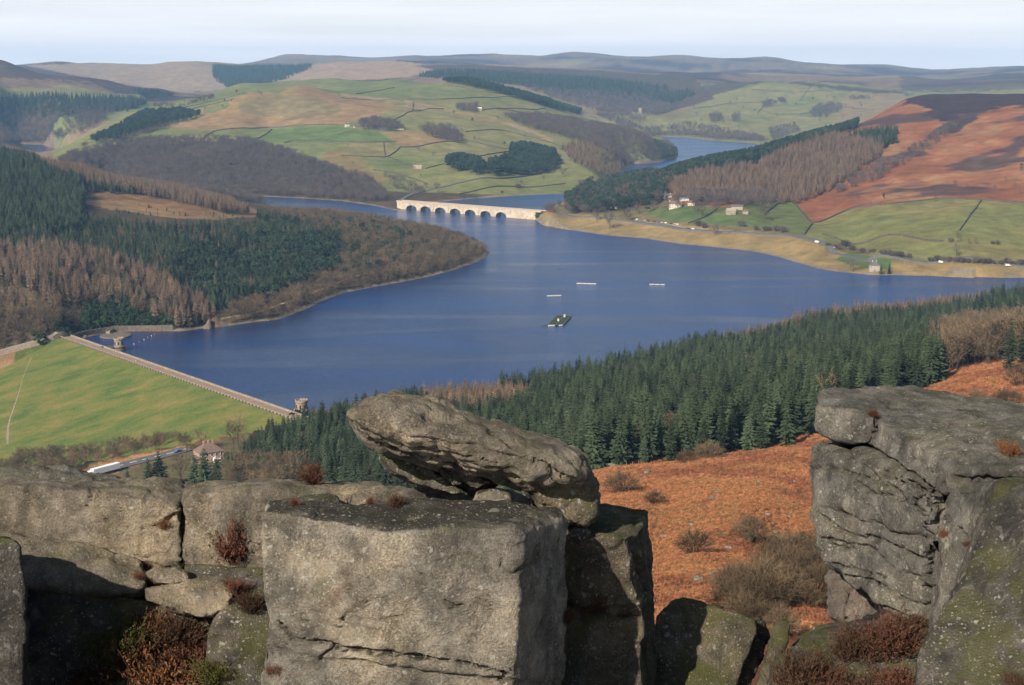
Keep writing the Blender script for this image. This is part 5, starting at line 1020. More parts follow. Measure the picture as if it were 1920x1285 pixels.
pm = MB().box(-0.55, 0.55, -0.55, 0.55, 2.6, 5.0).mesh('pillar', M_DKST)
k = 0
for x in np.arange(-12, DL, 4.2): add('pillar', pm, dam, (x, sg * 4.85, 0))
def face_pt(u, v_):
    """point of the dam's grass face on the line of sight of a pixel"""
    d = ray(u, v_); a0 = (0 - DE.x) * dnx + (0 - DE.y) * dny; k0 = d[0] * dnx + d[1] * dny
    q = (4.1 - 0.4125 * (a0 - 4.4) - EYE) / (d[2] + 0.4125 * k0); return Vector((d[0] * q, d[1] * q, EYE + d[2] * q))
m = MB(); fp = [face_pt(*p) for p in ((60, 672), (52, 690), (44, 712), (38, 735), (30, 758), (20, 785), (15, 805), (14, 835))]
for i, p in enumerate(fp[:-1]):
    q_ = fp[i + 1]; d = (q_ - p).normalized(); n_ = Vector((-d.y, d.x, 0)).normalized() * 0.8; u1 = Vector((0, 0, 0.55)); u0 = Vector((0, 0, -0.6))
    m.poly([p - n_ + u1, q_ - n_ + u1, q_ + n_ + u1, p + n_ + u1]); m.poly([p - n_ + u0, q_ - n_ + u0, q_ - n_ + u1, p - n_ + u1]); m.poly([p + n_ + u1, q_ + n_ + u1, q_ + n_ + u0, p + n_ + u0])
tag(m.build('drain_path', M_DAMST), 'pale drain running down the far side of the grass dam face', None, None, 'structure')
def ribbon(name, pts, w, h, mat, kind_=None, label=None, cat_=None, parent=None, step=6.0, thick=0.0, drape=True, group=None):
    """a strip (road) or a wall following the ground"""
    P = [np.array(p[:2]) for p in pts]; out = []
    for a, c in zip(P[:-1], P[1:]):
        n = max(1, int(np.linalg.norm(c - a) / step))
        for k in range(n): out.append(a + (c - a) * k / n)
    out.append(P[-1]); out = np.array(out)
    for _ in range(2): out[1:-1] = 0.25 * out[:-2] + 0.5 * out[1:-1] + 0.25 * out[2:]
    t = np.gradient(out, axis=0); t = t / (np.linalg.norm(t, axis=1, keepdims=True) + 1e-9); nn = np.stack([-t[:, 1], t[:, 0]], 1)
    Lf, Rt = out + nn * w / 2, out - nn * w / 2; zc = np.stack([zt(Lf[:, 0], Lf[:, 1]), zt(Rt[:, 0], Rt[:, 1]), zt(out[:, 0], out[:, 1])])
    zt_ = zc.max(0) + h; zb = zc.min(0) - 0.6
    V = np.concatenate([np.column_stack([Lf, zt_]), np.column_stack([Rt, zt_]), np.column_stack([Lf, zb]), np.column_stack([Rt, zb])]); n = len(out); F = []
    i = np.arange(n - 1); Fq = [np.stack([i + n, i + n + 1, i + 1, i], 1), np.stack([i, i + 1, i + 1 + 2 * n, i + 2 * n], 1), np.stack([i + 3 * n, i + 3 * n + 1, i + n + 1, i + n], 1)]
    F = np.concatenate(Fq + [np.array([[0, 2 * n, 3 * n, n], [n - 1, 2 * n - 1, 4 * n - 1, 3 * n - 1]])])
    o = add(name, mesh_np(name, V, F, [mat]), parent); tag(o, label, cat_, group, kind_ or ('thing' if cat_ else None)); return o
def R(lst, rmin): return [ground(u, v_, rmin) for u, v_ in lst]
ribbon('lakeside_road', R([(1012, 397), (1050, 400), (1110, 407), (1180, 415), (1240, 423), (1280, 431), (1340, 436), (1400, 437), (1480, 441), (1550, 462), (1640, 487), (1750, 493), (1920, 501), (2100, 504)], 1150), 9, 0.5, M_TAR, 'structure', 'grey main road along the right shore')
ribbon('hill_road', R([(746, 378), (773, 364), (813, 354), (857, 344), (933, 335), (1023, 320), (1048, 308), (1055, 302)], 2100), 7, 0.6, M_TAR, 'structure', 'road climbing from the bridge past the pine clump')
dr = ribbon('valley_road', R([(120, 905), (160, 893), (250, 868), (330, 849), (352, 842)], 560), 9.5, 0.5, M_TAR, 'structure', 'tarmac road below the dam with a dashed centre line')
rp = R([(150, 896), (160, 893), (250, 868), (330, 849), (350, 843)], 560)
for i in range(14):
    t = i / 14 * (len(rp) - 1); a, c = rp[int(t)], rp[int(t) + 1]; p = a.lerp(c, t - int(t)); q_ = a.lerp(c, min(1, t - int(t) + 0.12)); d = (q_ - p).normalized() * 2.2
    o = ribbon('dash_marking', [p - d, p + d], 0.45, 0.56, M_WHITE, None, None, None, dr, 2.0)
ribbon('west_road', R([(128, 632), (100, 636), (60, 646), (0, 662), (-60, 680)], 800), 6, 0.6, M_DAMST, 'structure', 'pale road leaving the far end of the dam')
ribbon('shore_path', R([(330, 608), (420, 598), (480, 588), (560, 560), (640, 528), (760, 498)], 1000), 4, 0.8, simple('pale_track', (0.36, 0.28, 0.19), 0.9, 0.2, 0.2), 'structure', 'pale track along the wooded point')
ribbon('valley_track', R([(395, 352), (440, 353), (520, 355), (610, 360), (690, 366)], 2250), 6, 1.2, M_ROADT, 'structure', 'pale track along the foot of the wood across the water')
# ---- drystone walls between the fields
WALLS = [([(740, 225), (787, 208), (832, 205)], 'dark drystone wall curving up behind the farm trees'), ([(640, 267), (690, 268), (743, 267)], 'drystone wall below the green field at the farm'), ([(640, 293), (690, 295), (727, 295), (750, 277)], 'drystone wall that bends up to the corner of the brown field'),
 ([(750, 276), (770, 277), (827, 267), (870, 264)], 'drystone wall under the brown field'), ([(870, 264), (923, 275), (960, 281)], 'drystone wall running down to the pine clump'), ([(890, 295), (930, 288), (960, 284)], 'short drystone wall between the two pine clumps'), ([(797, 317), (833, 308)], 'short drystone wall between the field barn and the pines'),
 ([(728, 295), (773, 313)], 'low drystone wall leading to the field barn'), ([(873, 248), (947, 245), (1007, 260), (1053, 275)], 'drystone wall across the slope above the pines'), ([(667, 177), (700, 172), (740, 165)], 'drystone wall on the green brow of the farm hill'), ([(763, 187), (827, 187), (1000, 183)], 'long drystone wall across the upper pasture'),
 ([(903, 207), (1023, 204), (1030, 213)], 'drystone wall above the long brown wood'), ([(383, 258), (400, 247), (503, 239), (633, 234)], 'drystone wall along the lower edge of the brown tor'), ([(477, 262), (510, 243)], 'short drystone wall dropping from the tor to the wood'), ([(533, 269), (547, 264), (640, 267)], 'drystone wall under the green field left of the farm'),
 ([(1489, 378), (1523, 420), (1590, 394), (1654, 385), (1766, 372), (1920, 381)], 'drystone wall between the red bracken and the lakeside field'), ([(1840, 377), (1799, 433)], 'drystone wall dividing the lakeside field'), ([(1541, 440), (1654, 444), (1769, 453)], 'drystone wall along the foot of the lakeside field'), ([(1523, 420), (1508, 441)], 'short drystone wall from the bracken corner to the road'), ([(1433, 404), (1455, 383), (1489, 377)], 'drystone wall behind the lone farmhouse'),
 ([(1410, 168), (1480, 174), (1560, 172)], 'far drystone wall across the green slope beyond the upper arm'), ([(1500, 190), (1583, 157)], 'far drystone wall climbing the green slope beyond the upper arm'), ([(1300, 205), (1360, 195), (1430, 192)], 'far drystone wall on the pasture left of the copse'),
 ([(773, 210), (775, 193)], 'short upright drystone wall in the brown pasture'), ([(640, 184), (700, 188), (757, 190)], 'drystone wall along the upper track left of the barn'), ([(760, 203), (795, 208)], 'short drystone wall beside the upper track'), ([(719, 268), (722, 292)], 'short cross wall below the hill farm'), ([(343, 203), (400, 190), (460, 176)], 'drystone wall between the green strips left of the tor'), ([(330, 215), (380, 200), (440, 186)], 'lower drystone wall between the green strips left of the tor'), ([(830, 160), (900, 172), (985, 182)], 'drystone wall below the brow of the farm hill'), ([(930, 205), (1000, 214), (1080, 222)], 'drystone wall down the right flank of the farm hill'), ([(1060, 205), (1120, 225), (1160, 240)], 'drystone wall near the end of the farm hill'), ([(700, 320), (760, 330), (800, 345)], 'drystone wall below the lower pasture'), ([(860, 365), (950, 350), (1060, 345)], 'drystone wall across the pasture behind the bridge'), ([(1240, 391), (1310, 386), (1350, 390)], 'drystone wall behind the hamlet field'), ([(1290, 420), (1330, 405), (1345, 392)], 'drystone wall left of the lone stone farmhouse'), ([(1500, 215), (1560, 200), (1640, 205)], 'far drystone wall below the copses beyond the upper arm'), ([(1420, 215), (1440, 180)], 'far upright drystone wall left of the copses')]
for pl, lb in WALLS: ribbon('drystone_wall', R(pl, 1300), 1.3, 1.7, M_WALL, None, lb, 'wall', None, 10.0, group='field walls')
ribbon('drystone_wall', R([(1105, 887), (1180, 872), (1240, 861), (1330, 838), (1420, 819)], 300), 0.9, 1.2, simple('lichened_wall', (0.17, 0.165, 0.11), 0.95, 0.3, 1.0), None, 'greenish drystone wall between the bracken and the spruces', 'wall', None, 3.0)
# ---- retaining wall and spillway
ret = ribbon('retaining_wall', [atz(u, v_, 0.0) for u, v_ in ((135, 640), (143, 634), (177, 628), (207, 623), (240, 621), (277, 621), (325, 620))], 1.6, 4.6, M_DKST, None, 'curved dark masonry wall behind the round spillway', 'wall')
for vv in ret.data.vertices: vv.co.z = 4.6 if vv.co.z > 1.5 else -2.0
p = atz(217, 629, 0.6); sp = thing('bellmouth_spillway', 'round stone plughole spillway in the corner of the reservoir', 'spillway', (p.x, p.y, 0))
MB().lathe([(12.6, -6), (12.6, 0.6), (12.1, 1.0), (10.6, 1.0)], 40).build('rim', M_DKST, sp, sm=False)
for k in range(5):
    r1 = 10.6 - k * 1.7; z1 = 0.85 - 0.15 * k; m = MB(); n = 40
    for i in range(n):
        a0, a1 = 6.2832 * i / n, 6.2832 * (i + 1) / n; r2 = r1 - 1.75
        m.poly([(r1 * math.cos(a0), r1 * math.sin(a0), z1), (r1 * math.cos(a1), r1 * math.sin(a1), z1), (r2 * math.cos(a1), r2 * math.sin(a1), z1), (r2 * math.cos(a0), r2 * math.sin(a0), z1)])
        m.poly([(r2 * math.cos(a0), r2 * math.sin(a0), z1), (r2 * math.cos(a1), r2 * math.sin(a1), z1), (r2 * math.cos(a1), r2 * math.sin(a1), z1 - 0.15), (r2 * math.cos(a0), r2 * math.sin(a0), z1 - 0.15)])
    m.build('step', M_DAMST if k % 2 else M_DKST, sp)
m = MB(); m.lathe([(2.2, -2), (2.2, 0.16)], 24); m.build('shaft_shade_disc', M_DARK, sp)  # flat black cap stands in for the darkness of the open shaft
MB().box(-9.5, -6.5, 6, 20, 0.5, 2.6).build('pier', M_DAMST, sp); MB().box(-9.7, -9.3, 6, 20, 2.6, 3.4).build('pier_wall', M_DAMST, sp); MB().box(-6.7, -6.3, 6, 20, 2.6, 3.4).build('pier_wall', M_DAMST, sp)
def tower(u, v_, label, rz, blen):
    p = atz(u, v_, 0.0); t = thing('valve_tower', label, 'tower', (p.x, p.y, 0), rz)
    MB().lathe([(4.3, -8), (4.3, 1.2), (4.0, 1.8), (3.7, 2.6)], 16).build('plinth', M_DKST, t)
    g_ = MB().lathe([(3.7, 2.6), (4.9, 3.3), (4.9, 4.3), (4.4, 4.3), (4.3, 3.6), (3.5, 3.6)], 16).build('gallery', M_DAMST, t)
    for k in range(16): a = 6.2832 * (k + 0.5) / 16; MB().box(-0.3, 0.3, -0.3, 0.3, 2.5, 3.3).build('corbel', M_DKST, g_, loc=(4.3 * math.cos(a), 4.3 * math.sin(a), 0), rotz=a)
    MB().lathe([(3.6, 3.6), (3.6, 8.2), (3.7, 8.4)], 16).build('drum', M_DAMST, t)
    MB().lathe([(3.7, 8.4), (4.1, 8.7), (4.1, 9.7), (3.6, 9.7), (3.6, 9.0), (0.2, 9.3)], 16).build('crown', M_DAMST, t)
    for k in range(8): a = 6.2832 * (k + 0.25) / 8; MB().box(-0.06, 0.12, -0.45, 0.45, 4.9, 7.2).build('window', M_GLASS, t, loc=(3.53 * math.cos(a), 3.53 * math.sin(a), 0), rotz=a)
    for k in range(12): a = 6.2832 * k / 12; MB().box(-0.25, 0.25, -0.5, 0.5, 9.7, 10.25).build('merlon', M_DAMST, t, loc=(3.85 * math.cos(a), 3.85 * math.sin(a), 0), rotz=a)
    bx = MB().box(3.6, blen, -1.1, 1.1, 3.4, 4.0).build('footbridge', M_DAMST, t)
    for y in (-1.1, 1.0): MB().box(3.8, blen, y, y + 0.12, 4.0, 5.0).build('railing', M_DKST, bx)
    return t
up_ang = math.atan2(dny, dnx)
tower(224, 657.5, 'squat round stone tower in the dark water by the spillway', up_ang, 14); tower(566, 779, 'round stone tower at the near end of the dam above the spruces', up_ang + 0.6, 17)
# ---- viaduct
B0, B1 = atz(751, 375.5, 13.2), atz(1013, 395, 13.2); BL = math.hypot(B1.x - B0.x, B1.y - B0.y)
br = thing('arched_bridge', 'long pale bridge with seven low arches across the reservoir', 'bridge', (B0.x, B0.y, 0), rotz_of(B1.x - B0.x, B1.y - B0.y))
def bpar(u):                                   # fraction along the bridge of a picture column
    lo, hi = 0.0, 1.0
    for _ in range(40):
        mid = (lo + hi) / 2; q_ = B0.lerp(B1, mid)
        if project(q_.x, q_.y, q_.z)[0] < u: lo = mid
        else: hi = mid
    return lo * BL
HWB = 6.0
cs_ = [bpar(u) for u in (776, 802.5, 830, 858, 886, 915, 944)]; edges = [0.0] + [(a + c) / 2 for a, c in zip(cs_[:-1], cs_[1:])]; half = [bpar(776 + 9.6) - cs_[0]] 
hw = [bpar(u + 9.9) - bpar(u) for u in (776, 802.5, 830, 858, 886, 915, 944)]
bounds = [cs_[0] - 1.45 * hw[0]] + [(a + c) / 2 for a, c in zip(cs_[:-1], cs_[1:])] + [cs_[-1] + 1.45 * hw[-1]]
for i, (c_, h_) in enumerate(zip(cs_, hw)):
    m = MB(); n = 18; x0, x1 = bounds[i], bounds[i + 1]; arc = []
    for k in range(n + 1):
        th = math.pi * (1 - k / n); arc.append((c_ + h_ * math.cos(th), 0.4 + 6.7 * math.sin(th) ** 0.85))
    for y, flip in ((-HWB, 0), (HWB, 1)):
        def P4(*a): m.poly([(x, y, z) for x, z in (a if not flip else a[::-1])])
        P4((x0, -6), (arc[0][0], -6), arc[0], (arc[0][0], 11.2), (x0, 11.2)); P4((arc[-1][0], -6), (x1, -6), (x1, 11.2), (arc[-1][0], 11.2), arc[-1])
        for a, d in zip(arc[:-1], arc[1:]): P4(a, d, (d[0], 11.2), (a[0], 11.2))
    for a, d in zip(arc[:-1], arc[1:]): m.poly([(a[0], -HWB, a[1]), (a[0], HWB, a[1]), (d[0], HWB, d[1]), (d[0], -HWB, d[1])])
    m.poly([(arc[0][0], -HWB, -6), (arc[0][0], HWB, -6), (arc[0][0], HWB, arc[0][1]), (arc[0][0], -HWB, arc[0][1])]); m.poly([(arc[-1][0], HWB, -6), (arc[-1][0], -HWB, -6), (arc[-1][0], -HWB, arc[-1][1]), (arc[-1][0], HWB, arc[-1][1])])
    o = m.build('arch', M_PALE, br)
    MB().box(x1 - 1.2, x1 + 1.2, -HWB - 0.5, -HWB - 0.02, -6, 11.2).build('pilaster', M_PALE, o)
MB().box(-2, bounds[0] - 0.01, -HWB - 0.4, HWB + 0.4, -8, 11.2).build('abutment', M_PALE, br); MB().box(bounds[-1] + 0.01, BL - 4, -HWB - 0.4, HWB + 0.4, -8, 11.2).build('abutment', M_PALE, br)
MB().box(-3, BL + 6, -HWB - 0.7, HWB + 0.7, 11.2, 12.0).build('cornice', M_PALE, br); MB().box(-3, BL + 6, -HWB + 0.3, HWB - 0.3, 12.0, 12.2).build('deck_road', M_TAR, br)
for y in (-HWB - 0.5, HWB): MB().box(-3, BL + 6, y, y + 0.5, 12.0, 13.3).build('parapet', simple('parapet_concrete', (0.40, 0.32, 0.245), 0.85, 0.1, 0.3), br)
# ---- houses
def house(name, label, u, v_, w, d, h, rise, rz, wallm, roofm, rmin, hip=False, chim=1, cols=3, rows=1, group=None, cat_='house', z=None, door=True):
    p = ground(u, v_, rmin); t = thing(name, label, cat_, (p.x, p.y, p.z - 0.2), math.atan2(p.y, p.x) - math.pi / 2 + rz, group)
    MB().box(-w / 2, w / 2, 0, d, -2, h).build('wall', wallm, t)
    e = 0.45; m = MB()
    if hip:
        a = min(d / 2, w / 2 - 0.6); b0 = [(-w / 2 - e, -e, h), (w / 2 + e, -e, h), (w / 2 + e, d + e, h), (-w / 2 - e, d + e, h)]; r0, r1 = (-w / 2 + a, d / 2, h + rise), (w / 2 - a, d / 2, h + rise)
        m.poly([b0[0], b0[1], r1, r0]); m.poly([b0[1], b0[2], r1]); m.poly([b0[2], b0[3], r0, r1]); m.poly([b0[3], b0[0], r0]); m.poly(b0[::-1])
    else:
        m.v += [(-w / 2 - e, -e, h - 0.1), (w / 2 + e, -e, h - 0.1), (w / 2 + e, d + e, h - 0.1), (-w / 2 - e, d + e, h - 0.1), (-w / 2 - e, d / 2, h + rise), (w / 2 + e, d / 2, h + rise)]
        m.f += [(0, 1, 5, 4), (2, 3, 4, 5), (1, 2, 5), (3, 0, 4), (3, 2, 1, 0)]
    rf = m.build('roof', roofm, t)
    for k in range(chim):
        x = (-w / 2 + 1.0 + (w - 2.0) * k / max(1, chim - 1)) if chim > 1 else w * 0.3
        if hip: x *= 0.45
        c_ = MB().box(x - 0.45, x + 0.45, d / 2 - 0.4, d / 2 + 0.4, h + rise * 0.3, h + rise + 1.2).build('chimney', wallm, rf)
    for r_ in range(rows):
        for k in range(cols):
            if door and r_ == 0 and k == cols // 2: continue
            x = -w / 2 + w * (k + 0.5) / cols; z0 = 0.9 + r_ * (h - 0.4) / rows; hh_ = min(1.5, (h - 0.5) / rows - 1.0)
            wd = MB().box(x - 0.62, x + 0.62, -0.07, 0.02, z0 - 0.12, z0 + hh_ + 0.12).build('window', M_WHITE, t); MB().box(x - 0.48, x + 0.48, -0.11, -0.075, z0, z0 + hh_).build('pane', M_GLASS, wd)
    if door: MB().box(-0.55, 0.55, -0.09, 0.02, 0.0, 2.1).build('door', simple('door_paint', (0.12, 0.07, 0.05), 0.6, 0.2, 2.0), t)
    return t
ch = house('dam_cottage', 'brick cottage with a hipped brown roof beside the road below the dam', 398, 866, 13.5, 10, 5.4, 4.4, 0.35, M_BRICK, M_TILE, 560, True, 3, 5, 2)
MB().prism([(-1.9, 0), (1.9, 0), (1.9, 2.0), (0, 3.2), (-1.9, 2.0)], -2.6, -0.12).build('porch', M_WHITE, ch, loc=(2.2, 0, 0))
for x in (0.9, 1.75, 2.65, 3.5): MB().box(x - 0.32, x + 0.32, -2.68, -2.605, 0.5, 1.9).build('porch_pane', M_GLASS, ch)
MB().box(-10.5, -6.8, -1, 4, -1, 2.6).build('outhouse', M_BRICK, ch); MB().prism([(-10.8, 2.6), (-6.75, 2.6), (-6.75, 3.6)], -1.3, 4.3).build('outhouse_roof', M_TILE, ch)
sh = house('shore_house', 'square stone house with two chimneys beside the water', 1640, 509, 10.5, 9, 6.4, 4.2, 0.15, M_STONEW, M_SLATE, 1150, True, 2, 3, 2)
G_ = 'farm buildings on the hill'
for a in (('farmhouse', 'cream farmhouse at the left end of the hill farm', 652, 238, 9, 7, 5.5, 3, 0.3, M_CREAM, M_SLATE, 2700), ('barn', 'long white walled barn at the right end of the hill farm', 748, 244, 20, 9, 4, 2.4, 0.1, M_CREAM, M_SLATE, 2700), ('barn', 'blue roofed farm shed in front of the trees of the hill farm', 720, 244, 22, 12, 3.6, 2.2, 0.2, M_DKST, M_BLUEROOF, 2700), ('farmhouse', 'grey stone farmhouse among the trees of the hill farm', 683, 241, 10, 7, 5.5, 3, -0.2, M_STONEW, M_SLATE, 2700), ('barn', 'small stone outbuilding beside the grey farmhouse', 668, 240, 8, 6, 4, 2.2, 0.5, M_STONEW, M_SLATE, 2700)):
    house(*a, group=G_, cols=3, chim=1 if a[0] == 'farmhouse' else 0, door=a[0] == 'farmhouse', cat_='building')
house('field_barn', 'small pink stone barn alone in the lower pasture', 783, 317, 15, 7, 4.4, 2.4, 0.0, simple('pink_stone', (0.4, 0.27, 0.22), 0.9, 0.2, 0.8), M_STONEW, 2300, False, 0, 3, 1, cat_='building', door=False); house('field_barn', 'stone barn beside the trees on the upper pasture', 899, 208, 11, 8, 6, 3, 0.1, M_STONEW, M_CREAM, 3000, False, 0, 2, 1, cat_='building', door=False)
for a, k in ((('long_house', 'long cream stone house in the hamlet above the lake road', 1266, 391, 17, 9, 6.2, 3.6, 0.0, M_CREAM, M_TILE, 1750), dict(chim=2, cols=5, rows=2)), (('cottage', 'small cream cottage at the right end of the hamlet', 1296, 386, 9, 7, 4.2, 2.6, 0.1, M_CREAM, M_TILE, 1750), {}), (('cottage', 'cream cottage beside the dark trees at the left of the hamlet', 1152, 392, 9, 7, 5.5, 3, 0.2, M_CREAM, M_SLATE, 1750), {}), (('cottage', 'grey roofed cottage behind the hamlet', 1252, 372, 12, 7, 4, 2.4, -0.1, M_STONEW, M_SLATE, 1850), {}), (('barn', 'pale blue roofed shed at the top of the hamlet', 1283, 377, 13, 8, 3.2, 1.6, 0.0, M_CREAM, M_BLUEROOF, 1800), dict(chim=0, door=False)), (('cottage', 'low white building behind the tall conifers of the hamlet', 1240, 366, 14, 7, 3.4, 2.0, 0.1, M_WHITE, M_SLATE, 1850), dict(chim=0)),
              (('farmhouse', 'lone stone farmhouse with a dark roof in the green field', 1372, 403, 11, 8, 5.6, 3.2, 0.35, M_STONEW, M_STONEW, 1750), dict(chim=1, rows=2)), (('barn', 'dark roofed barn behind the lone stone farmhouse', 1382, 393, 15, 8, 4, 2.4, 0.0, M_STONEW, M_SLATE, 1780), dict(chim=0, door=False)), (('barn', 'small stone outbuilding right of the lone stone farmhouse', 1398, 402, 7, 6, 4, 2.2, 0.2, M_STONEW, M_TILE, 1750), dict(chim=0, door=False))):
    house(*a, group='buildings near the lake road', cat_='building', **k)
ct = ground(1197, 214, 4300); t = thing('church', 'far off church with a square tower in the valley beyond the upper arm', 'church', (ct.x, ct.y, ct.z - 1), 0.3)
MB().box(-22, 2, -5, 5, 0, 8).build('nave', M_STONEW, t); MB().prism([(-22.5, 8), (2.5, 8), (2.5, 8.2), (-22.5, 8.2)], -5.5, 5.5).build('nave_eaves', M_SLATE, t); MB().box(2, 11, -4.5, 4.5, 0, 22).build('bell_tower', M_STONEW, t)
# ---- vehicles
def car(label, u, v_, rz, paint, group, rmin=1150, van=False, name='parked_car', cat_='car', dz=0.55, onpt=None):
    p = onpt or ground(u, v_, rmin); t = thing(name, label, cat_, (p.x, p.y, p.z + dz), rz, group)
    if van: prof = [(-2.5, 0.3), (2.4, 0.3), (2.5, 0.9), (2.1, 1.15), (1.5, 2.1), (-2.4, 2.2), (-2.55, 1.2)]; cab = [(0.9, 1.25), (1.95, 1.25), (1.5, 1.95), (0.9, 1.95)]
    else: prof = [(-2.1, 0.3), (2.1, 0.3), (2.15, 0.75), (1.1, 0.95), (0.55, 1.42), (-1.2, 1.45), (-1.95, 0.98), (-2.15, 0.8)]; cab = [(-1.75, 0.98), (0.98, 0.98), (0.5, 1.36), (-1.12, 1.38)]
    hw_ = 0.85 if not van else 0.95
    MB().prism(prof, -hw_, hw_).build('body', M_CARS[paint], t)
    for s_ in (-1, 1): MB().prism(cab, s_ * hw_ - 0.015, s_ * hw_ + 0.015).build('side_window', M_GLASS, t)
    for x in (-1.3, 1.35):
        for s_ in (-1, 1):
            w_ = MB(); w_.tube([(x, s_ * (hw_ - 0.1), 0.32), (x, s_ * (hw_ + 0.06), 0.32)], 0.33, 12); w_.build('wheel', M_DARK, t)
    return t
def road_dir(u, v_, du, dv, rmin=1150): a, c = ground(u, v_, rmin), ground(u + du, v_ + dv, rmin); return math.atan2(c.y - a.y, c.x - a.x)
row = [(1186, 409.5, 'dark'), (1194, 410.5, 'white'), (1209, 412.5, 'silver'), (1216, 413.3, 'dark'), (1227, 414.7, 'dark'), (1235, 415.7, 'blue'), (1241, 416.5, 'silver'), (1248, 417.3, 'white'), (1258, 418.5, 'dark'), (1265, 419.3, 'silver'), (1270, 420, 'white'), (1291, 427.5, 'dark'), (1299, 428.5, 'white'), (1309, 430, 'blue'), (1326, 431.8, 'dark'), (1333, 432.4, 'red')]
for u, v_, c_ in row: car('%s car parked in the row beside the lakeside road' % c_, u, v_ + 2.5, road_dir(u, v_ + 2, 8, 1), c_, 'cars parked along the lakeside road', 1500)
car('white van driving on the bend of the lakeside road', 1532, 456, road_dir(1532, 456, 20, 7), 'white', None, 1150, True, 'delivery_van', 'van'); car('silver car behind the white van on the lakeside road', 1562, 466, road_dir(1562, 466, 20, 6), 'silver', None, 1150, name='driving_car'); car('white van on the road right of the shore house', 1764, 494, road_dir(1764, 494, 20, 1), 'white', None, 1150, True, 'delivery_van', 'van'); car('white van on the lake road near the right edge', 1890, 500, road_dir(1890, 500, 20, 1), 'white', None, 1150, True, 'delivery_van', 'van')
car('blue car on the valley road by the brick cottage', 333, 850, road_dir(333, 850, -20, 5, 560), 'blue', None, 560, name='driving_car')
p = ground(196, 890, 560); t = thing('articulated_lorry', 'long white lorry on the road below the dam, half hidden by the rocks', 'lorry', (p.x, p.y, p.z + 0.5), road_dir(196, 890, -30, 8, 560))
lt = MB().box(-9, 7.5, -1.35, 1.35, 1.1, 4.1).build('trailer', M_CARS['white'], t)
for k in range(12): MB().box(-8.8 + 1.37 * k, -8.7 + 1.37 * k, -1.39, 1.39, 1.3, 4.14).build('rib', M_WHITE, lt)
MB().prism([(8.0, 0.6), (10.4, 0.6), (10.4, 1.9), (10.0, 3.2), (8.0, 3.4)], -1.25, 1.25).build('cab', M_CARS['white'], t); MB().prism([(10.42, 1.95), (10.46, 1.95), (10.06, 3.05), (10.02, 3.05)], -1.1, 1.1).build('windscreen', M_GLASS, t)
for x in (-7.5, -6.2, -4.9, 5.8, 9.2):
    for s_ in (-1, 1): MB().tube([(x, s_ * 1.0, 0.5), (x, s_ * 1.3, 0.5)], 0.52, 12).build('wheel', M_DARK, t)
# ---- rafts, boats and buoys
M_RAFT = simple('green_raft', (0.055, 0.075, 0.045), 0.8, 0.35, 0.6); M_NET = simple('dark_net', (0.022, 0.035, 0.028), 0.9, 0.3, 1.0)
Q = [atz(1029, 609, 0.4), atz(1056, 609.5, 0.4), atz(1071, 593, 0.4), atz(1045, 592, 0.4)]
raft = thing('fish_cage_raft', 'green floating raft of fish cages on the open water', 'raft', tuple(Q[0]))
def qp(s, t): return (Q[0].lerp(Q[1], s)).lerp(Q[3].lerp(Q[2], s), t) - Q[0]
def bar(a, c, w, h, nm, mt):
    d = (c - a).normalized(); n = Vector((-d.y, d.x, 0)) * w / 2; m = MB(); pts = [a - n, c - n, c + n, a + n]
    b_ = len(m.v); m.v += [tuple(p) for p in pts] + [tuple(p + Vector((0, 0, h))) for p in pts]
    for q in ((0, 3, 2, 1), (4, 5, 6, 7), (0, 1, 5, 4), (1, 2, 6, 5), (2, 3, 7, 6), (3, 0, 4, 7)): m.f.append(tuple(b_ + i for i in q))
    return m.build(nm, mt, raft)
for s in (0, 0.5, 1): bar(qp(s, 0), qp(s, 1), 1.3, 0.45, 'walkway', M_RAFT)
for t_ in (0, 0.25, 0.5, 0.75, 1): bar(qp(0, t_) + Vector((0, 0, 0.01)), qp(1, t_) + Vector((0, 0, 0.01)), 1.1, 0.47, 'walkway', M_RAFT)
for i in range(2):
    for j in range(4):
        m = MB(); c4 = [qp(i * 0.5, j * 0.25), qp(i * 0.5 + 0.5, j * 0.25), qp(i * 0.5 + 0.5, j * 0.25 + 0.25), qp(i * 0.5, j * 0.25 + 0.25)]; c_ = sum(c4, Vector()) / 4
        m.poly([p.lerp(c_, 0.12) + Vector((0, 0, 0.2)) for p in c4]); m.build('net', M_NET, raft)
bar(qp(0, 0) - Vector((5.5, 0, 0)), qp(0, 0), 1.2, 0.45, 'gangway', M_RAFT)
for s, t_ in ((0.62, 0.82), (0.45, 0.35)): MB().box(-0.7, 0.7, -0.7, 0.7, 0.4, 2.6).build('feed_hut', M_CREAM, raft, loc=tuple(qp(s, t_)))
def boat_mesh(Lb=4.8, W_=1.7):
    m = MB(); st = []
    for i in range(9):
        x = -Lb / 2 + Lb * i / 8; f = i / 8; w = W_ / 2 * (0.78 + 0.22 * math.sin(math.pi * min(1, f * 1.3))) * (1 if f < 0.55 else max(0.03, 1 - ((f - 0.55) / 0.45) ** 2)); sh_ = 0.75 + 0.3 * f * f
        st.append([(x, -w, sh_), (x, -w * 0.8, 0.05), (x, w * 0.8, 0.05), (x, w, sh_), (x, w * 0.82, sh_), (x, w * 0.7, 0.3), (x, -w * 0.7, 0.3), (x, -w * 0.82, sh_)])
    b_ = 0; m.v = [p for s in st for p in s]
    for i in range(8):
        for k in range(8): j = (k + 1) % 8; m.f.append((i * 8 + k, (i + 1) * 8 + k, (i + 1) * 8 + j, i * 8 + j))
    m.f.append(tuple(range(8))); m.f.append(tuple(range(64, 72))[::-1]); return m
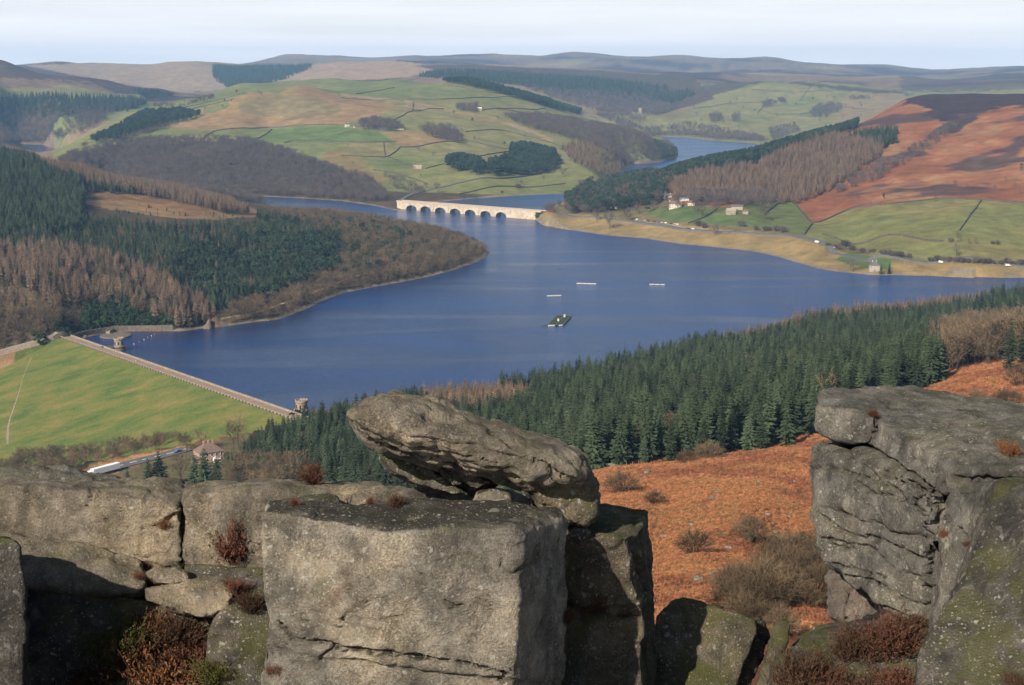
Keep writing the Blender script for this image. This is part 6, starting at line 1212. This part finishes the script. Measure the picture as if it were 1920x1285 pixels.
bme = boat_mesh().mesh('hull', simple('weathered_boat_paint', (0.5, 0.46, 0.4), 0.6, 0.2, 1.0)); seatm = MB().box(-0.16, 0.16, -0.72, 0.72, 0.5, 0.56).mesh('thwart', M_ROADT)
def boat(p, rz, label, group=None):
    t = thing('rowing_boat', label, 'boat', (p.x, p.y, -0.12), rz, group); add('hull', bme, t)
    for x in (-1.3, 0.1, 1.1): add('thwart', seatm, t, (x, 0, 0))
    return t
for (ua, va, ub, vb, n, lb) in ((1026, 555.5, 1052, 555, 3, 'the short line of moored boats nearest the raft'), (1081, 532, 1118, 533, 4, 'the middle line of moored boats'), (1217, 534, 1247, 534.5, 3, 'the moored line farthest right')):
    for k in range(n):
        f = (k + 0.5) / n; p = atz(ua + (ub - ua) * f, va + (vb - va) * f, 0); a, c_ = atz(ua, va, 0), atz(ub, vb, 0)
        boat(p, math.atan2(c_.y - a.y, c_.x - a.x), '%s white boat in %s' % (('leftmost', 'second', 'third', 'rightmost')[k if n == 4 else (0, 1, 3)[k]], lb), 'moored boats')
boat(atz(1034, 611.5, 0), 0.1, 'long white boat tied to the front of the cage raft', 'moored boats').scale = (1.2, 1, 1); boat(atz(1052, 611, 0), 0.3, 'small white boat at the front right corner of the cage raft', 'moored boats').scale = (0.8, 1, 1)
M_ORANGE = simple('orange_float', (0.6, 0.2, 0.06), 0.5, 0.1, 2.0)
for k, (u, v_) in enumerate(((251, 645.5), (261, 641.5), (270, 637), (277, 633), (284, 630), (290, 627))):
    p = atz(u, v_, 0); t = thing('buoy', 'small float in the line across the water by the spillway', 'buoy', (p.x, p.y, 0), 0, 'line of floats'); t.scale = (0.62, 0.62, 0.62); MB().lathe([(0.1, -0.4), (0.55, -0.1), (0.6, 0.25), (0.4, 0.6), (0.12, 0.75)], 10).build('float', M_ORANGE if k % 2 else M_WHITE, t, sm=True); MB().lathe([(0.06, 0.7), (0.06, 1.1)], 6).build('ring_post', M_DARK, t)

# ---- fence by the spruces, telegraph pole, two walkers on the dam
fl = R([(1150, 879), (1240, 860), (1330, 837), (1420, 817)], 300); fe = thing('post_fence', 'wooden post fence along the lower edge of the spruces', 'fence', tuple(fl[0]))
M_POST = simple('grey_timber', (0.2, 0.17, 0.13), 0.9, 0.3, 3.0); pm = MB().box(-0.07, 0.07, -0.07, 0.07, -0.5, 1.5).mesh('post', M_POST); lastp = None
for a, c_ in zip(fl[:-1], fl[1:]):
    n = int((c_ - a).length / 3.2)
    for k in range(n):
        p = a.lerp(c_, k / n) - Vector((0, 2.0, 0)); p.z = float(zt(p.x, p.y)) + 0.2; p = p - fl[0]; add('post', pm, fe, tuple(p))
        if lastp is not None:
            for h_ in (0.6, 1.3): MB().tube([lastp + Vector((0, 0, h_)), p + Vector((0, 0, h_))], 0.015, 3).build('wire', M_POST, fe)
        lastp = p
p = ground(648, 868, 300); tp = thing('telegraph_pole', 'twin telegraph pole with a crossbar in the scrub behind the rock wall', 'pole', tuple(p))
for x in (-0.9, 0.9): MB().tube([(x, 0, -1), (x, 0, 4.6)], [0.14, 0.11], 8).build('post', M_POST, tp)
MB().box(-2.0, 2.0, -0.12, 0.12, 4.3, 4.55).build('crossbar', M_POST, tp)
for x in (-1.7, 0.0, 1.7): MB().lathe([(0.07, 4.55), (0.12, 4.65), (0.1, 4.85), (0.04, 4.9)], 8, x, 0).build('insulator', M_WHITE, tp)
def person_mesh(shirt, name):
    J = {'pel': (0, 0, 0.95, 0.13), 'wai': (0, 0, 1.12, 0.12), 'che': (0, -0.01, 1.35, 0.15), 'nec': (0, 0, 1.5, 0.055), 'hed': (0, -0.02, 1.66, 0.10), 'top': (0, -0.01, 1.75, 0.07)}
    E = [('pel', 'wai'), ('wai', 'che'), ('che', 'nec'), ('nec', 'hed'), ('hed', 'top')]
    for s_, n_ in ((-1, 'l'), (1, 'r')):
        J['hip' + n_] = (0.1 * s_, 0, 0.9, 0.1); J['kne' + n_] = (0.11 * s_, -0.06 - 0.08 * s_, 0.5, 0.065); J['ank' + n_] = (0.11 * s_, 0.05 - 0.18 * s_, 0.09, 0.045); J['toe' + n_] = (0.12 * s_, -0.12 - 0.18 * s_, 0.04, 0.04)
        J['sho' + n_] = (0.19 * s_, 0, 1.42, 0.065); J['elb' + n_] = (0.26 * s_, 0.04, 1.15, 0.045); J['wri' + n_] = (0.27 * s_, -0.08 * s_, 0.9, 0.035); J['han' + n_] = (0.27 * s_, -0.1 * s_, 0.8, 0.035)
        E += [('pel', 'hip' + n_), ('hip' + n_, 'kne' + n_), ('kne' + n_, 'ank' + n_), ('ank' + n_, 'toe' + n_), ('che', 'sho' + n_), ('sho' + n_, 'elb' + n_), ('elb' + n_, 'wri' + n_), ('wri' + n_, 'han' + n_)]
    ks = list(J); me = bpy.data.meshes.new('tmp'); me.from_pydata([J[k][:3] for k in ks], [(ks.index(a), ks.index(c)) for a, c in E], []); o = bpy.data.objects.new('tmp', me); COL.objects.link(o)
    o.modifiers.new('skin', 'SKIN'); sk = me.skin_vertices[0].data if me.skin_vertices else None
    if sk is None: sk = me.attributes and None
    if sk is not None:
        for k, q in zip(ks, sk): q.radius = (J[k][3], J[k][3]); q.use_root = (k == 'pel')
    o.modifiers.new('sub', 'SUBSURF').levels = 1
    ev = o.evaluated_get(bpy.context.evaluated_depsgraph_get()); m2 = bpy.data.meshes.new_from_object(ev); bpy.data.objects.remove(o); bpy.data.meshes.remove(me); m2.materials.clear()
    for mt in (simple(name + '_skin', (0.5, 0.33, 0.25), 0.7, 0.1, 5), shirt, simple(name + '_trousers', (0.03, 0.035, 0.05), 0.8, 0.2, 5)): m2.materials.append(mt)
    for f in m2.polygons: z = f.center.z; f.material_index = 0 if (z > 1.52 or (abs(f.center.x) > 0.2 and z < 0.92)) else (1 if z > 0.95 or abs(f.center.x) > 0.21 else 2); f.use_smooth = True
    return m2
try:
    for x, nm, sh_, lb in ((218, 'a', simple('white_jacket', (0.75, 0.75, 0.72), 0.8, 0.1, 4), 'person in a white jacket walking along the dam road'), (196, 'b', simple('dark_jacket', (0.05, 0.06, 0.09), 0.8, 0.1, 4), 'person in dark clothes walking along the dam road')):
        o = add('person', person_mesh(sh_, nm), None); q_ = Vector((DE.x + dtx * x + dnx * 2.5, DE.y + dty * x + dny * 2.5, 4.08)); o.location = q_; o.rotation_euler = (0, 0, rotz_of(dtx, dty) + 1.57); tag(o, lb, 'person')
except Exception as e_: print('person', e_)
# ================================================================== SINGLE TREES, SHRUBS, HEATHER, STONES
def px_tree(kn, u, v_, hpx, rmin, label, group=None, cat_='tree', name=None, fat=1.0):
    p = ground(u, v_, rmin); r = p.length; s = hpx / FPX * math.hypot(p.x, p.y) / KINDS[kn][2]
    e = place_tree(kn, p.x, p.y, p.z - 0.2, s, label, group, cat_, name); e.scale = (e.scale[0] * fat, e.scale[1] * fat, e.scale[2]); return e
for a in (('oak', 820, 361, 17, 'bare tree beside the road above the bridge'), ('oak', 826, 373, 14, 'bare tree on the bank right behind the bridge'), ('oak', 1057, 332, 16, 'bare tree in the pasture near the road bend'), ('oak', 978, 346, 9, 'small bare tree in the pasture behind the bridge'), ('hedge_bush', 971, 353, 9, 'round dark bush in the pasture behind the bridge'), ('hedge_bush', 941, 362, 5, 'tiny bush near the water behind the bridge'), ('oak', 799, 355, 12, 'bare tree left of the road above the bridge'), ('pine', 1062, 396, 12, 'small dark conifer beside the bridge end'), ('hedge_bush', 1008, 409, 8, 'dark bush at the right end of the bridge'), ('oak', 1019, 338, 9, 'small tree near the pine clump road')):
    px_tree(a[0], a[1], a[2], a[3], 2000, a[4], 'single trees around the bridge', 'bush' if 'bush' in a[4] else 'tree', 'bush' if a[0] == 'hedge_bush' else None)
for a in (('oak', 1143, 430, 30, 'round bare tree on the straw coloured bank below the hamlet'), ('oak', 1118, 414, 22, 'thin bare tree on the bank left of the round one'), ('oak', 1175, 416, 26, 'bare tree at the left end of the parked cars'), ('pine', 1165, 401, 22, 'dark conifer in the hamlet garden'), ('pine', 1214, 400, 24, 'broad dark conifer in the hamlet garden'), ('oak', 1195, 402, 20, 'bare tree between the garden conifers'), ('spruce', 1222, 377, 26, 'tall conifer above the long cream house'), ('spruce', 1243, 376, 20, 'second tall conifer above the long cream house'), ('oak', 1316, 408, 28, 'bare tree in the green field left of the lone farmhouse'), ('oak', 1343, 398, 20, 'slim bare tree behind the green field'), ('oak', 1433, 413, 32, 'bare tree in the green field right of the lone farmhouse'), ('oak', 1340, 441, 20, 'leaning bare tree on the bank by the road'), ('oak', 1420, 395, 20, 'bare tree behind the lone farmhouse'), ('oak', 1600, 510, 24, 'bare tree left of the shore house'), ('spruce', 1652, 515, 22, 'dark conifer right beside the shore house'), ('spruce', 1667, 514, 20, 'second dark conifer beside the shore house'), ('oak', 1797, 455, 16, 'bare tree at the end of the field wall'), ('oak', 1793, 482, 26, 'tall dark bush below the end of the field wall'), ('oak', 1830, 458, 13, 'bare tree in the lakeside field'), ('oak', 1817, 458, 10, 'smaller bare tree in the lakeside field'), ('hedge_bush', 1871, 459, 8, 'bush in the lakeside field near the right edge'), ('hedge_bush', 1861, 458, 6, 'small bush in the lakeside field near the right edge'), ('hedge_bush', 1783, 454, 8, 'bush left of the field wall end')):
    px_tree(a[0], a[1], a[2], a[3], 1150, a[4], 'single trees on the right bank', 'bush' if 'bush' in a[4] else 'tree', 'bush' if 'bush' in a[4] else None)
hx = [(1550, 463), (1568, 466), (1582, 462), (1600, 470), (1618, 474), (1629, 474), (1640, 474), (1655, 478), (1668, 480), (1680, 480), (1690, 482), (1705, 484), (1420, 432), (1432, 433), (1445, 433), (1458, 434), (1470, 436), (1390, 425), (1320, 428), (1308, 424)] + [(1745 + 12 * k, 490 + 0.5 * k) for k in range(16)]
for k, (u, v_) in enumerate(hx): px_tree('hedge_bush', u + random.uniform(-3, 3), v_, random.uniform(7, 13), 1150, 'scrubby bush in the hedgerow along the lakeside road', 'hedgerow bushes along the lakeside road', 'bush', 'hedge_bush')
for a in (('broadleaf', 447, 842, 58, 'tall bare tree behind the brick cottage'), ('broadleaf', 438, 843, 52, 'second tall bare tree behind the brick cottage'), ('broadleaf', 377, 845, 44, 'rounded bare tree left of the brick cottage'), ('broadleaf', 350, 847, 36, 'smaller bare tree by the road left of the cottage'), ('broadleaf', 303, 838, 32, 'bare tree at the foot of the grass dam face'), ('broadleaf', 272, 840, 26, 'low bare tree at the foot of the grass dam face'), ('spruce', 470, 845, 36, 'young spruce right of the brick cottage'), ('spruce', 300, 912, 48, 'dark spruce just above the rock wall beside the lorry'), ('spruce', 280, 915, 40, 'shorter dark spruce above the rock wall beside the lorry'), ('spruce', 365, 912, 45, 'dark spruce above the rock wall below the cottage'), ('spruce', 385, 914, 52, 'taller dark spruce above the rock wall below the cottage'), ('spruce', 408, 912, 44, 'bushy dark spruce above the rock wall below the cottage'), ('spruce', 240, 915, 26, 'small dark spruce peeping over the rock wall'), ('broadleaf', 340, 905, 36, 'bare scrub tree between the dark spruces below the cottage'), ('broadleaf', 30, 870, 30, 'bare tree near the left edge below the dam')):
    px_tree(a[0], a[1], a[2], a[3] * (1.5 if a[2] > 900 else 1.0), 500, a[4], 'trees around the brick cottage', fat=1.45 if a[0] == 'spruce' else 1.0)
gq = np.random.default_rng(12)
for poly, rm, n, lb, gp, hr in (([(1065, 378), (1240, 372), (1330, 380), (1330, 398), (1240, 398), (1110, 402)], 1750, 34, 'bare or evergreen garden tree around the hamlet', 'garden trees of the hamlet', (10, 22)), ([(640, 190), (1100, 230), (1050, 290), (900, 345), (700, 330), (560, 280)], 2300, 26, 'tiny lone tree on the pastures of the farm hill', 'lone trees on the farm hill', (5, 10)), ([(1260, 210), (1400, 185), (1640, 180), (1640, 230), (1500, 255), (1300, 245)], 4100, 26, 'tiny lone tree on the far green slope beyond the upper arm', 'lone trees on the far slope', (4, 8)), ([(1560, 380), (1920, 300), (1920, 370), (1600, 390)], 1700, 14, 'lone scrubby tree on the red bracken hill', 'scrub on the red hill', (6, 12)), ([(280, 195), (480, 170), (560, 160), (480, 200), (330, 225)], 3300, 14, 'tiny lone tree on the green strips left of the tor', 'lone trees left of the tor', (4, 8))):
    k = 0
    while k < n:
        u, v_ = gq.uniform(min(p[0] for p in poly), max(p[0] for p in poly)), gq.uniform(min(p[1] for p in poly), max(p[1] for p in poly))
        if not inpoly(np.array([u]), np.array([v_]), poly)[0]: continue
        k += 1; px_tree('oak' if gq.random() < 0.75 else 'pine', u, v_, gq.uniform(*hr), rm, lb, gp)
# shrubs on the bracken slope
SHR = [(1165, 925, 42, 'big tawny leafless shrub on the bracken beside the perched boulder'), (1228, 945, 26, 'small tawny shrub right of the big one on the bracken'), (1302, 1040, 48, 'round olive brown shrub alone in the middle of the bracken'), (1408, 1015, 50, 'olive brown shrub at the top of the thicket'), (1330, 862, 34, 'scrubby shrub at the edge of the spruces'), (1288, 868, 26, 'small scrubby shrub at the edge of the spruces'), (1490, 795, 40, 'tawny shrub under the spruces beside the crag'), (1830, 762, 30, 'brown shrub on the bracken above the crag'), (1890, 765, 36, 'broad brown shrub near the right edge above the crag'), (1912, 725, 40, 'brown shrub cut by the right edge above the crag')]
for u, v_, h_, lb in SHR: px_tree('shrub', u, v_, h_, 110, lb, None, 'shrub', 'shrub')
g_ = np.random.default_rng(4); th = [(1345, 1120), (1500, 1010), (1555, 1000), (1560, 1110), (1480, 1180), (1400, 1180), (1330, 1150)]; n = 0
while n < 32:
    u, v_ = g_.uniform(1310, 1560), g_.uniform(1010, 1190)
    if inpoly(np.array([u]), np.array([v_]), th)[0]: px_tree('shrub', u, v_ + 12, g_.uniform(38, 64), 80, 'leafless olive brown shrub in the thicket on the slope', 'thicket on the bracken slope', 'shrub', 'shrub'); n += 1
for k in range(20):
    u, v_ = g_.uniform(610, 740), g_.uniform(872, 912)
    px_tree('shrub', u, v_ + 10, g_.uniform(22, 40), 250, 'brown scrub on the slope behind the rock wall', 'scrub behind the rock wall', 'shrub', 'shrub')
# ---- bracken
def tuft(seed, n=34, h=0.5, R_=0.5):
    g = np.random.default_rng(seed); parts = []
    for k in range(n):
        a = g.normal() * 0.9; d = np.array([math.cos(a), math.sin(a), 0]); s = np.array([-d[1], d[0], 0]); L_ = R_ * (0.5 + 0.9 * g.random()); hh_ = h * (0.25 + 0.75 * g.random()); w = 0.018 + 0.03 * g.random()
        p0 = g.normal(size=3) * 0.16 * np.array([1, 1, 0]); p1 = p0 + d * L_ * 0.5 + [0, 0, hh_]; p2 = p0 + d * L_ * 1.1 + [0, 0, hh_ * (0.2 + 0.6 * g.random())]
        parts.append((np.array([p0 - s * w * 0.5, p0 + s * w * 0.5, p1 + s * w, p1 - s * w]), np.array([[0, 1, 2, 3]]))); parts.append((np.array([p1 - s * w, p1 + s * w, p2 + s * w * 0.4, p2 - s * w * 0.4]), np.array([[0, 1, 2, 3]])))
    v, f = cat(parts); return v, f, None
M_BRK = plantmat('dead_bracken', (0.31, 0.145, 0.066), 0.38, (1.15, 1.05, 1.0), 0.8); M_BRD = plantmat('dark_bracken', (0.225, 0.1, 0.052), 0.4, (1.2, 1.0, 1.0), 0.8); M_STRW = plantmat('dead_grass', (0.165, 0.13, 0.055), 0.3, (1, 1, 1), 0.8)
kind('bracken', M_BRK, [tuft(s) for s in range(91, 95)] , 0.55); kind('old_bracken', M_BRD, [tuft(s) for s in range(85, 88)], 0.5); kind('grass', M_STRW, [tuft(s, 22, 0.4, 0.3) for s in range(95, 97)], 0.4)
def carpet(kn, poly, r0, r1, n, name, label, sc, thr=None, off=6.0, flip=1, scale=22):
    us = [p[0] for p in poly]; a0 = math.atan2(*ray(min(us), 900)[:2]) - 0.02; a1 = math.atan2(*ray(max(us), 900)[:2]) + 0.02
    a = RNG.uniform(a0, a1, n); r = r0 + (r1 - r0) * RNG.random(n) ** 0.9; X, Y = r * np.sin(a), r * np.cos(a); Z = zt(X, Y); u, v = project(X, Y, Z); k = inpoly(u, v, poly)
    if thr is not None: k &= flip * n2(X + 0.5 * Y, Y * 0.6 - 0.3 * X, scale, 4, 0.6, off) > thr
    X, Y, Z, r = X[k], Y[k], Z[k], r[k]; m = len(X); s = RNG.uniform(sc[0], sc[1], m) * np.clip(r / 260, 0.8, 1.7)
    scatter_obj(name, np.stack([X, Y, Z], 1), RNG.integers(0, len(KINDS[kn][1]), m), np.stack([np.full(m, 0.0), np.full(m, 0.0), np.where(RNG.random(m) < 0.8, -2.5 + 0.5 * RNG.normal(size=m), RNG.uniform(0, 6.28, m))], 1), np.stack([s, s, s * RNG.uniform(0.7, 1.3, m)], 1), KINDS[kn][0], label)
BR = [(1080, 890), (1240, 862), (1420, 822), (1480, 795), (1530, 775), (1690, 728), (1760, 700), (1940, 650), (1940, 830), (1560, 1190), (1200, 1200), (1080, 1000)]
carpet('bracken', BR, 85, 680, 210000, 'bracken', 'rust red dead bracken covering the slope below the crags', (0.42, 0.95), -0.38, 13.0, -1, 14)
carpet('old_bracken', BR, 85, 680, 80000, 'old_bracken', 'darker flattened bracken in patches on the slope below the crags', (0.55, 1.1), -0.02, 13.0, 1, 14)
carpet('grass', BR, 85, 600, 50000, 'rough_grass', 'pale tussocks among the bracken on the slope', (0.5, 1.0), 0.12, 3.0, 1, 20)
carpet('bracken', [(420, 850), (800, 840), (800, 950), (420, 950)], 250, 560, 20000, 'bracken_strip', 'rusty bracken behind the rock wall', (1.0, 1.8))
# ---- loose stones on the slope
def stone_mesh(seed):
    g = np.random.default_rng(seed); bm = bmesh.new(); bmesh.ops.create_icosphere(bm, subdivisions=3, radius=1.0); V = np.array([v.co[:] for v in bm.verts]); F = np.array([[v.index for v in f.verts] for f in bm.faces]); bm.free()
    for k in range(9): d = unit(g.normal(size=3)); h = V @ d; lim = 0.62 + 0.25 * g.random(); V = V - np.clip(h - lim, 0, None)[:, None] * d
    V = V * np.array([1.0, 0.7, 0.5]) * (1 + 0.06 * fbm(V, 0.4, 3, 0.5, seed))[:, None]; return mesh_np('stone', V, F, [M_GREY2])
SM = [stone_mesh(s) for s in range(5)]
ST = [(1245, 1008, 14), (1335, 938, 20), (1345, 925, 14), (1302, 932, 10), (1380, 945, 8), (1438, 966, 12), (1296, 985, 12), (1365, 1030, 18), (1425, 905, 12), (1310, 1090, 26), (1335, 1078, 18), (1215, 890, 20), (1200, 895, 14), (1455, 1000, 14), (1735, 725, 14), (1870, 752, 12), (1265, 975, 8), (1490, 905, 10), (1185, 985, 9), (1480, 965, 10), (1410, 1170, 12), (1505, 1160, 10)]
for k, (u, v_, w) in enumerate(ST):
    p = ground(u, v_, 80); s = w / FPX * math.hypot(p.x, p.y) / 2; o = add('slope_stone', SM[k % 5], None, (p.x, p.y, p.z + 0.35 * s), random.uniform(0, 6.28)); o.scale = (s, s * random.uniform(0.8, 1.2), s * random.uniform(0.9, 1.3))
    tag(o, 'grey loose stone lying in the bracken below the crags', 'stone', 'loose stones in the bracken')
# ---- heather on the crags
def heather_np(seed, n=460, R_=0.45, h=0.4, lw=0.006, leaf=0.0085, leaves=11):
    g = np.random.default_rng(seed); sv = []; lv = []
    cl = [(0.3 * g.normal() * R_, 0.3 * g.normal() * R_, 0.5 + 0.6 * g.random(), 0.35 + 0.4 * g.random(), 0.35 * g.normal(), 0.35 * g.normal()) for _ in range(9)]
    for k in range(n):
        x, y, hs, sp_, lx, ly = cl[g.integers(0, 9)]; p = np.array([x * 0.6 + 0.05 * g.normal(), y * 0.6 + 0.05 * g.normal(), 0.0]); hh_ = h * hs * (0.45 + 0.65 * g.random())
        q = p + np.array([R_ * sp_ * 0.55 * g.normal() + lx * hh_ * 0.8 + x * 0.7, R_ * sp_ * 0.55 * g.normal() + ly * hh_ * 0.8 + y * 0.7, hh_]); m = (p + q) / 2 + 0.06 * h * g.normal(size=3)
        for c0, c1 in ((p, m), (m, q)):
            s = unit(np.cross(c1 - c0, g.normal(size=3))) * lw * 0.5; sv.append((np.array([c0 - s, c0 + s, c1 + s * 0.7, c1 - s * 0.7]), np.array([[0, 1, 2, 3]])))
        t = 0.1 + 0.9 * g.random((leaves, 1)); c = m + (q - m) * t + 0.014 * g.normal(size=(leaves, 3)); x = unit(unit(q - m) + 0.7 * g.normal(size=(leaves, 3))); y = unit(np.cross(x, g.normal(size=(leaves, 3)))); sz = leaf * (0.6 + 0.9 * g.random((leaves, 1)))
        lv.append(quads(c, x * sz * 1.7, y * sz * 0.5))
    return cat(sv), cat(lv)
M_STEM = simple('heather_stem', (0.06, 0.035, 0.025), 0.9, 0.3, 6.0); M_HL = plantmat('dead_heather', (0.098, 0.046, 0.03), 0.35, (1.1, 1, 1), 9.0); M_HO = plantmat('tawny_heather', (0.16, 0.075, 0.034), 0.3, (1.1, 1, 1), 9.0); M_HG = plantmat('green_heather', (0.055, 0.065, 0.018), 0.3, (1.2, 1, 1), 9.0); M_HP = plantmat('dark_heather', (0.062, 0.036, 0.023), 0.3, (1, 1, 1), 9.0)
HM = []
for s in range(4):
    st, lv = heather_np(200 + s); HM.append((st, lv))
def mk_heather(i, lm): (a, c) = HM[i]; return mesh_np('stems', *a, [M_STEM]), mesh_np('sprigs', *c, [lm])
HC = {}
def on_rock(u, v_):
    """where the line of sight first meets a rock or the ground"""
    d = Vector(ray(u, v_)).normalized(); best = None
    for o, bvh in RB:
        h = bvh.ray_cast(Vector((0, 0, EYE)) - o.location, d)
        if h[0] is not None and (best is None or h[3] < best[1]): best = (h[0] + o.location, h[3])
    return best[0] if best and best[1] < 30 else ground(u, v_, 5)
RB = []
for o in list(bpy.data.objects):
    if o.type == 'MESH' and o.parent is None and o.get('category') == 'rock':
        V = np.empty(len(o.data.vertices) * 3, np.float32); o.data.vertices.foreach_get('co', V); F = np.empty(len(o.data.loops), np.int32); o.data.loops.foreach_get('vertex_index', F)
        k = len(o.data.loops) // len(o.data.polygons); RB.append((o, BVHTree.FromPolygons(V.reshape(-1, 3).tolist(), F.reshape(-1, k).tolist())))
def heather(u, v_, wpx, hpx, lm, label, group=None, sink=0.05, i=None):
    p = on_rock(u, v_); i = random.randrange(4) if i is None else i; key = (i, lm.name)
    if key not in HC: HC[key] = mk_heather(i, lm)
    d = p.y; t = thing('heather', label, 'heather', (p.x, p.y + 0.03, p.z - sink), random.uniform(0, 6.28), group); t.scale = (wpx / FPX * d / 0.9, wpx / FPX * d / 0.9, hpx / FPX * d / 0.44)
    for nm, m in zip(('stems', 'sprigs'), HC[key]): c = bpy.data.objects.new(nm, m); COL.objects.link(c); c.parent = t
    return t
heather(445, 1055, 120, 100, M_HL, 'red brown heather bush growing out of the joint in the rock wall', sink=0.02)
for u, v_, w, h_, m_, lb in ((300, 1290, 190, 120, M_HO, 'tawny heather bush at the bottom left among the shadowed rocks'), (370, 1300, 170, 110, M_HL, 'red brown heather bush at the bottom beside the tilted slab'), (225, 1235, 130, 110, M_HG, 'dark green heather half in shadow at the lower left'), (405, 1275, 90, 60, M_HG, 'green heather against the tilted slab'), (270, 1215, 110, 90, M_HO, 'tawny heather behind the dark green one'), (330, 1200, 110, 70, M_HP, 'dark heather under the ledge stones'), (180, 1290, 130, 90, M_HP, 'dark heather in the shadow at the bottom left'), (360, 1230, 100, 70, M_HL, 'red heather below the sunlit nose of the ledge stone'),
   (1655, 1225, 150, 95, M_HL, 'red brown heather bush at the foot of the right crag'), (1610, 1235, 100, 70, M_HP, 'dark heather left of the red bush at the right crag'), (1490, 1300, 130, 110, M_HP, 'dark heather beside the leaning standing stone'), (1540, 1290, 120, 70, M_HL, 'heather at the bottom between standing stone and slab'), (1600, 1310, 120, 60, M_HP, 'heather at the bottom edge below the right crag'), (1680, 1300, 100, 70, M_HL, 'heather at the bottom against the lichen slab'), (1912, 1290, 60, 50, M_HP, 'dark heather in the bottom right corner'), (1700, 1180, 70, 40, M_HP, 'dark heather tucked under the crag face')):
    heather(u, v_, w, h_, m_, lb)
for u, v_, w, m_, lb in ((272, 1060, 34, M_HL, 'small red heather tuft at the end of the wavy crack'), (345, 1062, 60, M_HG, 'low green heather at the foot of the rock wall'), (440, 1112, 44, M_HL, 'small red heather tuft beside the ledge stones'), (310, 990, 34, M_HO, 'straw coloured tuft in the crack of the wall boulder'), (258, 1085, 26, M_HL, 'tiny tuft beside the upper ledge stone'), (470, 1145, 60, M_HP, 'straggly heather beside the square block'), (516, 1265, 34, M_HL, 'small heather tuft at the lower left of the square block'), (553, 945, 20, M_HL, 'tiny red tuft on the flat capping stone'), (693, 942, 20, M_HL, 'tiny red tuft behind the square block'), (745, 948, 40, M_HP, 'low dark tuft under the leaning flake'), (1130, 1140, 70, M_HP, 'dark heather in the crack of the shoulder block'), (1060, 1165, 44, M_HP, 'dark heather in the gap right of the square block'), (1775, 1005, 26, M_HL, 'red tuft in the crack of the inner block'), (1636, 778, 24, M_HL, 'red tuft on the lip of the overhanging cap'), (1895, 852, 44, M_HO, 'orange tuft on top of the crag at the right edge'), (1815, 1022, 18, M_HL, 'tiny red tuft below the one in the inner block'), (590, 905, 60, M_HL, 'reddish heather along the top of the rock wall')):
    heather(u, v_ + 4, w, w * 0.8, m_, lb, 'small tufts on the crags', 0.01)
# ---- the air
hz = MB().box(-9700, 9700, -420, 16300, -75, 470); ho = hz.build('haze', None) if False else None
me = hz.mesh('haze'); ho = add('haze', me); tag(ho, 'thin blue haze filling the valley', None, None, 'stuff')
m = bpy.data.materials.new('haze'); m.use_nodes = True; nt = m.node_tree; nt.nodes.clear(); out = nt.nodes.new('ShaderNodeOutputMaterial'); pv = nt.nodes.new('ShaderNodeVolumePrincipled')
pv.inputs['Color'].default_value = (0.36, 0.64, 1.0, 1); pv.inputs['Density'].default_value = 5.2e-5; pv.inputs['Anisotropy'].default_value = 0.0; nt.links.new(pv.outputs[0], out.inputs['Volume']); me.materials.append(m)
